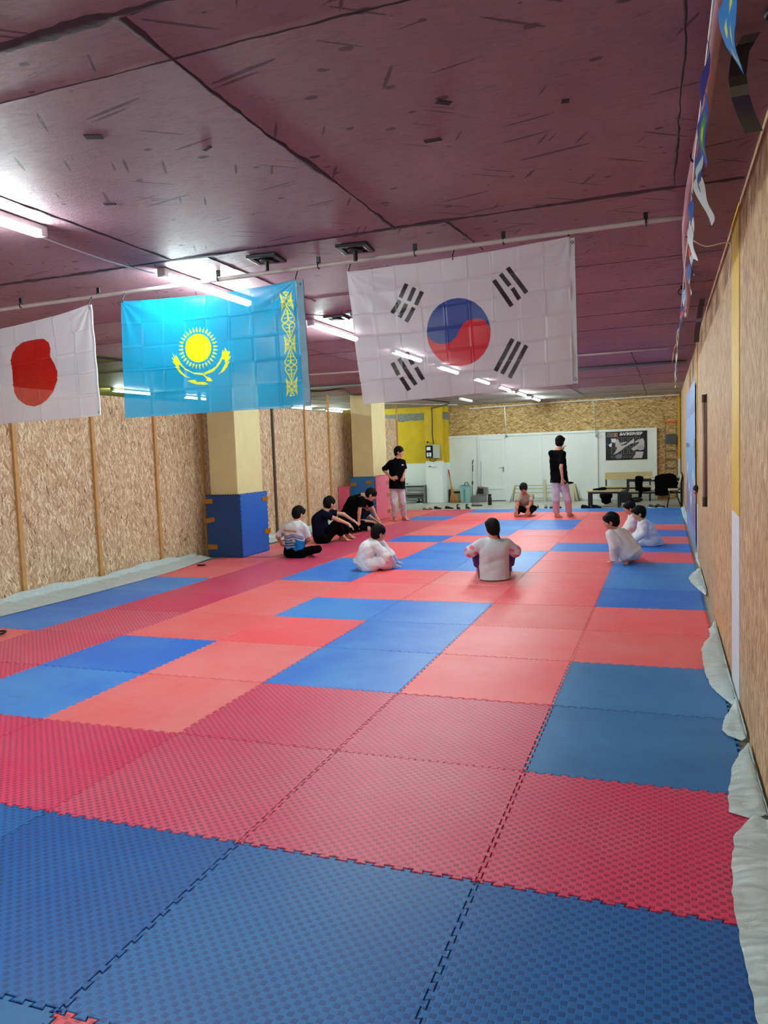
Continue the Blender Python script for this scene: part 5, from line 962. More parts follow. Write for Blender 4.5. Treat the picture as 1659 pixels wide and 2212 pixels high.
standing_mat('D', .60, 1.02, 'blue puzzle mat taped upright on the front of the farther pillar', (-6.20, 13.78, .012), (HP, 0, 0))
M['Rp'] = foam('foam_rose', srgb(214, 84, 112), srgb(222, 108, 132), False, .45)
standing_mat('Rp', .95, 1.03, 'rose pink mat standing on the right side of the farther pillar', (-5.58, 13.806, .012), (HP, 0, HP))
standing_mat('Rp', .28, .82, 'narrow rose pink mat leaning on the partition left of the farther pillar', (-6.43, 13.55, .014), (HP-.05, 0, 0))
def tape(c, d, label, rot=None):
    b = MB(); b.box((0, 0, 0), d, rot); o = b.build('packing_tape', M['tape'], origin=None); o.location = c
    tag(o, label, 'tape', 'brown tape holding the pillar mats')
Ry = lambda a: Matrix.Rotation(a, 3, 'Y')
tape((-6.17, 7.815, .90), (.15, .004, .075), 'brown tape piece, top left on the nearest pillar mat')
tape((-6.15, 7.815, .60), (.16, .004, .075), 'brown tape piece, middle left on the nearest pillar mat', Ry(-.2))
tape((-6.13, 7.815, .17), (.17, .004, .075), 'brown tape piece, bottom left on the nearest pillar mat')
tape((-5.594, 8.62, .88), (.004, .20, .07), 'brown tape piece, upper right on the nearest pillar side mat')
tape((-5.594, 8.66, .34), (.004, .20, .08), 'brown tape piece, lower right on the nearest pillar side mat')
tape((-6.13, 13.774, .86), (.15, .004, .08), 'brown tape piece, left side of the farther pillar blue mat')
tape((-5.74, 13.774, .90), (.14, .004, .08), 'brown tape piece, right side of the farther pillar blue mat')
for z_, n_ in ((.86, 'upper'), (.56, 'middle'), (.17, 'lower')):
    tape((-5.574, 14.62, z_), (.004, .22, .08), 'brown tape piece, %s one on the rose side mat' % n_)

# ---------------------------------------------------------------- plastic sheeting
def film_mat():
    t = NT('milky_plastic_film'); co = t.coord()
    nz = t.noise(t.map(co, scale=(1, 3, 1)), 9, 6, .7, dist=.8)
    col = t.ramp(nz, [(.3, srgb(204, 222, 224)), (.7, srgb(236, 244, 244))])
    t.fin(col, .4, t.bump(nz, .022), Alpha=.88)
    return t.m
M['film'] = film_mat()
def sheet(label, path, wall_x, wall_z, side=-1, seed=1, name='plastic_sheet', sub=10):
    """path: (x, y) points of the free edge on the mats; the sheet rises to the wall"""
    rs = random.Random(seed); P = []
    for i in range(len(path)-1):
        a, c = path[i], path[i+1]; L_ = math.hypot(c[0]-a[0], c[1]-a[1]); n = max(1, int(L_/.035))
        for k in range(n): P.append((a[0]+(c[0]-a[0])*k/n, a[1]+(c[1]-a[1])*k/n))
    P.append(path[-1]); m = 9; vs = []
    for i, (x, y) in enumerate(P):
        wz = wall_z(y) if callable(wall_z) else wall_z
        for j in range(m):
            t_ = j/(m-1)
            xx = x+(wall_x-x)*min(1, t_*1.45)
            zz = .006+.02*math.sin(t_*math.pi)*(1+.6*mnoise.noise(Vector((y*5, t_*3, seed))))
            if t_ > .69: xx = wall_x; zz = .012+(t_-.69)/.31*wz
            nz = mnoise.noise(Vector((y*9, t_*4, seed*3.1)))
            zz += .016*nz*math.sin(t_*math.pi)+.010*math.sin(y*26+4*mnoise.noise(Vector((y*3, seed, 1))))*math.sin(t_*math.pi)**.5; zz = max(zz, .004)
            if t_ < .5: xx += (.5-t_)*(.018*mnoise.noise(Vector((y*13, seed, 7)))+.012*mnoise.noise(Vector((y*31, seed, 8))))
            vs.append((xx+side*(.006+.006*abs(nz)) if t_ > .69 else xx, y+.01*nz, zz))
    fs = []
    for i in range(len(P)-1):
        for j in range(m-1): a = i*m+j; fs.append((a, a+m, a+m+1, a+1))
    c0 = Vector((P[len(P)//2][0], P[len(P)//2][1], 0))
    me = bpy.data.meshes.new(name); me.from_pydata([tuple(Vector(v)-c0) for v in vs], [], fs); me.materials.append(M['film'])
    me.polygons.foreach_set('use_smooth', [True]*len(fs))
    o = bpy.data.objects.new(name, me); COL.objects.link(o); o.location = c0
    tag(o, label, 'plastic sheet'); return o
sheet('milky plastic sheet along the foot of the left partition before the nearest pillar', [(-6.0, 1.2), (-5.93, 3.0), (-5.86, 4.3), (-5.86, 5.6), (-5.9, 6.4), (-6.03, 7.2), (-6.12, 7.74)], -6.405, lambda y: .085+.02*math.sin(y*3.1)+.01*math.sin(y*11), 1, 3)
sheet('milky plastic sheet along the left partition between the two pillars', [(-6.14, 8.75), (-6.1, 10.4), (-6.12, 12.0), (-6.15, 13.5)], -6.405, .08, 1, 5)
sheet('milky plastic sheet at the partition foot beyond the farther pillar', [(-6.12, 14.8), (-6.08, 16.0), (-6.1, 16.8)], -6.405, .05, 1, 6)
sheet('milky plastic sheet nearest the camera along the right wall', [(.88, -1.6), (.87, -1.0), (.88, -.48), (.87, -.2), (.86, .1), (.885, .45), (.91, .62), (.97, .74)], 1.052, .035, -1, 7)
sheet('milky plastic sheet piece between the red woven mat and the dull blue mat', [(.985, .76), (.90, .80), (.905, .95), (.93, 1.15), (.955, 1.33), (1.0, 1.5), (1.03, 1.56)], 1.052, .03, -1, 8)
sheet('small folded plastic sheet piece at the foot of the yellow and white stud', [(1.02, 1.66), (.96, 1.72), (.935, 1.80), (.96, 1.98), (1.01, 2.2), (1.03, 2.28)], 1.052, .04, -1, 9)
sheet('long milky plastic sheet lying over the coral mats by the right wall', [(1.02, 2.25), (.965, 2.40), (.92, 2.6), (.90, 2.9), (.90, 3.3), (.905, 3.55), (.945, 3.8), (.985, 3.95), (.99, 4.2), (1.03, 4.4)], 1.052, .03, -1, 10)
sheet('bulging plastic sheet piece farther down the right wall on blue mats', [(1.03, 5.75), (.97, 6.1), (.915, 6.5), (.90, 6.8), (.95, 7.15), (1.03, 7.45)], 1.052, .04, -1, 11)
sheet('thin plastic sheet edge under the blue banner on the right wall', [(1.05, 7.6), (1.03, 8.2), (1.045, 9.0)], 1.07, .05, -1, 12)
sheet('milky plastic sheet at the far right corner near the chair', [(1.04, 13.0), (1.0, 14.5), (1.0, 16.9)], 1.07, .12, -1, 13)

# small dark strap lying on the left mats
wire('black_strap', [(-5.55, 2.60, .008), (-5.40, 2.72, .012), (-5.28, 2.80, .02), (-5.19, 2.80, .028), (-5.17, 2.74, .02), (-5.26, 2.70, .01), (-5.42, 2.66, .008)], .010, M['black'], 'black strap lying on the mats at the left edge of the photo', 'strap')
b = MB(); b.box((-5.80, 6.98, .012), (.12, .05, .018)); tag(b.build('black_buckle', M['black'], bevel=.004, origin=(-5.8, 6.98, 0)), 'small black object on the coral mat corner beside the plastic sheet', 'buckle')
# ================================================================ right wall fittings
b = MB(); b.tube([(1.035, 5.95, 2.03), (1.035, 5.90, .92)], .018, 10)
rod = b.build('wooden_rod', plain('pinkish_wood_rod', srgb(170, 132, 118), .5, .1, 12), smooth=True, origin=(1.035, 5.92, .92)); tag(rod, 'long wooden rod fixed upright on the right wall boards, dark at both ends', 'rod')
L = under(rod)
for z0, z1 in ((1.97, 2.05), (.90, 1.0)):
    b = MB(); b.tube([L((1.035, 5.95 if z0 > 1.5 else 5.903, z0)), L((1.035, 5.95 if z0 > 1.5 else 5.90, z1))], .021, 10); b.build('end_cap', M['dark_wood'], rod, smooth=True)
b = MB(); b.bb(1.052, 1.06, 5.84, 5.88, .9, 2.05); b.v = [tuple(L(v)) for v in b.v]; b.build('dark_backing', M['black'], rod)
# small black and red object on the board edge
r = thing('wall_hook', 'small black and red hook sticking out of the wall below the rod', 'hook', (1.05, 7.9, .96)); L = under(r)
b = MB(); b.ell((0-.03, 0, .02), (.035, .05, .04), n=8, m=5); b.bb(-.03, 0, -.02, .02, -.03, .05); b.build('body', M['black'], r)
b = MB(); b.ell((-.03, -.02, -.04), (.022, .03, .02), n=8, m=5); b.build('tip', M['red'], r)

def grid_board(name, nu, nv, P0, U, V, paint, mat, label, cat, thick=.003, wave=None):
    """a thin printed sheet: P0 corner, U and V edge vectors"""
    P0, U, V = Vector(P0), Vector(U), Vector(V); N = U.cross(V).normalized()
    u = np.linspace(0, 1, nu)[None, :]; v = np.linspace(0, 1, nv)[:, None]
    u2 = u+0*v; v2 = v+0*u
    col = paint(u2, v2); vs = []
    for j in range(nv):
        for i in range(nu):
            d = wave(u2[j, i], v2[j, i]) if wave else 0
            vs.append(tuple(U*float(u2[j, i])+V*float(v2[j, i])+N*d))
    k = np.arange(nu*nv).reshape(nv, nu)
    q = np.stack([k[:-1, :-1], k[:-1, 1:], k[1:, 1:], k[1:, :-1]], -1).reshape(-1, 4)
    me = bpy.data.meshes.new(name); me.from_pydata(vs, [], q.tolist())
    at = me.color_attributes.new('dye', 'FLOAT_COLOR', 'POINT')
    at.data.foreach_set('color', np.concatenate([col.reshape(-1, 3), np.ones((nu*nv, 1))], 1).astype(np.float32).ravel())
    me.materials.append(mat); o = bpy.data.objects.new(name, me); COL.objects.link(o); o.location = P0
    s = o.modifiers.new('solid', 'SOLIDIFY'); s.thickness = thick; s.offset = -1
    if label: tag(o, label, cat)
    return o
M['print'] = attr_mat('printed_vinyl', .35, 0, .4, 0)

def paint_banner(u, v):       # u along the wall (near to far), v upwards
    c = np.zeros(u.shape+(3,)); c[...] = lin(srgb(110, 160, 214))
    c[v > .62] = lin(srgb(128, 168, 224)); c[(v > .82)] = lin(srgb(92, 118, 190)); c[(v > .9-.1*u)] = lin(srgb(120, 150, 214))
    ridge = .34+.10*np.sin(u*9)+.05*np.sin(u*31)
    m = v < ridge; c[m] = lin(srgb(132, 132, 176))
    c[(v < ridge) & (v > ridge-.05)] = lin(srgb(222, 226, 238))
    c[(v < ridge-.12) & (np.sin(u*40+v*30) > .2)] = lin(srgb(96, 92, 140))
    c[(v < .12)] = lin(srgb(112, 158, 208))
    c[(v > .55) & (v < .66) & (u < .18)] = lin(srgb(120, 118, 122))
    c[(v > .6) & (v < .63) & (u > .5)] = lin(srgb(40, 70, 150))
    return c
grid_board('wall_banner', 90, 90, (1.035, 8.45, .06), (0, 4.2, 0), (0, 0, 2.35), paint_banner, M['print'], 'big blue printed banner of sky and snowy mountains on the right wall', 'banner', .004, lambda u, v: .012*math.sin(u*11)*math.sin(v*3))
bpy.data.objects['wall_banner'].data.flip_normals()

# ---------------------------------------------------------------- poster on the white partition
def ip(P, U, V): return inside(P, U, V)
def paint_poster(u, v):
    # u 0..1 left to right, v 0..1 bottom to top; shapes in 1240 x 860 units
    X = u*1240+115; Z = 1030-v*860-8*0
    c = np.zeros(u.shape+(3,)); c[...] = lin(srgb(10, 10, 12))
    c[X < 280] = lin(srgb(18, 22, 24))
    fr = lin(srgb(104, 102, 98)); dk = lin(srgb(34, 34, 36))
    for (x0, x1) in ((280, 430), (460, 605), (640, 785), (820, 965), (1000, 1145)):
        for (z0, z1) in ((350, 500), (505, 650), (670, 860), (900, 965)):
            c[(X > x0) & (X < x1) & (Z > z0) & (Z < z1)] = fr
            c[(X > x0+18) & (X < x1-18) & (Z > z0+14) & (Z < z1-16)] = dk
    W = lin(srgb(190, 182, 184)); W2 = lin(srgb(160, 158, 176)); W3 = lin(srgb(222, 220, 224))
    for P, k in (([(400, 430), (440, 395), (490, 400), (530, 470), (560, 560), (600, 600), (730, 570), (850, 480), (965, 385), (975, 520), (850, 560), (700, 640), (600, 720), (520, 780), (430, 830), (340, 850), (420, 760), (460, 660), (400, 600), (410, 520)], W),
                 ([(560, 520), (735, 475), (740, 510), (620, 560), (560, 565)], W), ([(285, 385), (420, 375), (430, 470), (390, 500), (300, 480)], W3),
                 ([(205, 560), (290, 500), (310, 560), (290, 615), (240, 625)], W3), ([(420, 880), (610, 840), (600, 960), (540, 990), (430, 985)], lin(srgb(120, 118, 140))),
                 ([(1130, 430), (1230, 390), (1275, 480), (1275, 640), (1250, 740), (1150, 750), (1060, 720), (950, 760), (880, 705), (1000, 620), (1110, 540)], W),
                 ([(980, 510), (1110, 410), (1130, 470), (1060, 520)], W), ([(1060, 620), (1250, 600), (1250, 740), (1080, 720)], W2),
                 ([(1030, 790), (1250, 800), (1200, 985), (1060, 985), (920, 995), (1000, 880)], W)):
        c[ip(P, X, Z)] = k
    c[((X-165)/38)**2+((Z-550)/42)**2 < 1] = lin(srgb(24, 44, 110))
    c[ip([(970, 300), (1040, 300), (1040, 345), (975, 345)], X, Z)] = lin(srgb(96, 16, 22))
    c[ip([(1130, 320), (1200, 320), (1210, 390), (1150, 400)], X, Z)] = lin(srgb(60, 20, 24))
    c[ip([(455, 330), (500, 330), (500, 390), (455, 390)], X, Z)] = lin(srgb(110, 60, 56))
    # framed logo at the upper left
    f = ip([(175, 210), (490, 210), (475, 320), (150, 320)], X, Z) & ~ip([(185, 225), (478, 225), (464, 305), (164, 305)], X, Z)
    c[f] = lin(srgb(150, 150, 150))
    c[ip([(205, 245), (370, 245), (366, 262), (202, 262)], X, Z)] = lin(srgb(150, 140, 90))
    c[ip([(200, 272), (362, 272), (358, 286), (198, 286)], X, Z)] = lin(srgb(120, 116, 96))
    c[((X-412)/44)**2+((Z-265)/40)**2 < 1] = lin(srgb(226, 96, 60))
    return c
po = grid_board('poster', 300, 210, (-.945, 20.352, 1.115), (1.13, 0, 0), (0, 0, .81), paint_poster, M['print'], 'black poster of white suited martial artists kicking, on the white partition', 'poster', .004)
po.data.flip_normals()
M['letter'] = plain('white_letters', srgb(236, 236, 238), .5)
def letters(txt, size, loc, m, parent, rot=(HP, 0, 0), shear=0, ext=.001, name='lettering', bold=.0, align='LEFT', sx=1):
    cu = bpy.data.curves.new(name, 'FONT'); cu.body = txt; cu.size = size; cu.shear = shear; cu.extrude = ext; cu.offset = bold; cu.align_x = align
    o = bpy.data.objects.new(name, cu); COL.objects.link(o)
    dg = bpy.context.evaluated_depsgraph_get(); me = bpy.data.meshes.new_from_object(o.evaluated_get(dg))
    bpy.data.objects.remove(o); me.materials.clear(); me.materials.append(m)
    o = bpy.data.objects.new(name, me); COL.objects.link(o); o.rotation_euler = rot; o.scale = (sx, 1, 1)
    o.parent = parent; o.location = loc; return o
letters('\u0411\u0410\u041f\u041a\u0415\u0420\u041b\u0415\u0420', .105, (.385, -.005, .70), M['letter'], po, shear=.25, bold=.004, sx=.98)

# ---------------------------------------------------------------- electricity box on the yellow column
r = thing('electricity_box', 'grey electricity meter box with cables on the yellow column', 'meter box', (-5.95, 19.8, 1.35)); 
b = MB(); b.bb(-.22, .22, -.12, 0, 0, .40); b.build('casing', M['grey_plastic'], r, bevel=.01)
b = MB(); b.bb(-.20, .02, -.13, -.118, .02, .38); b.build('dark_window', plain('dark_glass', srgb(28, 34, 34), .1), r, bevel=.003)
b = MB(); b.bb(.03, .24, -.15, -.122, .0, .40); b.build('cover', plain('pale_grey_cover', srgb(176, 184, 180), .4), r, bevel=.006)
for x, z, sx_, sz_, n_ in ((-.17, .24, .12, .10, 'meter'), (-.17, .05, .06, .12, 'breaker'), (-.09, .05, .06, .12, 'breaker')):
    b = MB(); b.bb(x, x+sx_, -.142, -.13, z, z+sz_); b.build(n_, M['white'], r, bevel=.003)
b = MB(); b.bb(.10, .16, -.153, -.15, .26, .34); b.build('warning_label', plain('yellow_label', srgb(214, 190, 40), .5), r)
wire('supply_cable', [(-5.93, 19.76, 1.78), (-5.95, 19.74, 2.1), (-5.94, 19.75, 2.5), (-5.95, 19.76, 2.86)], .018, M['black'], 'thick black cable running down the yellow column to the meter box')
wire('loop_cable', [(-6.07, 19.72, 1.36), (-6.02, 19.70, 1.27), (-5.9, 19.70, 1.25), (-5.83, 19.72, 1.32)], .010, M['black'], 'short black cable loop under the meter box')
b = MB(); b.ell((-6.12, 19.77, 1.84), (.03, .03, .03)); tag(b.build('cable_entry', M['black'], smooth=True, origin=(-6.12, 19.77, 1.84)), 'round black knob above the meter box on the yellow column', 'knob')
r = thing('wall_bulb', 'white socket with black end on the white half of the column', 'socket', (-6.0, 19.79, 1.1))
b = MB(); b.tube([(-.02, -.03, 0), (.10, -.04, .01)], .022, 10); b.lathe((.1, -.03, 0), [(.001, -.02), (.04, 0), (.001, .02)], 12); b.build('socket', M['white'], r, smooth=True)
b = MB(); b.tube([(-.12, -.03, 0), (-.02, -.03, 0)], [.008, .02], 8); b.build('plug', M['black'], r, smooth=True)

# ---------------------------------------------------------------- shoes
def make_shoe_parts(root, m, sole_m, L_=.27, high=0, laces=None):
    prof = [(-.5, .030, .065), (-.42, .040, .085), (-.25, .042, .08+high), (-.05, .040, .075+high*.4), (.12, .044, .060), (.3, .050, .048), (.42, .044, .040), (.5, .024, .028)]
    b = MB(); vs = []; n = 12
    for t_, w_, h_ in prof:
        for k in range(n):
            a = k*math.tau/n; z = .014+h_*.5*(1+math.sin(a))
            vs.append((t_*L_, w_*math.cos(a)*(1 if math.sin(a) < 0 else .86), z))
    fs = []
    for i in range(len(prof)-1):
        for k in range(n): l = (k+1) % n; fs.append((i*n+k, i*n+l, (i+1)*n+l, (i+1)*n+k))
    fs += [tuple(range(n))[::-1], tuple((len(prof)-1)*n+k for k in range(n))]
    b.add(vs, fs); b.build('upper', m, root, smooth=True)
    b = MB(); pts = [(t_*L_*1.03, w_*1.08) for t_, w_, h_ in prof]; out = pts+[(x, -y) for x, y in pts[::-1]]
    b.prism(out, lambda x, y: (x, y, 0), lambda x, y: (x, y, .02)); b.build('sole', sole_m, root, bevel=.003)
    if high > .03:
        b = MB(); b.tube([(-.30*L_, 0, .05), (-.31*L_, 0, .09+high)], [.04, .036], 12); b.build('ankle_cuff', m, root, smooth=True)
    b = MB()
    for k in range(3): b.bb(-.02*L_+k*.028, .0*L_+k*.028+.008, -.022, .022, .088-k*.009+high*.35, .094-k*.009+high*.35)
    b.build('laces', laces or sole_m, root)
def shoe(x, y, rz, label, m=None, sole=None, L_=.27, high=0, z=-.02, laces=None, group=None):
    r = thing('shoe', label, 'shoe', (x, y, z), rz, group)
    make_shoe_parts(r, m or M['black'], sole or M['white'], L_, high, laces); return r
g1 = 'shoes lined up at the far edge of the mats'
def pair(x, y, rz, what, dx=.11, sp=.14, **kw):
    c, s = math.cos(rz), math.sin(rz)
    shoe(x-s*0-dx*.5-sp*.5, y, rz, 'left shoe of the '+what, group=g1, **kw)
    shoe(x+dx*.5+sp*.5, y+.03, rz+.12, 'right shoe of the '+what, group=g1, **kw)
pair(-4.95, 17.20, -.5, 'black white-soled pair right of the slippers', L_=.27, sp=.2)
pair(-4.40, 17.16, -1.15, 'black and white high pair near the bucket', L_=.28, high=.05)
# red soled slides
for k, x in enumerate((-5.45, -5.30)):
    r = thing('slipper', ['left', 'right'][k]+' one of the brown red slippers at the mat edge', 'slipper', (x, 17.15, -.02), -1.9+k*.3, g1)
    b = MB(); pts = [(-.13, .03), (-.06, .038), (.05, .045), (.11, .04), (.13, 0)]; b.prism(pts+[(a, -c) for a, c in pts[::-1]], lambda x, y: (x, y, 0), lambda x, y: (x, y, .022)); b.build('sole', M['black'], r, bevel=.003)
    b = MB(); b.tube([(.03, -.045, .02), (.035, -.02, .055), (.035, .02, .055), (.03, .045, .02)], .012, 8); b.build('strap', M['red'], r, smooth=True)
pair(-2.34, 17.18, -1.57, 'black pair with pale toes behind the boy in the beige tee', sp=.12)
pair(-1.98, 17.16, -1.45, 'black pair between the beige tee boy and the standing man', sp=.10)
shoe(-2.62, 17.06, -1.6, 'single black shoe beside the beige tee boy hip', group=g1)
pair(-1.10, 17.18, -.6, 'dark blue pair to the right of the standing man', m=M['navy'], sole=M['black'])
pair(.46, 17.17, -.9, 'black pair under the chair by the banner', sole=M['white'], sp=.06)
pair(-.86, 19.18, -1.57, 'grey boots under the low table', m=M['grey_plastic'], sole=M['black'], high=.05, sp=.04)
shoe(-.02, 17.0, -1.4, 'black shoe hidden behind the two white suited boys', group=g1)
shoe(-4.30, 18.35, .3, 'lone grey trainer near the white door', m=M['grey_plastic'], sole=M['black'], L_=.3)

# ---------------------------------------------------------------- shoe rack in the corner
r = thing('shoe_rack', 'white wall rack with two dark shelf boards in the yellow and white corner', 'rack', (-6.6, 19.82, -.02))
for x in (-.345, .345):
    b = MB(); b.bb(x-.015, x+.015, -.14, .14, 0, .56); b.build('side_frame', M['grey_plastic'], r)
for z in (.22, .50):
    b = MB(); b.bb(-.34, .34, -.14, .12, z, z+.035); b.build('shelf', M['black'], r)
b = MB(); b.bb(-.34, .34, .09, .13, .3, .36); b.bb(-.34, .34, .09, .13, .10, .15); b.build('back_slat', M['white'], r)
shoe(-6.83, 19.80, -1.2, 'dark shoe lying on top of the wall rack', m=M['grey_plastic'], z=.535, L_=.24)
pair(-6.38, 19.60, -1.57, 'black boots standing under the wall rack', high=.06, sp=-.01, L_=.24)

# ---------------------------------------------------------------- cleaning things by the partition
r = thing('straw_broom', 'straw broom with red handle leaning beside the white partition', 'broom', (-5.36, 19.90, -.02))
b = MB(); b.tube([(-.22, .22, 1.0), (-.18, .18, .80)], .020, 10); b.build('handle_grip', M['red'], r, smooth=True)
b = MB(); b.tube([(-.18, .18, .80), (-.12, .11, .52), (-.07, .04, .30)], [.018, .026, .05], 12); b.build('stalk', M['straw'], r, smooth=True)
b = MB()
for k in range(26):
    a = (k/25-.5)*1.0; b.tube([(-.07+a*.05, .04, .32), (-.02+a*.20, .0+.02*math.sin(k*7), .14), (0+a*.26, -.03+.02*math.sin(k*5), .0)], [.012, .013, .009], 5)
b.build('bristles', M['straw'], r, smooth=True)
r = thing('storage_box', 'dark edged pale box standing behind the straw broom', 'box', (-5.30, 20.2, -.02))
b = MB(); b.bb(-.24, .22, -.10, .08, 0, .40); b.build('body', M['cream_metal'], r, bevel=.02)
b = MB(); b.bb(-.27, -.22, -.11, .09, 0, .40); b.bb(-.2, .2, -.112, -.10, .27, .33); b.build('dark_side', M['black'], r, bevel=.01)
r = thing('mop_bucket', 'pale teal bucket with a blue grey cloth over its rim', 'bucket', (-4.98, 19.78, -.02))
b = MB(); b.lathe((0, 0, 0), [(.12, 0), (.13, .02), (.155, .46), (.165, .47), (.165, .50), (.15, .50), (.145, .46), (.12, .06), (.001, .05)], 28, sx=1.12, sy=.9); b.build('body', M['teal'], r, smooth=False, auto=True)
b = MB(); b.bb(-.03, .03, -.155, -.138, .03, .42); b.build('front_groove', plain('darker_teal', srgb(96, 134, 134), .4), r, bevel=.006)
b = MB(); b.tube([(.0, -.10, .50), (.02, -.12, .60), (.08, -.10, .62), (.13, -.02, .50)], .012, 8); b.build('handle', M['black'], r, smooth=True)
b = MB(); b.ell((0, 0, .50), (.18, .13, .045), n=18); b.build('cloth', plain('blue_grey_cloth', srgb(104, 134, 150), .9, .2, 40, .004), r, smooth=True)
r = thing('floor_mop', 'mop with grey handle leaning on the partition behind the teal bucket', 'mop', (-4.86, 20.2, -.02))
b = MB(); b.tube([(-.02, 0, .05), (0, .09, 1.18)], .011, 8); b.build('pole', M['steel'], r, smooth=True)
b = MB(); b.tube([(0, .088, 1.16), (.0, .095, 1.22), (.035, .095, 1.27)], .018, 8); b.tube([(0, .07, .92), (0, .088, 1.12)], .016, 8); b.build('grip', plain('grey_grip', srgb(78, 84, 88), .5), r, smooth=True)
b = MB(); b.tube([(-.01, .03, .52), (-.01, .05, .62)], .022, 8); b.build('joint', M['black'], r, smooth=True)
r = thing('long_dustpan', 'grey long handled dustpan standing right of the teal bucket', 'dustpan', (-4.58, 20.0, -.02))
b = MB(); b.tube([(.0, .05, .2), (-.0, .22, 1.22)], .008, 8); b.build('pole', M['steel'], r, smooth=True)
b = MB(); b.bb(-.26, .16, -.12, .16, 0, .20); b.build('base_box', M['grey_plastic'], r, bevel=.015)
b = MB(); pts = [(-.12, .22), (.24, .22), (.22, .44), (-.06, .48)]; b.prism(pts, lambda x, z: (x, -.10, z), lambda x, z: (x, .12, z)); b.build('tray', M['grey_plastic'], r, bevel=.01)
b = MB(); pts = [(-.07, .26), (.13, .25), (.12, .41), (-.04, .43)]; b.prism(pts, lambda x, z: (x, -.115, z), lambda x, z: (x, -.09, z)); b.build('opening', M['black'], r)
r = thing('black_flask', 'black drinking flask standing on the concrete before the white door', 'flask', (-4.02, 18.75, -.02))
b = MB(); b.lathe((0, 0, 0), [(.05, 0), (.055, .01), (.055, .23), (.045, .25), (.03, .26)], 18); b.build('body', M['black'], r, auto=True)
b = MB(); b.lathe((0, 0, .25), [(.045, 0), (.05, .01), (.05, .06), (.001, .065)], 18); b.build('lid', M['black_metal'], r, auto=True)

# ---------------------------------------------------------------- low cream frame bench
r = thing('frame_bench', 'low cream metal bench frame with slanted ends against the partition', 'bench', (-2.65, 19.95, -.02))
for x in (-.88, .86):
    b = MB(); b.tube([(x-.10*(1 if x < 0 else -1), -.20, .0), (x, -.08, .47)], .022, 8); b.tube([(x-.10*(1 if x < 0 else -1)+.0, .22, 0), (x, .10, .47)], .022, 8)
    b.tube([(x, -.08, .47), (x, .10, .47)], .022, 8); b.build('end_frame', M['cream_metal'], r, smooth=True)
b = MB()
for z in (.10, .26, .38, .47): b.tube([(-.88, .08, z), (.86, .08, z)], .016, 8)
b.build('rails', M['cream_metal'], r, smooth=True)
b = MB(); b.bb(.70, .86, -.12, .14, .0, .48); b.build('end_panel', M['cream_metal'], r, bevel=.01)
b = MB(); b.bb(-.04, .04, -.02, .06, 0, .64); b.build('post', M['cream_metal'], r, bevel=.005)
b = MB(); b.ell((-1.95, 19.92, .51), (.14, .07, .035)); b.tube([(-2.07, 19.9, .5), (-2.15, 19.85, .47), (-2.08, 19.84, .46)], .012, 6)
tag(b.build('black_glove', M['black_cloth'], smooth=True, origin=(-1.95, 19.92, .48)), 'black glove lying on the right end of the cream bench frame', 'glove')

# ---------------------------------------------------------------- tables and benches at the right
def legs_frame(r, x0, x1, y0, y1, z, w_=.045, legs=True):
    if legs:
        for x in (x0, x1):
            for y in (y0, y1):
                b = MB(); b.bb(x-w_/2, x+w_/2, y-w_/2, y+w_/2, 0, z); b.build('leg', M['black_metal'], r, bevel=.003)
    b = MB()
    for y in (y0, y1): b.bb(x0+w_/2, x1-w_/2, y-w_/2, y+w_/2, z-.045, z)
    for x in (x0, x1): b.bb(x-w_/2, x+w_/2, y0+w_/2, y1-w_/2, z-.045, z)
    b.build('apron', M['black_metal'], r, bevel=.003)
r = thing('low_table', 'low pale topped table with thick black legs before the poster', 'table', (-.80, 17.75, -.02))
legs_frame(r, -.36, .36, -.32, .28, .40, .06)
b = MB(); b.bb(-.42, .42, -.37, .33, .40, .435); b.build('tabletop', M['tan_board'], r, bevel=.006)
b = MB(); vs_ = []
b.ell((-.92, 17.62, .44), (.17, .12, .028), n=16); b.ell((-.84, 17.66, .455), (.11, .09, .035), n=14); b.tube([(-1.08, 17.58, .43), (-1.0, 17.56, .445), (-.9, 17.55, .45)], .018, 8)
tag(b.build('knitted_hat', M['black_cloth'], smooth=True, origin=(-.9, 17.6, .415)), 'crumpled black knitted hat lying on the low pale table', 'hat')
b = MB(); b.bb(-.45, .0, -.0, .08, 0, .008); o = b.build('flat_card', M['dark_wood'], origin=None); o.location = (-.42, 17.6, .416); tag(o, 'thin brown card on the right side of the low pale table', 'card')
b = MB(); b.ell((0, 0, .33), (.17, .14, .14), n=14); b.ell((0, .02, .2), (.13, .12, .1)); o = b.build('hanging_bag', M['black_cloth'], smooth=True); o.location = (-.83, 18.6, -.12)
tag(o, 'black bag seen under the low pale table above the grey boots', 'bag')
b2 = thing('black_boots_bag', 'black pair of boots in a bag beneath the long bench', 'bag', (-.22, 19.2, -.02)); 
b = MB(); b.bb(-.32, .02, -.14, .14, 0, .26); b.ell((-.10, 0, .28), (.16, .12, .06)); b.build('body', M['black'], b2, bevel=.03)
b = MB(); b.tube([(-.28, 0, .25), (-.22, 0, .36), (-.12, 0, .36), (-.08, 0, .27)], .014, 8); b.build('handle', M['black'], b2, smooth=True)
b = MB(); b.ell((.14, 0, .07), (.17, .09, .07)); b.build('flap', M['black'], b2, smooth=True)

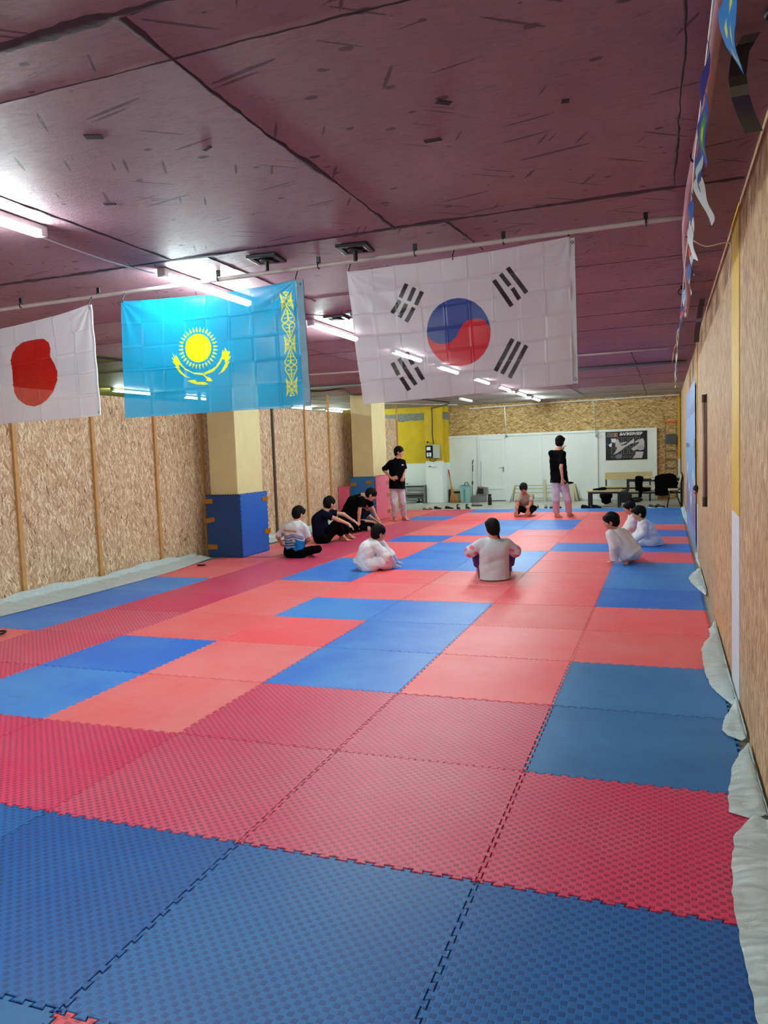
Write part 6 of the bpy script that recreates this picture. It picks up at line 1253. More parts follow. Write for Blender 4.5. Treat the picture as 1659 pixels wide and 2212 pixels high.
r = thing('long_bench', 'long bench with pale board seat and backrest below the poster', 'bench', (-.32, 19.75, -.02))
for x in (-.60, .58):
    b = MB(); b.bb(x-.02, x+.02, -.24, -.20, 0, .38); b.build('leg', M['black_metal'], r)
    b = MB(); b.bb(x-.02, x+.02, .22, .26, 0, .76); b.build('leg', M['black_metal'], r)
b = MB(); b.bb(-.60, .58, -.24, -.20, .345, .385); b.bb(-.6, .58, .20, .24, .345, .385); b.build('apron', M['black_metal'], r)
b = MB(); b.bb(-.63, .62, -.26, .20, .385, .415); b.build('seat', M['tan_board'], r, bevel=.005)
b = MB(); b.bb(-.63, .64, .19, .215, .60, .80); b.build('backrest', M['tan_board'], r, bevel=.005)
r = thing('school_desk', 'pale topped school bench desk with black frame, black clothes hung over it', 'desk', (.38, 18.0, -.02))
for x in (-.62, .66):
    for y in (-.28, .28):
        b = MB(); b.bb(x-.022, x+.022, y-.022, y+.022, 0, .70 if y < 0 else .70); b.build('leg', M['black_metal'], r, bevel=.003)
b = MB(); b.bb(-.62, .66, -.30, -.26, .63, .67); b.bb(-.62, .66, .26, .30, .63, .67); b.bb(-.62, .66, -.30, -.26, .32, .36); b.build('apron', M['black_metal'], r)
b = MB(); b.bb(-.66, .70, -.32, .10, .70, .735); b.build('desktop', M['tan_board'], r, bevel=.005)
b = MB(); b.bb(-.60, .50, -.30, .05, .365, .395); b.build('seat', M['tan_board'], r, bevel=.005)
def drape(name, pts, y, d, label, cat, mat, seed=1):
    b = MB(); n = len(pts)
    b.prism(pts, lambda x, z: (x, y, z), lambda x, z: (x, y+d, z))
    o = b.build(name, mat, origin=(pts[0][0], y, pts[0][1]), bevel=.02)
    tx = bpy.data.textures.new('cloth_noise%d' % seed, 'CLOUDS'); tx.noise_scale = .12
    o.modifiers.new('rm', 'REMESH').voxel_size = .016; dm = o.modifiers.new('disp', 'DISPLACE'); dm.texture = tx; dm.strength = .05; dm.mid_level = .5
    o.data.polygons.foreach_set('use_smooth', [True]*len(o.data.polygons)); o.modifiers['rm'].use_smooth_shade = True
    tag(o, label, cat); return o
drape('black_trousers', [(-.06, .745), (.14, .745), (.13, .50), (.17, .44), (.32, .43), (.32, .36), (.12, .37), (.10, .21), (.02, .22), (.03, .37), (-.05, .39)], 17.62, .07, 'black trousers hanging over the left half of the desk', 'clothes', M['black_cloth'], 1)
drape('black_jacket', [(.41, .735), (.52, .76), (.58, .79), (.72, .80), (.84, .79), (.92, .72), (.92, .60), (.99, .56), (.98, .47), (.88, .38), (.76, .32), (.74, .25), (.62, .24), (.42, .27)], 17.58, .10, 'thick black jacket hanging over the right half of the desk', 'clothes', M['black_cloth'], 2)
b = MB(); b.box((0, 0, 0), (.07, .03, .03)); b.box((.0, .012, .014), (.05, .02, .01)); o = b.build('white_sock', M['white'], bevel=.01); o.location = (.37, 17.62, .67); tag(o, 'white sock or cup at the edge of the hanging black jacket', 'sock')
r = thing('side_chair', 'tan and black framed chair standing side on near the banner', 'chair', (.86, 17.30, -.02))
b = MB(); b.bb(-.14, .10, -.2, .2, .42, .46); b.build('seat', M['tan_board'], r, bevel=.01)
b = MB(); b.tube([(.08, 0, .50), (.13, 0, .60), (.16, 0, .76), (.17, 0, .82)], [.012, .02, .02, .01], 8)
b.v = [(v[0], v[1]*14, v[2]) for v in b.v]; b.build('backrest', M['tan_board'], r, smooth=True)
for y in (-.19, .19):
    b = MB(); b.tube([(-.16, y, 0), (-.10, y, .42), (.08, y, .42), (.15, y, .48), (.19, y, .70), (.19, y, .80), (.165, y, .86)], .014, 8); b.build('side_tube', M['black_metal'], r, smooth=True)
    b = MB(); b.tube([(.02, y, .42), (.165, y, 0)], .014, 8); b.build('leg', M['black_metal'], r, smooth=True)

# ---------------------------------------------------------------- agility ladder hung on the boards
r = thing('agility_ladder', 'agility ladder with grey rungs and orange clips hung on the far board wall', 'ladder', (.81, 20.35, 0))
for x in (-.14, .145):
    b = MB(); b.tube([(x, 0, 2.12), (x-.01, -.01, 1.6), (x+.01, -.01, 1.2), (x+.02*(1 if x > 0 else -.5), -.01, .7), (x, -.01, .03)], .009, 6); b.build('side_webbing', M['rope'], r, smooth=True)
b = MB(); b.bb(-.16, .20, -.04, -.01, 2.12, 2.165); b.tube([(.14, -.025, 2.14), (.22, -.025, 2.15)], [.024, .01], 8); b.build('top_bar', M['orange'], r, bevel=.006)
for z in (1.33, 1.09, .85, .60):
    b = MB(); b.bb(-.15, .155, -.04, -.015, z-.018, z+.018); g = b.build('rung', M['grey_rung'], r, bevel=.004)
    for x in (-.16, .165):
        b = MB(); b.box((x, -.028, z), (.035, .03, .06)); b.build('clip', M['orange'], g, bevel=.005)
b = MB(); b.bb(-.13, .15, -.06, -.03, 1.52, 1.80); b.build('grey_bag', plain('grey_felt', srgb(82, 84, 86), .9, .12, 50, .003), r, bevel=.01)
for x in (-.14, .2):
    b = MB(); b.box((x, -.03, .07), (.04, .03, .05)); b.build('clip', M['orange'], r, bevel=.005)
POSE = {
'p1': {'pel': [-4.735, 7.949, 0.105], 'chest': [-4.738, 7.926, 0.447], 'neck': [-4.693, 7.943, 0.56], 'head': [-4.657, 7.978, 0.678], 'rsh': [-4.569, 7.925, 0.483], 'rel': [-4.532, 8.024, 0.285], 'rwr': [-4.703, 8.131, 0.154], 'lsh': [-4.893, 7.933, 0.46], 'lel': [-5.019, 7.929, 0.323], 'lwr': [-5.03, 8.074, 0.188], 'rhip': [-4.651, 7.937, 0.078], 'rkn': [-4.385, 8.014, 0.129], 'ran': [-4.641, 8.293, 0.05], 'rtoe': [-4.738, 8.391, 0.02], 'lhip': [-4.826, 7.937, 0.091], 'lkn': [-5.031, 8.275, 0.087], 'lan': [-5.089, 8.655, 0.05], 'ltoe': [-5.089, 8.793, 0.02], 'hd': [0.48, 0.872, -0.1], 'rh': [-0.093, 0.85, -0.518], 'lh': [0.319, 0.86, -0.398], 's': 0.92},
'p2': {'pel': [-5.156, 9.82, 0.118], 'chest': [-5.167, 9.795, 0.422], 'neck': [-5.059, 9.813, 0.578], 'head': [-4.984, 9.862, 0.698], 'rsh': [-4.987, 9.669, 0.515], 'rel': [-4.763, 9.72, 0.419], 'rwr': [-4.64, 9.84, 0.341], 'lsh': [-5.048, 9.987, 0.529], 'lel': [-4.83, 10.111, 0.484], 'lwr': [-4.676, 10.125, 0.38], 'rhip': [-5.092, 9.737, 0.087], 'rkn': [-4.817, 9.774, 0.348], 'ran': [-4.877, 10.1, 0.09], 'rtoe': [-4.731, 10.064, 0.02], 'lhip': [-5.169, 9.964, 0.085], 'lkn': [-4.852, 10.103, 0.315], 'lan': [-4.924, 10.45, 0.09], 'ltoe': [-4.775, 10.436, 0.02], 'hd': [0.543, 0.84, 0.0], 'rh': [0.709, 0.262, -0.655], 'lh': [0.85, 0.093, -0.518], 's': 1.0},
'p3': {'pel': [-5.385, 11.384, 0.216], 'chest': [-5.155, 11.426, 0.619], 'neck': [-4.979, 11.47, 0.733], 'head': [-4.832, 11.524, 0.746], 'rsh': [-4.95, 11.289, 0.663], 'rel': [-4.985, 11.254, 0.411], 'rwr': [-5.015, 11.286, 0.234], 'lsh': [-4.937, 11.656, 0.637], 'lel': [-4.879, 11.742, 0.433], 'lwr': [-4.814, 11.765, 0.262], 'rhip': [-5.314, 11.283, 0.171], 'rkn': [-5.001, 11.313, 0.13], 'ran': [-5.34, 11.55, 0.06], 'rtoe': [-5.358, 11.401, 0.02], 'lhip': [-5.382, 11.513, 0.166], 'lkn': [-5.114, 11.697, 0.157], 'lan': [-5.448, 11.933, 0.06], 'ltoe': [-5.589, 11.983, 0.02], 'hd': [0.79, 0.346, -0.506], 'rh': [0.146, 0.054, -0.988], 'lh': [0.611, 0.225, -0.759], 's': 1.0},
'p4': {'pel': [-5.3, 11.952, 0.093], 'chest': [-5.246, 11.941, 0.305], 'neck': [-5.165, 11.907, 0.441], 'head': [-5.057, 11.925, 0.515], 'rsh': [-5.135, 11.747, 0.378], 'rel': [-5.184, 11.729, 0.22], 'rwr': [-4.946, 11.838, 0.18], 'lsh': [-5.147, 12.062, 0.38], 'lel': [-5.088, 12.084, 0.262], 'lwr': [-4.945, 12.052, 0.188], 'rhip': [-5.236, 11.816, 0.078], 'rkn': [-5.203, 11.487, 0.075], 'ran': [-4.99, 11.75, 0.06], 'rtoe': [-5.015, 11.89, 0.02], 'lhip': [-5.248, 12.025, 0.066], 'lkn': [-4.939, 12.054, 0.101], 'lan': [-5.147, 12.103, 0.06], 'ltoe': [-5.159, 12.245, 0.02], 'hd': [0.781, 0.182, -0.597], 'rh': [0.89, 0.328, -0.316], 'lh': [0.751, 0.277, -0.6], 's': 0.95},
'p5': {'pel': [-3.171, 6.919, 0.101], 'chest': [-3.103, 6.923, 0.303], 'neck': [-3.024, 6.952, 0.395], 'head': [-2.974, 6.971, 0.493], 'rsh': [-2.966, 6.846, 0.346], 'rel': [-2.846, 6.879, 0.187], 'rwr': [-2.839, 7.073, 0.05], 'lsh': [-2.997, 7.09, 0.346], 'lel': [-2.898, 7.169, 0.171], 'lwr': [-2.913, 7.373, 0.05], 'rhip': [-3.088, 6.843, 0.076], 'rkn': [-2.903, 6.848, 0.116], 'ran': [-2.882, 7.033, 0.05], 'rtoe': [-2.973, 7.115, 0.02], 'lhip': [-3.137, 7.038, 0.078], 'lkn': [-2.981, 7.203, 0.081], 'lan': [-3.042, 7.137, 0.05], 'ltoe': [-3.145, 7.205, 0.02], 'hd': [0.662, 0.739, -0.124], 'rh': [0.878, 0.433, -0.205], 'lh': [0.878, 0.433, -0.205], 's': 0.82},
'p6': {'pel': [-1.285, 6.401, 0.078], 'chest': [-1.28, 6.382, 0.351], 'neck': [-1.286, 6.401, 0.5], 'head': [-1.294, 6.398, 0.617], 'lsh': [-1.413, 6.354, 0.443], 'lel': [-1.555, 6.344, 0.347], 'lwr': [-1.552, 6.644, 0.324], 'rsh': [-1.146, 6.452, 0.432], 'rel': [-1.057, 6.528, 0.333], 'rwr': [-1.184, 6.779, 0.316], 'lhip': [-1.373, 6.411, 0.074], 'lkn': [-1.564, 6.618, 0.316], 'lan': [-1.601, 6.922, 0.08], 'ltoe': [-1.625, 7.058, 0.02], 'rhip': [-1.21, 6.471, 0.068], 'rkn': [-1.138, 6.775, 0.3], 'ran': [-1.231, 7.079, 0.08], 'rtoe': [-1.263, 7.213, 0.02], 'hd': [-0.453, 0.886, -0.099], 'rh': [-0.958, 0.199, -0.207], 'lh': [0.599, 0.774, -0.207], 's': 0.92},
'p7': {'pel': [-5.049, 13.765, 0.868], 'chest': [-5.046, 13.766, 1.266], 'neck': [-5.021, 13.775, 1.422], 'head': [-4.982, 13.789, 1.567], 'rsh': [-5.161, 13.691, 1.334], 'rel': [-5.345, 13.719, 1.181], 'rwr': [-5.109, 13.54, 0.995], 'lsh': [-4.931, 13.861, 1.344], 'lel': [-4.901, 13.883, 1.164], 'lwr': [-4.879, 13.721, 1.023], 'rhip': [-5.131, 13.734, 0.787], 'rkn': [-5.122, 13.706, 0.441], 'ran': [-5.2, 13.923, 0.09], 'rtoe': [-5.13, 13.79, 0.02], 'lhip': [-4.979, 13.812, 0.79], 'lkn': [-4.96, 13.85, 0.439], 'lan': [-5.022, 14.075, 0.09], 'ltoe': [-4.899, 13.99, 0.02], 'hd': [0.999, 0.041, -0.031], 'rh': [0.984, 0.145, 0.102], 'lh': [-0.04, -0.784, -0.619], 's': 1.0},
'p8': {'pel': [-2.402, 15.3, 0.162], 'chest': [-2.402, 15.14, 0.358], 'neck': [-2.396, 15.057, 0.482], 'head': [-2.403, 14.991, 0.625], 'rsh': [-2.535, 15.049, 0.452], 'rel': [-2.533, 14.9, 0.302], 'rwr': [-2.538, 14.791, 0.13], 'lsh': [-2.253, 15.152, 0.441], 'lel': [-2.253, 15.003, 0.291], 'lwr': [-2.3, 14.879, 0.131], 'rhip': [-2.458, 15.247, 0.156], 'rkn': [-2.503, 15.017, 0.164], 'ran': [-2.512, 14.608, 0.07], 'rtoe': [-2.629, 14.715, 0.168], 'lhip': [-2.336, 15.292, 0.151], 'lkn': [-2.198, 15.109, 0.165], 'lan': [-2.245, 14.703, 0.07], 'ltoe': [-2.31, 14.838, 0.02], 'hd': [0.106, -0.929, -0.353], 'rh': [-0.178, -0.387, -0.905], 'lh': [-0.369, -0.459, -0.808], 's': 1.0},
'p9': {'pel': [-1.517, 14.392, 0.826], 'chest': [-1.538, 14.384, 1.261], 'neck': [-1.515, 14.392, 1.522], 'head': [-1.488, 14.424, 1.662], 'lsh': [-1.669, 14.378, 1.427], 'lel': [-1.616, 14.589, 1.177], 'lwr': [-1.477, 14.641, 1.458], 'rsh': [-1.416, 14.301, 1.409], 'rel': [-1.446, 14.183, 1.114], 'rwr': [-1.422, 14.192, 0.873], 'lhip': [-1.584, 14.367, 0.788], 'lkn': [-1.595, 14.395, 0.421], 'lan': [-1.627, 14.678, 0.09], 'ltoe': [-1.525, 14.56, 0.02], 'rhip': [-1.442, 14.419, 0.782], 'rkn': [-1.355, 14.473, 0.412], 'ran': [-1.363, 14.779, 0.1], 'rtoe': [-1.296, 14.92, 0.02], 'hd': [0.286, 0.958, 0.0], 'rh': [-0.034, 0.093, -0.995], 'lh': [0.331, 0.011, 0.943], 's': 1.04},
'p10': {'pel': [0.204, 7.848, 0.17], 'chest': [0.076, 7.779, 0.349], 'neck': [0.032, 7.763, 0.473], 'head': [-0.011, 7.726, 0.574], 'lsh': [-0.022, 7.679, 0.409], 'lel': [0.023, 7.674, 0.252], 'lwr': [0.022, 7.762, 0.05], 'rsh': [0.126, 7.84, 0.415], 'rel': [0.218, 7.981, 0.264], 'rwr': [0.154, 8.064, 0.153], 'lhip': [0.154, 7.808, 0.156], 'lkn': [0.108, 8.12, 0.07], 'lan': [0.174, 7.83, 0.06], 'ltoe': [0.163, 7.717, 0.02], 'rhip': [0.255, 7.888, 0.159], 'rkn': [0.228, 8.201, 0.07], 'ran': [0.235, 8.396, 0.05], 'rtoe': [0.218, 8.283, 0.02], 'hd': [-0.993, 0.037, -0.108], 'rh': [-0.742, 0.342, -0.577], 'lh': [-0.813, -0.554, -0.179], 's': 0.76},
'p11': {'pel': [0.449, 9.795, 0.084], 'chest': [0.392, 9.731, 0.278], 'neck': [0.32, 9.683, 0.397], 'head': [0.275, 9.645, 0.507], 'lsh': [0.343, 9.564, 0.352], 'lel': [0.335, 9.54, 0.213], 'lwr': [0.194, 9.53, 0.101], 'rsh': [0.309, 9.807, 0.335], 'rel': [0.28, 9.839, 0.194], 'rwr': [0.164, 9.796, 0.09], 'lhip': [0.457, 9.712, 0.08], 'lkn': [0.225, 9.766, 0.07], 'lan': [0.471, 9.669, 0.05], 'ltoe': [0.511, 9.776, 0.02], 'rhip': [0.468, 9.908, 0.071], 'rkn': [0.243, 10.145, 0.07], 'ran': [0.431, 10.069, 0.05], 'rtoe': [0.518, 10.142, 0.02], 'hd': [-0.977, -0.195, -0.083], 'rh': [-0.857, -0.316, -0.406], 'lh': [-0.857, -0.316, -0.406], 's': 0.76},
'p12': {'pel': [0.18, 11.139, 0.058], 'chest': [0.176, 11.095, 0.246], 'neck': [0.126, 11.055, 0.369], 'head': [0.083, 11.018, 0.476], 'lsh': [0.138, 10.931, 0.325], 'lel': [0.108, 10.899, 0.179], 'lwr': [0.001, 10.923, 0.081], 'rsh': [0.106, 11.175, 0.311], 'rel': [0.058, 11.2, 0.18], 'rwr': [-0.026, 11.169, 0.07], 'lhip': [0.198, 11.06, 0.051], 'lkn': [0.042, 11.151, 0.07], 'lan': [0.197, 11.085, 0.05], 'ltoe': [0.269, 11.174, 0.02], 'rhip': [0.192, 11.25, 0.046], 'rkn': [0.03, 11.438, 0.07], 'ran': [0.172, 11.368, 0.05], 'rtoe': [0.243, 11.457, 0.02], 'hd': [-0.964, -0.245, -0.104], 'rh': [-0.857, -0.316, -0.406], 'lh': [-0.857, -0.316, -0.406], 's': 0.76},
}
# ================================================================ people
def nz_(v):
    v = np.array(v, float); return v/(np.linalg.norm(v)+1e-9)

class SDF:
    """smooth union of tapered limbs and ellipsoids on a grid, meshed with surface nets"""
    def __init__(s): s.p = []; s.fold = 0; s.fseed = 0; s.floor = None; s.cuts = []
    def cap(s, a, b, ra, rb, k=.02, cut_b=False, cut_a=False, sub=False, flat=None):
        s.p.append(('cap', np.array(a, float), np.array(b, float), ra, rb, k, cut_a, cut_b, sub, flat)); return s
    def ell(s, c, r, ax=None, k=.02, sub=False):
        s.p.append(('ell', np.array(c, float), np.array(r, float), ax, k, sub)); return s
    def mesh(s, name, h, origin):
        lo = np.full(3, 1e9); hi = -lo
        for q in s.p:
            if q[-2 if q[0] == 'cap' else -1] and q[0] == 'ell': continue
            if q[0] == 'cap':
                R = max(q[3], q[4]); lo = np.minimum(lo, np.minimum(q[1], q[2])-R); hi = np.maximum(hi, np.maximum(q[1], q[2])+R)
            else:
                R = q[2].max(); lo = np.minimum(lo, q[1]-R); hi = np.maximum(hi, q[1]+R)
        lo -= 4*h; hi += 4*h
        n = np.ceil((hi-lo)/h).astype(int)+1
        F = np.full(n, .5, np.float32)
        axs = [lo[i]+h*np.arange(n[i]) for i in range(3)]
        for q in s.p:
            if q[0] == 'cap': R = max(q[3], q[4]); a = np.minimum(q[1], q[2])-R; b = np.maximum(q[1], q[2])+R; k = q[5]
            else: R = q[2].max(); a = q[1]-R; b = q[1]+R; k = q[4]
            m = k+.02
            i0 = np.clip(np.floor((a-m-lo)/h).astype(int), 0, n); i1 = np.clip(np.ceil((b+m-lo)/h).astype(int)+1, 0, n)
            if (i1 <= i0).any(): continue
            sl = tuple(slice(x, y) for x, y in zip(i0, i1))
            X = axs[0][sl[0]][:, None, None]; Y = axs[1][sl[1]][None, :, None]; Z = axs[2][sl[2]][None, None, :]
            if q[0] == 'cap':
                A, B = q[1], q[2]; ab = B-A; L2 = ab@ab+1e-12
                t = ((X-A[0])*ab[0]+(Y-A[1])*ab[1]+(Z-A[2])*ab[2])/L2; tc = np.clip(t, 0, 1)
                dx = X-A[0]-tc*ab[0]; dy = Y-A[1]-tc*ab[1]; dz = Z-A[2]-tc*ab[2]
                d = np.sqrt(dx*dx+dy*dy+dz*dz)-(q[3]+(q[4]-q[3])*tc)
                if q[9] is not None:      # flatten along an axis
                    ax_, f_ = q[9]; w_ = dx*ax_[0]+dy*ax_[1]+dz*ax_[2]
                    d = np.sqrt(np.maximum(dx*dx+dy*dy+dz*dz+(f_*f_-1)*w_*w_, 0))-(q[3]+(q[4]-q[3])*tc)
                L = math.sqrt(L2)
                if q[7]: d = np.maximum(d, (t-1)*L)
                if q[6]: d = np.maximum(d, -t*L)
                sub = q[8]
            else:
                c, r, ax = q[1], q[2], q[3]
                dx = X-c[0]; dy = Y-c[1]; dz = Z-c[2]
                if ax is None: u, v, w_ = dx+0*dy+0*dz, dy+0*dx+0*dz, dz+0*dx+0*dy
                else:
                    u = dx*ax[0][0]+dy*ax[0][1]+dz*ax[0][2]; v = dx*ax[1][0]+dy*ax[1][1]+dz*ax[1][2]; w_ = dx*ax[2][0]+dy*ax[2][1]+dz*ax[2][2]
                k0 = np.sqrt((u/r[0])**2+(v/r[1])**2+(w_/r[2])**2); k1 = np.sqrt((u/r[0]**2)**2+(v/r[1]**2)**2+(w_/r[2]**2)**2)+1e-9
                d = k0*(k0-1)/k1; sub = q[5]
            G = F[sl]
            if sub: F[sl] = np.maximum(G, -d)
            else:
                hh = np.clip(.5+.5*(G-d)/k, 0, 1)
                F[sl] = G*(1-hh)+d*hh-k*hh*(1-hh)
        if s.fold:
            X = axs[0][:, None, None]; Y = axs[1][None, :, None]; Z = axs[2][None, None, :]; sd = s.fseed
            rg = lambda q: 1-np.abs(np.sin(q))*1.6
            F += (s.fold*(rg(13*Z+7*X+2.2*np.sin(9*Y+5*X+sd)+sd)*.6+rg(15*X-12*Z+2.6*np.sin(8*Z+7*Y+sd*2))*.5+rg(17*Y+13*Z+2.2*np.sin(11*X)+sd)*.4+.35*np.sin(61*X+37*Z+3*np.sin(20*Y))*np.sin(47*Y-29*Z))).astype(np.float32)
        if s.floor is not None:
            F = np.maximum(F, (s.floor-axs[2])[None, None, :].astype(np.float32))
        for (pt, nn) in s.cuts:      # keep the side the normal points away from
            X = axs[0][:, None, None]; Y = axs[1][None, :, None]; Z = axs[2][None, None, :]
            F = np.maximum(F, (X-pt[0])*nn[0]+(Y-pt[1])*nn[1]+(Z-pt[2])*nn[2]).astype(np.float32)
        return surface_nets(F, lo-np.array(origin), h, name)

def surface_nets(F, lo, h, name):
    I = F < 0; nx, ny, nz0 = F.shape
    c = [I[a:nx-1+a, b:ny-1+b, d:nz0-1+d] for a in (0, 1) for b in (0, 1) for d in (0, 1)]
    anyi = np.zeros(c[0].shape, bool); alli = np.ones(c[0].shape, bool)
    for k in c: anyi |= k; alli &= k
    act = anyi & ~alli; ids = np.argwhere(act)
    vi = np.full(act.shape, -1, np.int32); vi[act] = np.arange(len(ids))
    corner = np.array([(a, b, d) for a in (0, 1) for b in (0, 1) for d in (0, 1)])
    val = np.stack([F[ids[:, 0]+a, ids[:, 1]+b, ids[:, 2]+d] for a, b, d in corner], 1)
    acc = np.zeros((len(ids), 3)); cnt = np.zeros(len(ids))
    for i in range(8):
        for j in range(i+1, 8):
            if np.abs(corner[i]-corner[j]).sum() != 1: continue
            m = (val[:, i] < 0) != (val[:, j] < 0)
            t = val[m, i]/(val[m, i]-val[m, j])
            acc[m] += corner[i]+(corner[j]-corner[i])*t[:, None]; cnt[m] += 1
    V = lo+h*(ids+acc/cnt[:, None])
    quads = []
    for ax in range(3):
        sl0 = [slice(None)]*3; sl1 = [slice(None)]*3; sl0[ax] = slice(0, -1); sl1[ax] = slice(1, None)
        a = I[tuple(sl0)]; b = I[tuple(sl1)]
        o1, o2 = [(1, 2), (2, 0), (0, 1)][ax]
        e = np.argwhere(a != b)
        e = e[(e[:, o1] > 0) & (e[:, o2] > 0) & (e[:, o1] < F.shape[o1]-1) & (e[:, o2] < F.shape[o2]-1)]
        if len(e) == 0: continue
        ins = I[e[:, 0], e[:, 1], e[:, 2]]
        def at(d1, d2):
            q = e.copy(); q[:, o1] += d1; q[:, o2] += d2; return vi[q[:, 0], q[:, 1], q[:, 2]]
        q = np.stack([at(-1, -1), at(0, -1), at(0, 0), at(-1, 0)], 1)
        q[~ins] = q[~ins][:, ::-1]; quads.append(q)
    Q = np.concatenate(quads); Q = Q[(Q >= 0).all(1)]
    me = bpy.data.meshes.new(name)
    me.vertices.add(len(V)); me.vertices.foreach_set('co', V.astype(np.float32).ravel())
    me.loops.add(len(Q)*4); me.loops.foreach_set('vertex_index', Q.astype(np.int32).ravel())
    me.polygons.add(len(Q)); me.polygons.foreach_set('loop_start', np.arange(0, len(Q)*4, 4, dtype=np.int32)); me.polygons.foreach_set('loop_total', np.full(len(Q), 4, np.int32))
    me.polygons.foreach_set('use_smooth', np.ones(len(Q), bool))
    me.update(calc_edges=True); me.validate()
    return me

def add_mesh(name, me, mat, parent):
    o = bpy.data.objects.new(name, me); COL.objects.link(o); me.materials.append(mat)
    if parent: o.parent = parent
    return o

def hand(S, wr, d, s, pn=None, curl=.5, spread=.16, right=True, grab=0):
    """palm, four unequal bent fingers and a side thumb; d: pointing, pn: palm normal"""
    d = nz_(d); pn = nz_(pn if pn is not None else (0, 0, -1)); pn = nz_(pn-d*(pn@d)); sd = np.cross(d, pn)*(1 if right else -1)
    wr = np.array(wr, float)
    S.cap(wr, wr+d*.045*s, .023*s, .026*s, .015)
    for k, o_ in enumerate((-.024, -.008, .008, .024)):
        S.cap(wr+d*.02*s+sd*o_*.6*s, wr+d*.085*s+sd*o_*s, .014*s, .0125*s, .008)
    for k, (o_, L) in enumerate(((-.027, .062), (-.009, .072), (.009, .068), (.027, .052))):
        a = wr+d*.085*s+sd*o_*s; fd = nz_(d+sd*(k-1.5)*spread+pn*curl*.35)
        b = a+fd*L*.5*s; fd2 = nz_(fd+pn*curl); c = b+fd2*L*.5*s
        S.cap(a, b, .0105*s, .0095*s, .003); S.cap(b, c, .0095*s, .008*s, .003)
    a = wr+d*.03*s-sd*.022*s; b = a+nz_(d*.7-sd*.9+pn*.3)*.038*s; c = b+nz_(d-sd*.35+pn*.4)*.030*s
    S.cap(a, b, .014*s, .0115*s, .008); S.cap(b, c, .011*s, .0085*s, .003)

def foot(S, an, toe, s, up=(0, 0, 1)):
    an = np.array(an, float); toe = np.array(toe, float); f = nz_(toe-an); u = np.array(up, float); u = nz_(u-f*(u@f)); sd = np.cross(f, u)
    if abs(up[2]) > .5:
        fh = nz_((toe-an)*np.array((1, 1, 0))); sd = np.cross(fh, (0, 0, 1)); L = .15*s
        heel = np.array((an[0], an[1], .030*s))-fh*.035*s; ball = np.array((an[0], an[1], .022*s))+fh*.115*s
        S.cap(an, heel, .034*s, .029*s, .02); S.cap(heel, ball, .028*s, .026*s, .02)
        S.cap(an+fh*.02*s, ball, .032*s, .022*s, .025)
        S.cap(ball-sd*.015*s, ball+sd*.018*s, .021*s, .020*s, .015)
        for k in range(5):
            o_ = (-.034+.017*k)*s; l = (.052-.004*k)*s if True else 0
            S.cap(ball+sd*o_*.9, ball+sd*o_+fh*l-np.array((0, 0, .008*s)), .0105*s if k else .014*s, .009*s if k else .012*s, .004)
    else:
        # sole shown to the viewer, toes up
        heel = an-u*.01; ball = an+f*.15*s
        S.cap(heel, ball, .032*s, .030*s, .02); S.cap(ball-sd*.02*s, ball+sd*.02*s, .022*s, .022*s, .015)
        for k in range(5):
            o_ = (-.034+.017*k)*s; S.cap(ball+sd*o_*.9, ball+sd*o_+f*(.048-.004*k)*s, .011*s, .009*s, .004)

def head_parts(J, s, hair='short', hs=1.0):
    c = np.array(J['head']); f = nz_(J['hd']); up0 = np.array((0, 0, 1.0))
    nk = nz_(c-np.array(J['neck'])); up = nz_(up0*.75+nk*.5+f*0); up = nz_(up-f*(up@f)); r = np.cross(f, up)
    ax = (r, f, up); k = hs*s
    def P(a, b, d): return c+(r*a+f*b+up*d)*k
    return c, f, up, r, ax, k, P

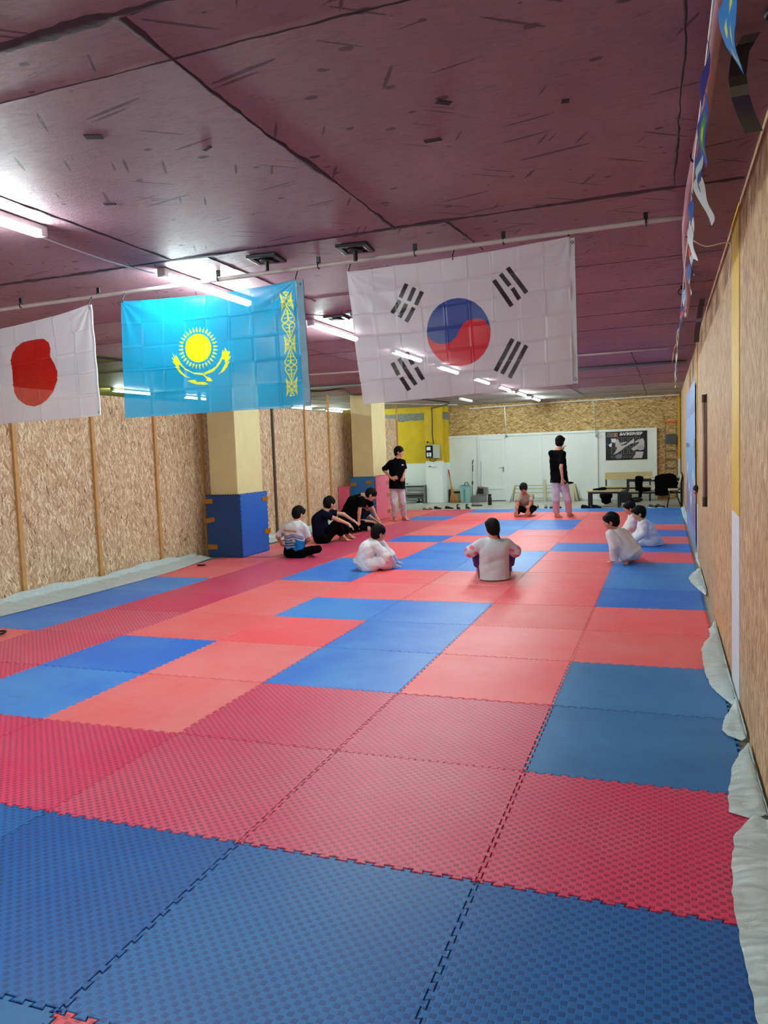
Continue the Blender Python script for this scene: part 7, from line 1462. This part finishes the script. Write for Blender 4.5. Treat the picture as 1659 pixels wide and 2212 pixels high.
def person(key, label, shirt, pants, skin, sleeve=.45, sleeve_r=1.35, pants_len=.86, baggy=1.0, hs=1.0, group=None, shirt_baggy=1.0,
           curl=(.4, .4), hair='short', hem=.0, soles=False, pn=((0, 0, -1), (0, 0, -1)), jacket=False, res=.0065, extra=None, shirt_low=False):
    J = {k: (np.array(v) if k != 's' else v) for k, v in POSE[key].items()}; s = J['s']
    base = np.array((J['pel'][0], J['pel'][1], 0.0))
    if J['pel'][2] > .6: base = np.array(((J['ran'][0]+J['lan'][0])/2, (J['ran'][1]+J['lan'][1])/2, 0))
    root = thing('person', label, 'person', tuple(base), 0, group)
    c, f, up, r, ax, k, P = head_parts(J, s, hair, hs)
    pel, chest, neck = J['pel'], J['chest'], J['neck']
    mid = (pel+chest)/2
    shv = nz_(J['rsh']-J['lsh'])
    spine = nz_(neck-pel); back = nz_(np.cross(shv, spine))
    hipv = J['rhip']-J['lhip']
    if np.linalg.norm(hipv) < .05: hipv = shv*.15
    hipv = nz_(hipv)
    # ---- one continuous body
    S = SDF()
    S.ell(P(0, -.012, .028), np.array((.076, .094, .090))*k, ax, .02)
    S.ell(P(0, .022, -.045), np.array((.058, .066, .066))*k, ax, .03)
    S.ell(P(0, .052, -.090), np.array((.026, .024, .020))*k, ax, .025)
    S.cap(P(0, .080, .010), P(0, .104, -.030), .008*k, .0125*k, .010)       # nose
    S.cap(P(-.012, .093, -.034), P(.012, .093, -.034), .008*k, .008*k, .006)
    S.cap(P(-.034, .076, .022), P(.034, .076, .022), .0115*k, .0115*k, .012)   # brow
    S.cap(P(-.018, .082, -.062), P(.018, .082, -.062), .0065*k, .0065*k, .006)  # lips
    for sg in (-1, 1):
        S.ell(P(.032*sg, .086, .004), np.array((.014, .012, .008))*k, ax, .004, sub=True)
        S.ell(P(.078*sg, -.008, -.010), np.array((.010, .020, .032))*k, ax, .006)
        S.ell(P(.044*sg, .050, -.028), np.array((.024, .028, .022))*k, ax, .02)
    S.cap(P(0, -.018, -.05), neck-spine*.02, .050*k, .056*s, .03)
    S.cap(neck, chest, .06*s, .085*s, .04); S.cap(chest, pel, .085*s, .095*s, .04)
    for sd_, right in (('r', True), ('l', False)):
        sh, el, wr = J[sd_+'sh'], J[sd_+'el'], J[sd_+'wr']
        S.cap(chest*.35+neck*.65, sh, .05*s, .046*s, .03)
        S.cap(sh, el, .044*s, .036*s, .02); S.cap(el, wr, .037*s, .0235*s, .015)
        hd = J['rh' if right else 'lh']; hand(S, wr, hd, s, pn[0] if right else pn[1], curl[0] if right else curl[1], right=right)
        hp, kn, an, to = J[sd_+'hip'], J[sd_+'kn'], J[sd_+'an'], J[sd_+'toe']
        S.cap(hp, kn, .068*s, .050*s, .03); S.cap(kn, an, .048*s, .030*s, .02)
        calf = an+(kn-an)*.68; S.ell(calf, np.array((.045, .045, .08))*s, None, .03) if an[2] < kn[2]-.1 else None
        if soles: foot(S, an, (np.array(an)+np.array((0.02 if right else -.03, -.02, .2))), s, up=(f[0], f[1], 0))
        else: foot(S, an, to, s)
    S.floor = .001
    add_mesh('body', S.mesh('body', res, base), skin, root)
    # ---- face details
    E_ = MB()
    rot = Matrix((r, f, up)).transposed()
    for sg in (-1, 1):
        q = P(.031*sg, .0815, .003)-base; E_.ell(tuple(q), (.0135*k, .006*k, .0055*k), rot, 10, 6)
    o = E_.build('eyes', M['eye'], root, smooth=True)
    E_ = MB()
    for sg in (-1, 1):
        E_.tube([tuple(P(.014*sg, .0895, .024)-base), tuple(P(.032*sg, .0885, .029)-base), tuple(P(.05*sg, .076, .022)-base)], [.0028*k, .0042*k, .002*k], 6)
    E_.build('eyebrows', M['hair'], root, smooth=True)
    # ---- hair
    Hh = SDF()
    Hh.ell(P(0, -.016, .042), np.array((.093, .112, .104))*k, ax, .02)
    Hh.ell(P(0, -.052, -.018), np.array((.080, .070, .078))*k, ax, .03)
    if hair == 'tied': Hh.cap(P(.02, -.095, -.02), P(.055, -.085, -.125), .026*k, .014*k, .02); Hh.ell(P(.01, -.10, .02), np.array((.045, .03, .05))*k, ax, .03)
    if hair == 'quiff': Hh.cap(P(-.03, .085, .062), P(.03, .095, .066), .022*k, .020*k, .03)
    for q in range(7):
        t_ = (q-3)/3; Hh.cap(P(.064*t_, .066-.024*abs(t_), .085-.01*abs(t_)), P(.064*t_+.006*math.sin(q*5), .097-.026*abs(t_), .044-.012*math.sin(q*3.3)), .024*k, .013*k, .015)
    Hh.fold = .005; Hh.fseed = len(key)*3+ord(key[-1])
    # face and ears stay free
    Hh.ell(P(0, .115, -.045), np.array((.074, .070, .082))*k, ax, .01, sub=True)
    for sg in (-1, 1): Hh.ell(P(.088*sg, .004, -.022), np.array((.030, .030, .042))*k, ax, .01, sub=True)
    Hh.ell(P(0, .03, -.115), np.array((.09, .10, .055))*k, ax, .01, sub=True)
    add_mesh('hair', Hh.mesh('hair', .0055, base), M['hair'], root)
    # ---- upper garment
    T = SDF(); B_ = shirt_baggy
    wsh = .105*s*B_
    T.cap(chest+(neck-chest)*.55-shv*.05*s, chest+(neck-chest)*.55+shv*.05*s, .075*s, .075*s, .03)
    T.cap(chest, neck-spine*.01, .10*s, .064*s, .05)
    T.cap(J['lsh']*.8+chest*.2, J['rsh']*.8+chest*.2, .068*s, .068*s, .04)
    for t_ in (0.0, .33, .66, 1.0):
        cc = chest*(1-t_)+(pel+spine*.02)*t_; ww = (.075*(1-t_)+.070*t_)*s*B_
        T.cap(cc-shv*ww*.9, cc+shv*ww*.9, wsh*(1+.08*t_), wsh*(1+.08*t_), .05)
    if hem: T.cap(pel+spine*.05, pel-spine*hem, .155*s*B_, .185*s*B_, .04, cut_b=True, flat=(back, 1.15))
    for sd_ in 'rl':
        sh, el, wr = J[sd_+'sh'], J[sd_+'el'], J[sd_+'wr']
        ua = np.linalg.norm(el-sh); fa = np.linalg.norm(wr-el); tot = (ua+fa)*sleeve
        R1 = .058*s*(.6+.4*sleeve_r); R2 = .046*s*sleeve_r
        if tot <= ua: T.cap(sh, sh+(el-sh)*tot/ua, R1, R2, .03, cut_b=True)
        else:
            T.cap(sh, el, R1, R2, .03); T.cap(el, el+(wr-el)*(tot-ua)/fa, R2, .042*s*sleeve_r, .02, cut_b=True)
    T.fold = .0085 if B_ >= 1.2 else .0045; T.fseed = ord(key[-1])*1.7
    if pel[2] < .5 and not shirt_low: T.cuts.append((pel-spine*.03*s, -spine))
    T.floor = .012
    # neck opening
    T.ell(neck+spine*.085*s+f*.015*s, np.array((.064, .064, .045))*s, None, .01, sub=True)
    to = add_mesh('shirt' if not jacket else 'dobok_jacket', T.mesh('shirt', res, base), shirt, root)
    if jacket:
        Bt = SDF(); wv = pel+spine*.05*s
        Bt.ell(wv, np.array((.142, .142, .020))*s*B_, (shv, back, spine), .01); add_mesh('belt', Bt.mesh('belt', res, base), M['dobok'], root) if jacket == 'belt' else None
    # ---- trousers
    G = SDF()
    hr_ = .105*s*baggy if pel[2] < .5 else .088*s
    G.cap(J['lhip'], J['rhip'], hr_, hr_, .04)
    G.cap(pel, pel+spine*.05*s, hr_*1.05, hr_*.95, .05)
    for sd_ in 'rl':
        hp, kn, an = J[sd_+'hip'], J[sd_+'kn'], J[sd_+'an']
        L1 = pants_len
        G.cap(hp, kn, .086*s*(.5+.5*baggy), .064*s*baggy, .04)
        G.cap(kn, kn+(an-kn)*L1, .062*s*baggy, .048*s*baggy*baggy, .025, cut_b=True)
    G.fold = .0085 if baggy > 1.05 else .005; G.fseed = ord(key[-1])*.9; G.floor = .003
    add_mesh('trousers', G.mesh('trousers', res, base), pants, root)
    if extra: extra(root, J, s, base, to, shv, back, spine, f, up, r, P)
    return root

def recolor(o, fn, rough=.8):
    """printed garment: a dye attribute from a function of the local point"""
    me = o.data; n = len(me.vertices); co = np.empty(n*3, np.float32); me.vertices.foreach_get('co', co); co = co.reshape(n, 3)
    at = me.color_attributes.new('dye', 'FLOAT_COLOR', 'POINT')
    at.data.foreach_set('color', np.concatenate([fn(co), np.ones((n, 1))], 1).astype(np.float32).ravel())
    me.materials.clear(); me.materials.append(M['printed_cloth'])
M['printed_cloth'] = attr_mat('printed_cloth', .85, 0, .2, 0)

def shirt_print(root, J, s, base, to, shv, back, spine, f, up, r, P):
    pel = J['pel']-base
    def fn(co):
        q = co-pel; h = q@spine/s; x = q@shv/s; bk = q@back
        c = np.zeros((len(co), 3)); c[...] = lin(srgb(214, 214, 216))
        c[(h > .33) & (h < .365) & (np.abs(x) < .12)] = lin(srgb(176, 160, 96))
        e = .215+.02*np.sin(x*22)
        c[(h < e+.075) & (h > e+.02)] = lin(srgb(140, 142, 180))
        c[(h < e+.02) & (h > e+.008)] = lin(srgb(30, 30, 50))
        c[h < e-.01] = lin(srgb(22, 112, 184))
        for k_ in range(3):
            y0 = .17-k_*.045+.6*(x+.02)**2+.2*x
            c[(np.abs(h-y0) < .006) & (x < .06) & (x > -.14)] = lin(srgb(206, 186, 130))
        c[((x-.055)**2+(h-.19)**2) < .028**2] = lin(srgb(226, 190, 60))
        arm = (np.abs(x) > .19) & (h > .18); c[arm] = lin(srgb(214, 214, 216))
        return c
    recolor(to, fn)
def pink_sleeves(root, J, s, base, to, shv, back, spine, f, up, r, P):
    E1 = J['lel']-base; E2 = J['rel']-base
    def fn(co):
        c = np.zeros((len(co), 3)); c[...] = lin(srgb(200, 206, 212))
        for e in (E1, E2):
            d = np.linalg.norm(co-e, axis=1)
            pat = (np.sin(co[:, 0]*60+co[:, 2]*40)+np.sin(co[:, 2]*70-co[:, 0]*20)) > .5
            c[(d < .13) & pat] = lin(srgb(226, 110, 150))
        return c
    recolor(to, fn)
def chest_logo(root, J, s, base, to, shv, back, spine, f, up, r, P):
    p0 = J['chest']+(J['lsh']-J['chest'])*.55+np.array((0, 0, -.03)); fr = nz_(np.array((J['hd'][0], J['hd'][1]-.9, 0)))
    b = MB(); q = p0+fr*.105-base; b.ell(tuple(q), (.03, .03, .016), n=10, m=6); b.build('chest_logo', M['white'], root, smooth=True)
def piping(root, J, s, base, to, shv, back, spine, f, up, r, P):
    q = [J['neck']+shv*.10-back*0+np.array((0, 0, .0)), J['chest']+shv*.135+np.array((0, 0, .02)), (J['chest']+J['pel'])/2+shv*.13+np.array((0, 0, .06))]
    side = nz_(CAM_NP-np.array(J['chest'])); side[2] = 0
    b = MB(); b.tube([tuple(np.array(x)+side*.03-base) for x in q], .004, 6); b.build('grey_piping', M['grey_plastic'], root, smooth=True)
CAM_NP = np.array(CAM_LOC)

gb = 'people sitting on the mats'
person('p1', 'person in white and blue printed tee and black trousers, sitting cross-legged, back to us', M['greytee'], M['black_cloth'], M['skin'], sleeve=.40, sleeve_r=1.3, extra=shirt_print, group=gb, hair='quiff', pants_len=.9)
person('p2', 'person in a navy tee sitting with raised knees, forearms resting on them', M['navy'], M['black_cloth'], M['skin'], sleeve=.30, sleeve_r=1.3, pants_len=.70, group=gb, shirt_baggy=1.18, baggy=1.3)
person('p3', 'person in a black tee leaning far forward, one arm straight down, head bowed', M['black_cloth'], M['black_cloth'], M['skin'], sleeve=.32, sleeve_r=1.3, group=gb, shirt_baggy=1.15, extra=piping)
person('p4', 'person with bowed head half hidden behind the leaning person in the black tee', M['navy'], M['black_cloth'], M['skin'], sleeve=.3, group=gb, hair='quiff')
person('p5', 'child in a white suit sitting on blue mats, hand reaching forward to the floor', M['dobok'], M['dobok'], M['skin'], sleeve=.97, sleeve_r=1.8, baggy=1.45, group=gb, shirt_baggy=1.2, curl=(.05, .05), hem=.04, jacket=True, shirt_low=True, hs=1.12)
person('p6', 'person seen from behind in a pale tee with pink sleeve prints and purple trousers', M['greytee'], M['purple'], M['skin'], sleeve=.55, sleeve_r=1.75, group=gb, shirt_baggy=1.08, hair='tied', extra=pink_sleeves, shirt_low=True, hem=.07, baggy=1.12)
person('p7', 'person standing with hands on hips in black tee and pale trousers', M['black_cloth'], M['dobok_pants'], M['skin_k'], sleeve=.40, sleeve_r=1.4, pants_len=.90, baggy=1.12, shirt_baggy=1.05, hem=.12, curl=(.5, .7), extra=chest_logo, pn=((0, 1, 0), (0, .5, -1)))
person('p8', 'person in a beige tee facing us, holding the soles of both feet together', M['beige'], M['black_cloth'], M['skin_k'], sleeve=.42, sleeve_r=1.3, group=gb, soles=True, curl=(.9, .9))
person('p9', 'tall person standing with back to us, black tee and white trousers, hand at mouth', M['black_cloth'], M['dobok_pants'], M['skin'], sleeve=.44, sleeve_r=1.35, pants_len=.93, baggy=1.2, shirt_baggy=1.05, hem=.04, curl=(.5, 1.0))
person('p10', 'child in a white belted suit kneeling and leaning on one hand, nearest the camera', M['dobok'], M['dobok'], M['skin_k'], sleeve=.95, sleeve_r=1.75, baggy=1.4, group=gb, shirt_baggy=1.2, curl=(.05, .05), jacket='belt', hem=.03, hs=1.15, hair='quiff', shirt_low=True)
person('p11', 'kneeling child in a white suit, head turned left, with another child just behind', M['dobok'], M['dobok'], M['skin'], sleeve=.92, sleeve_r=1.7, baggy=1.45, group=gb, shirt_baggy=1.2, jacket=True, hem=.10, hs=1.15, hair='quiff', shirt_low=True)
person('p12', 'child in a white suit half hidden behind the kneeling child looking left', M['dobok'], M['dobok'], M['skin_k'], sleeve=.92, sleeve_r=1.7, baggy=1.45, group=gb, shirt_baggy=1.2, jacket=True, hem=.06, hs=1.15, hair='quiff', shirt_low=True)
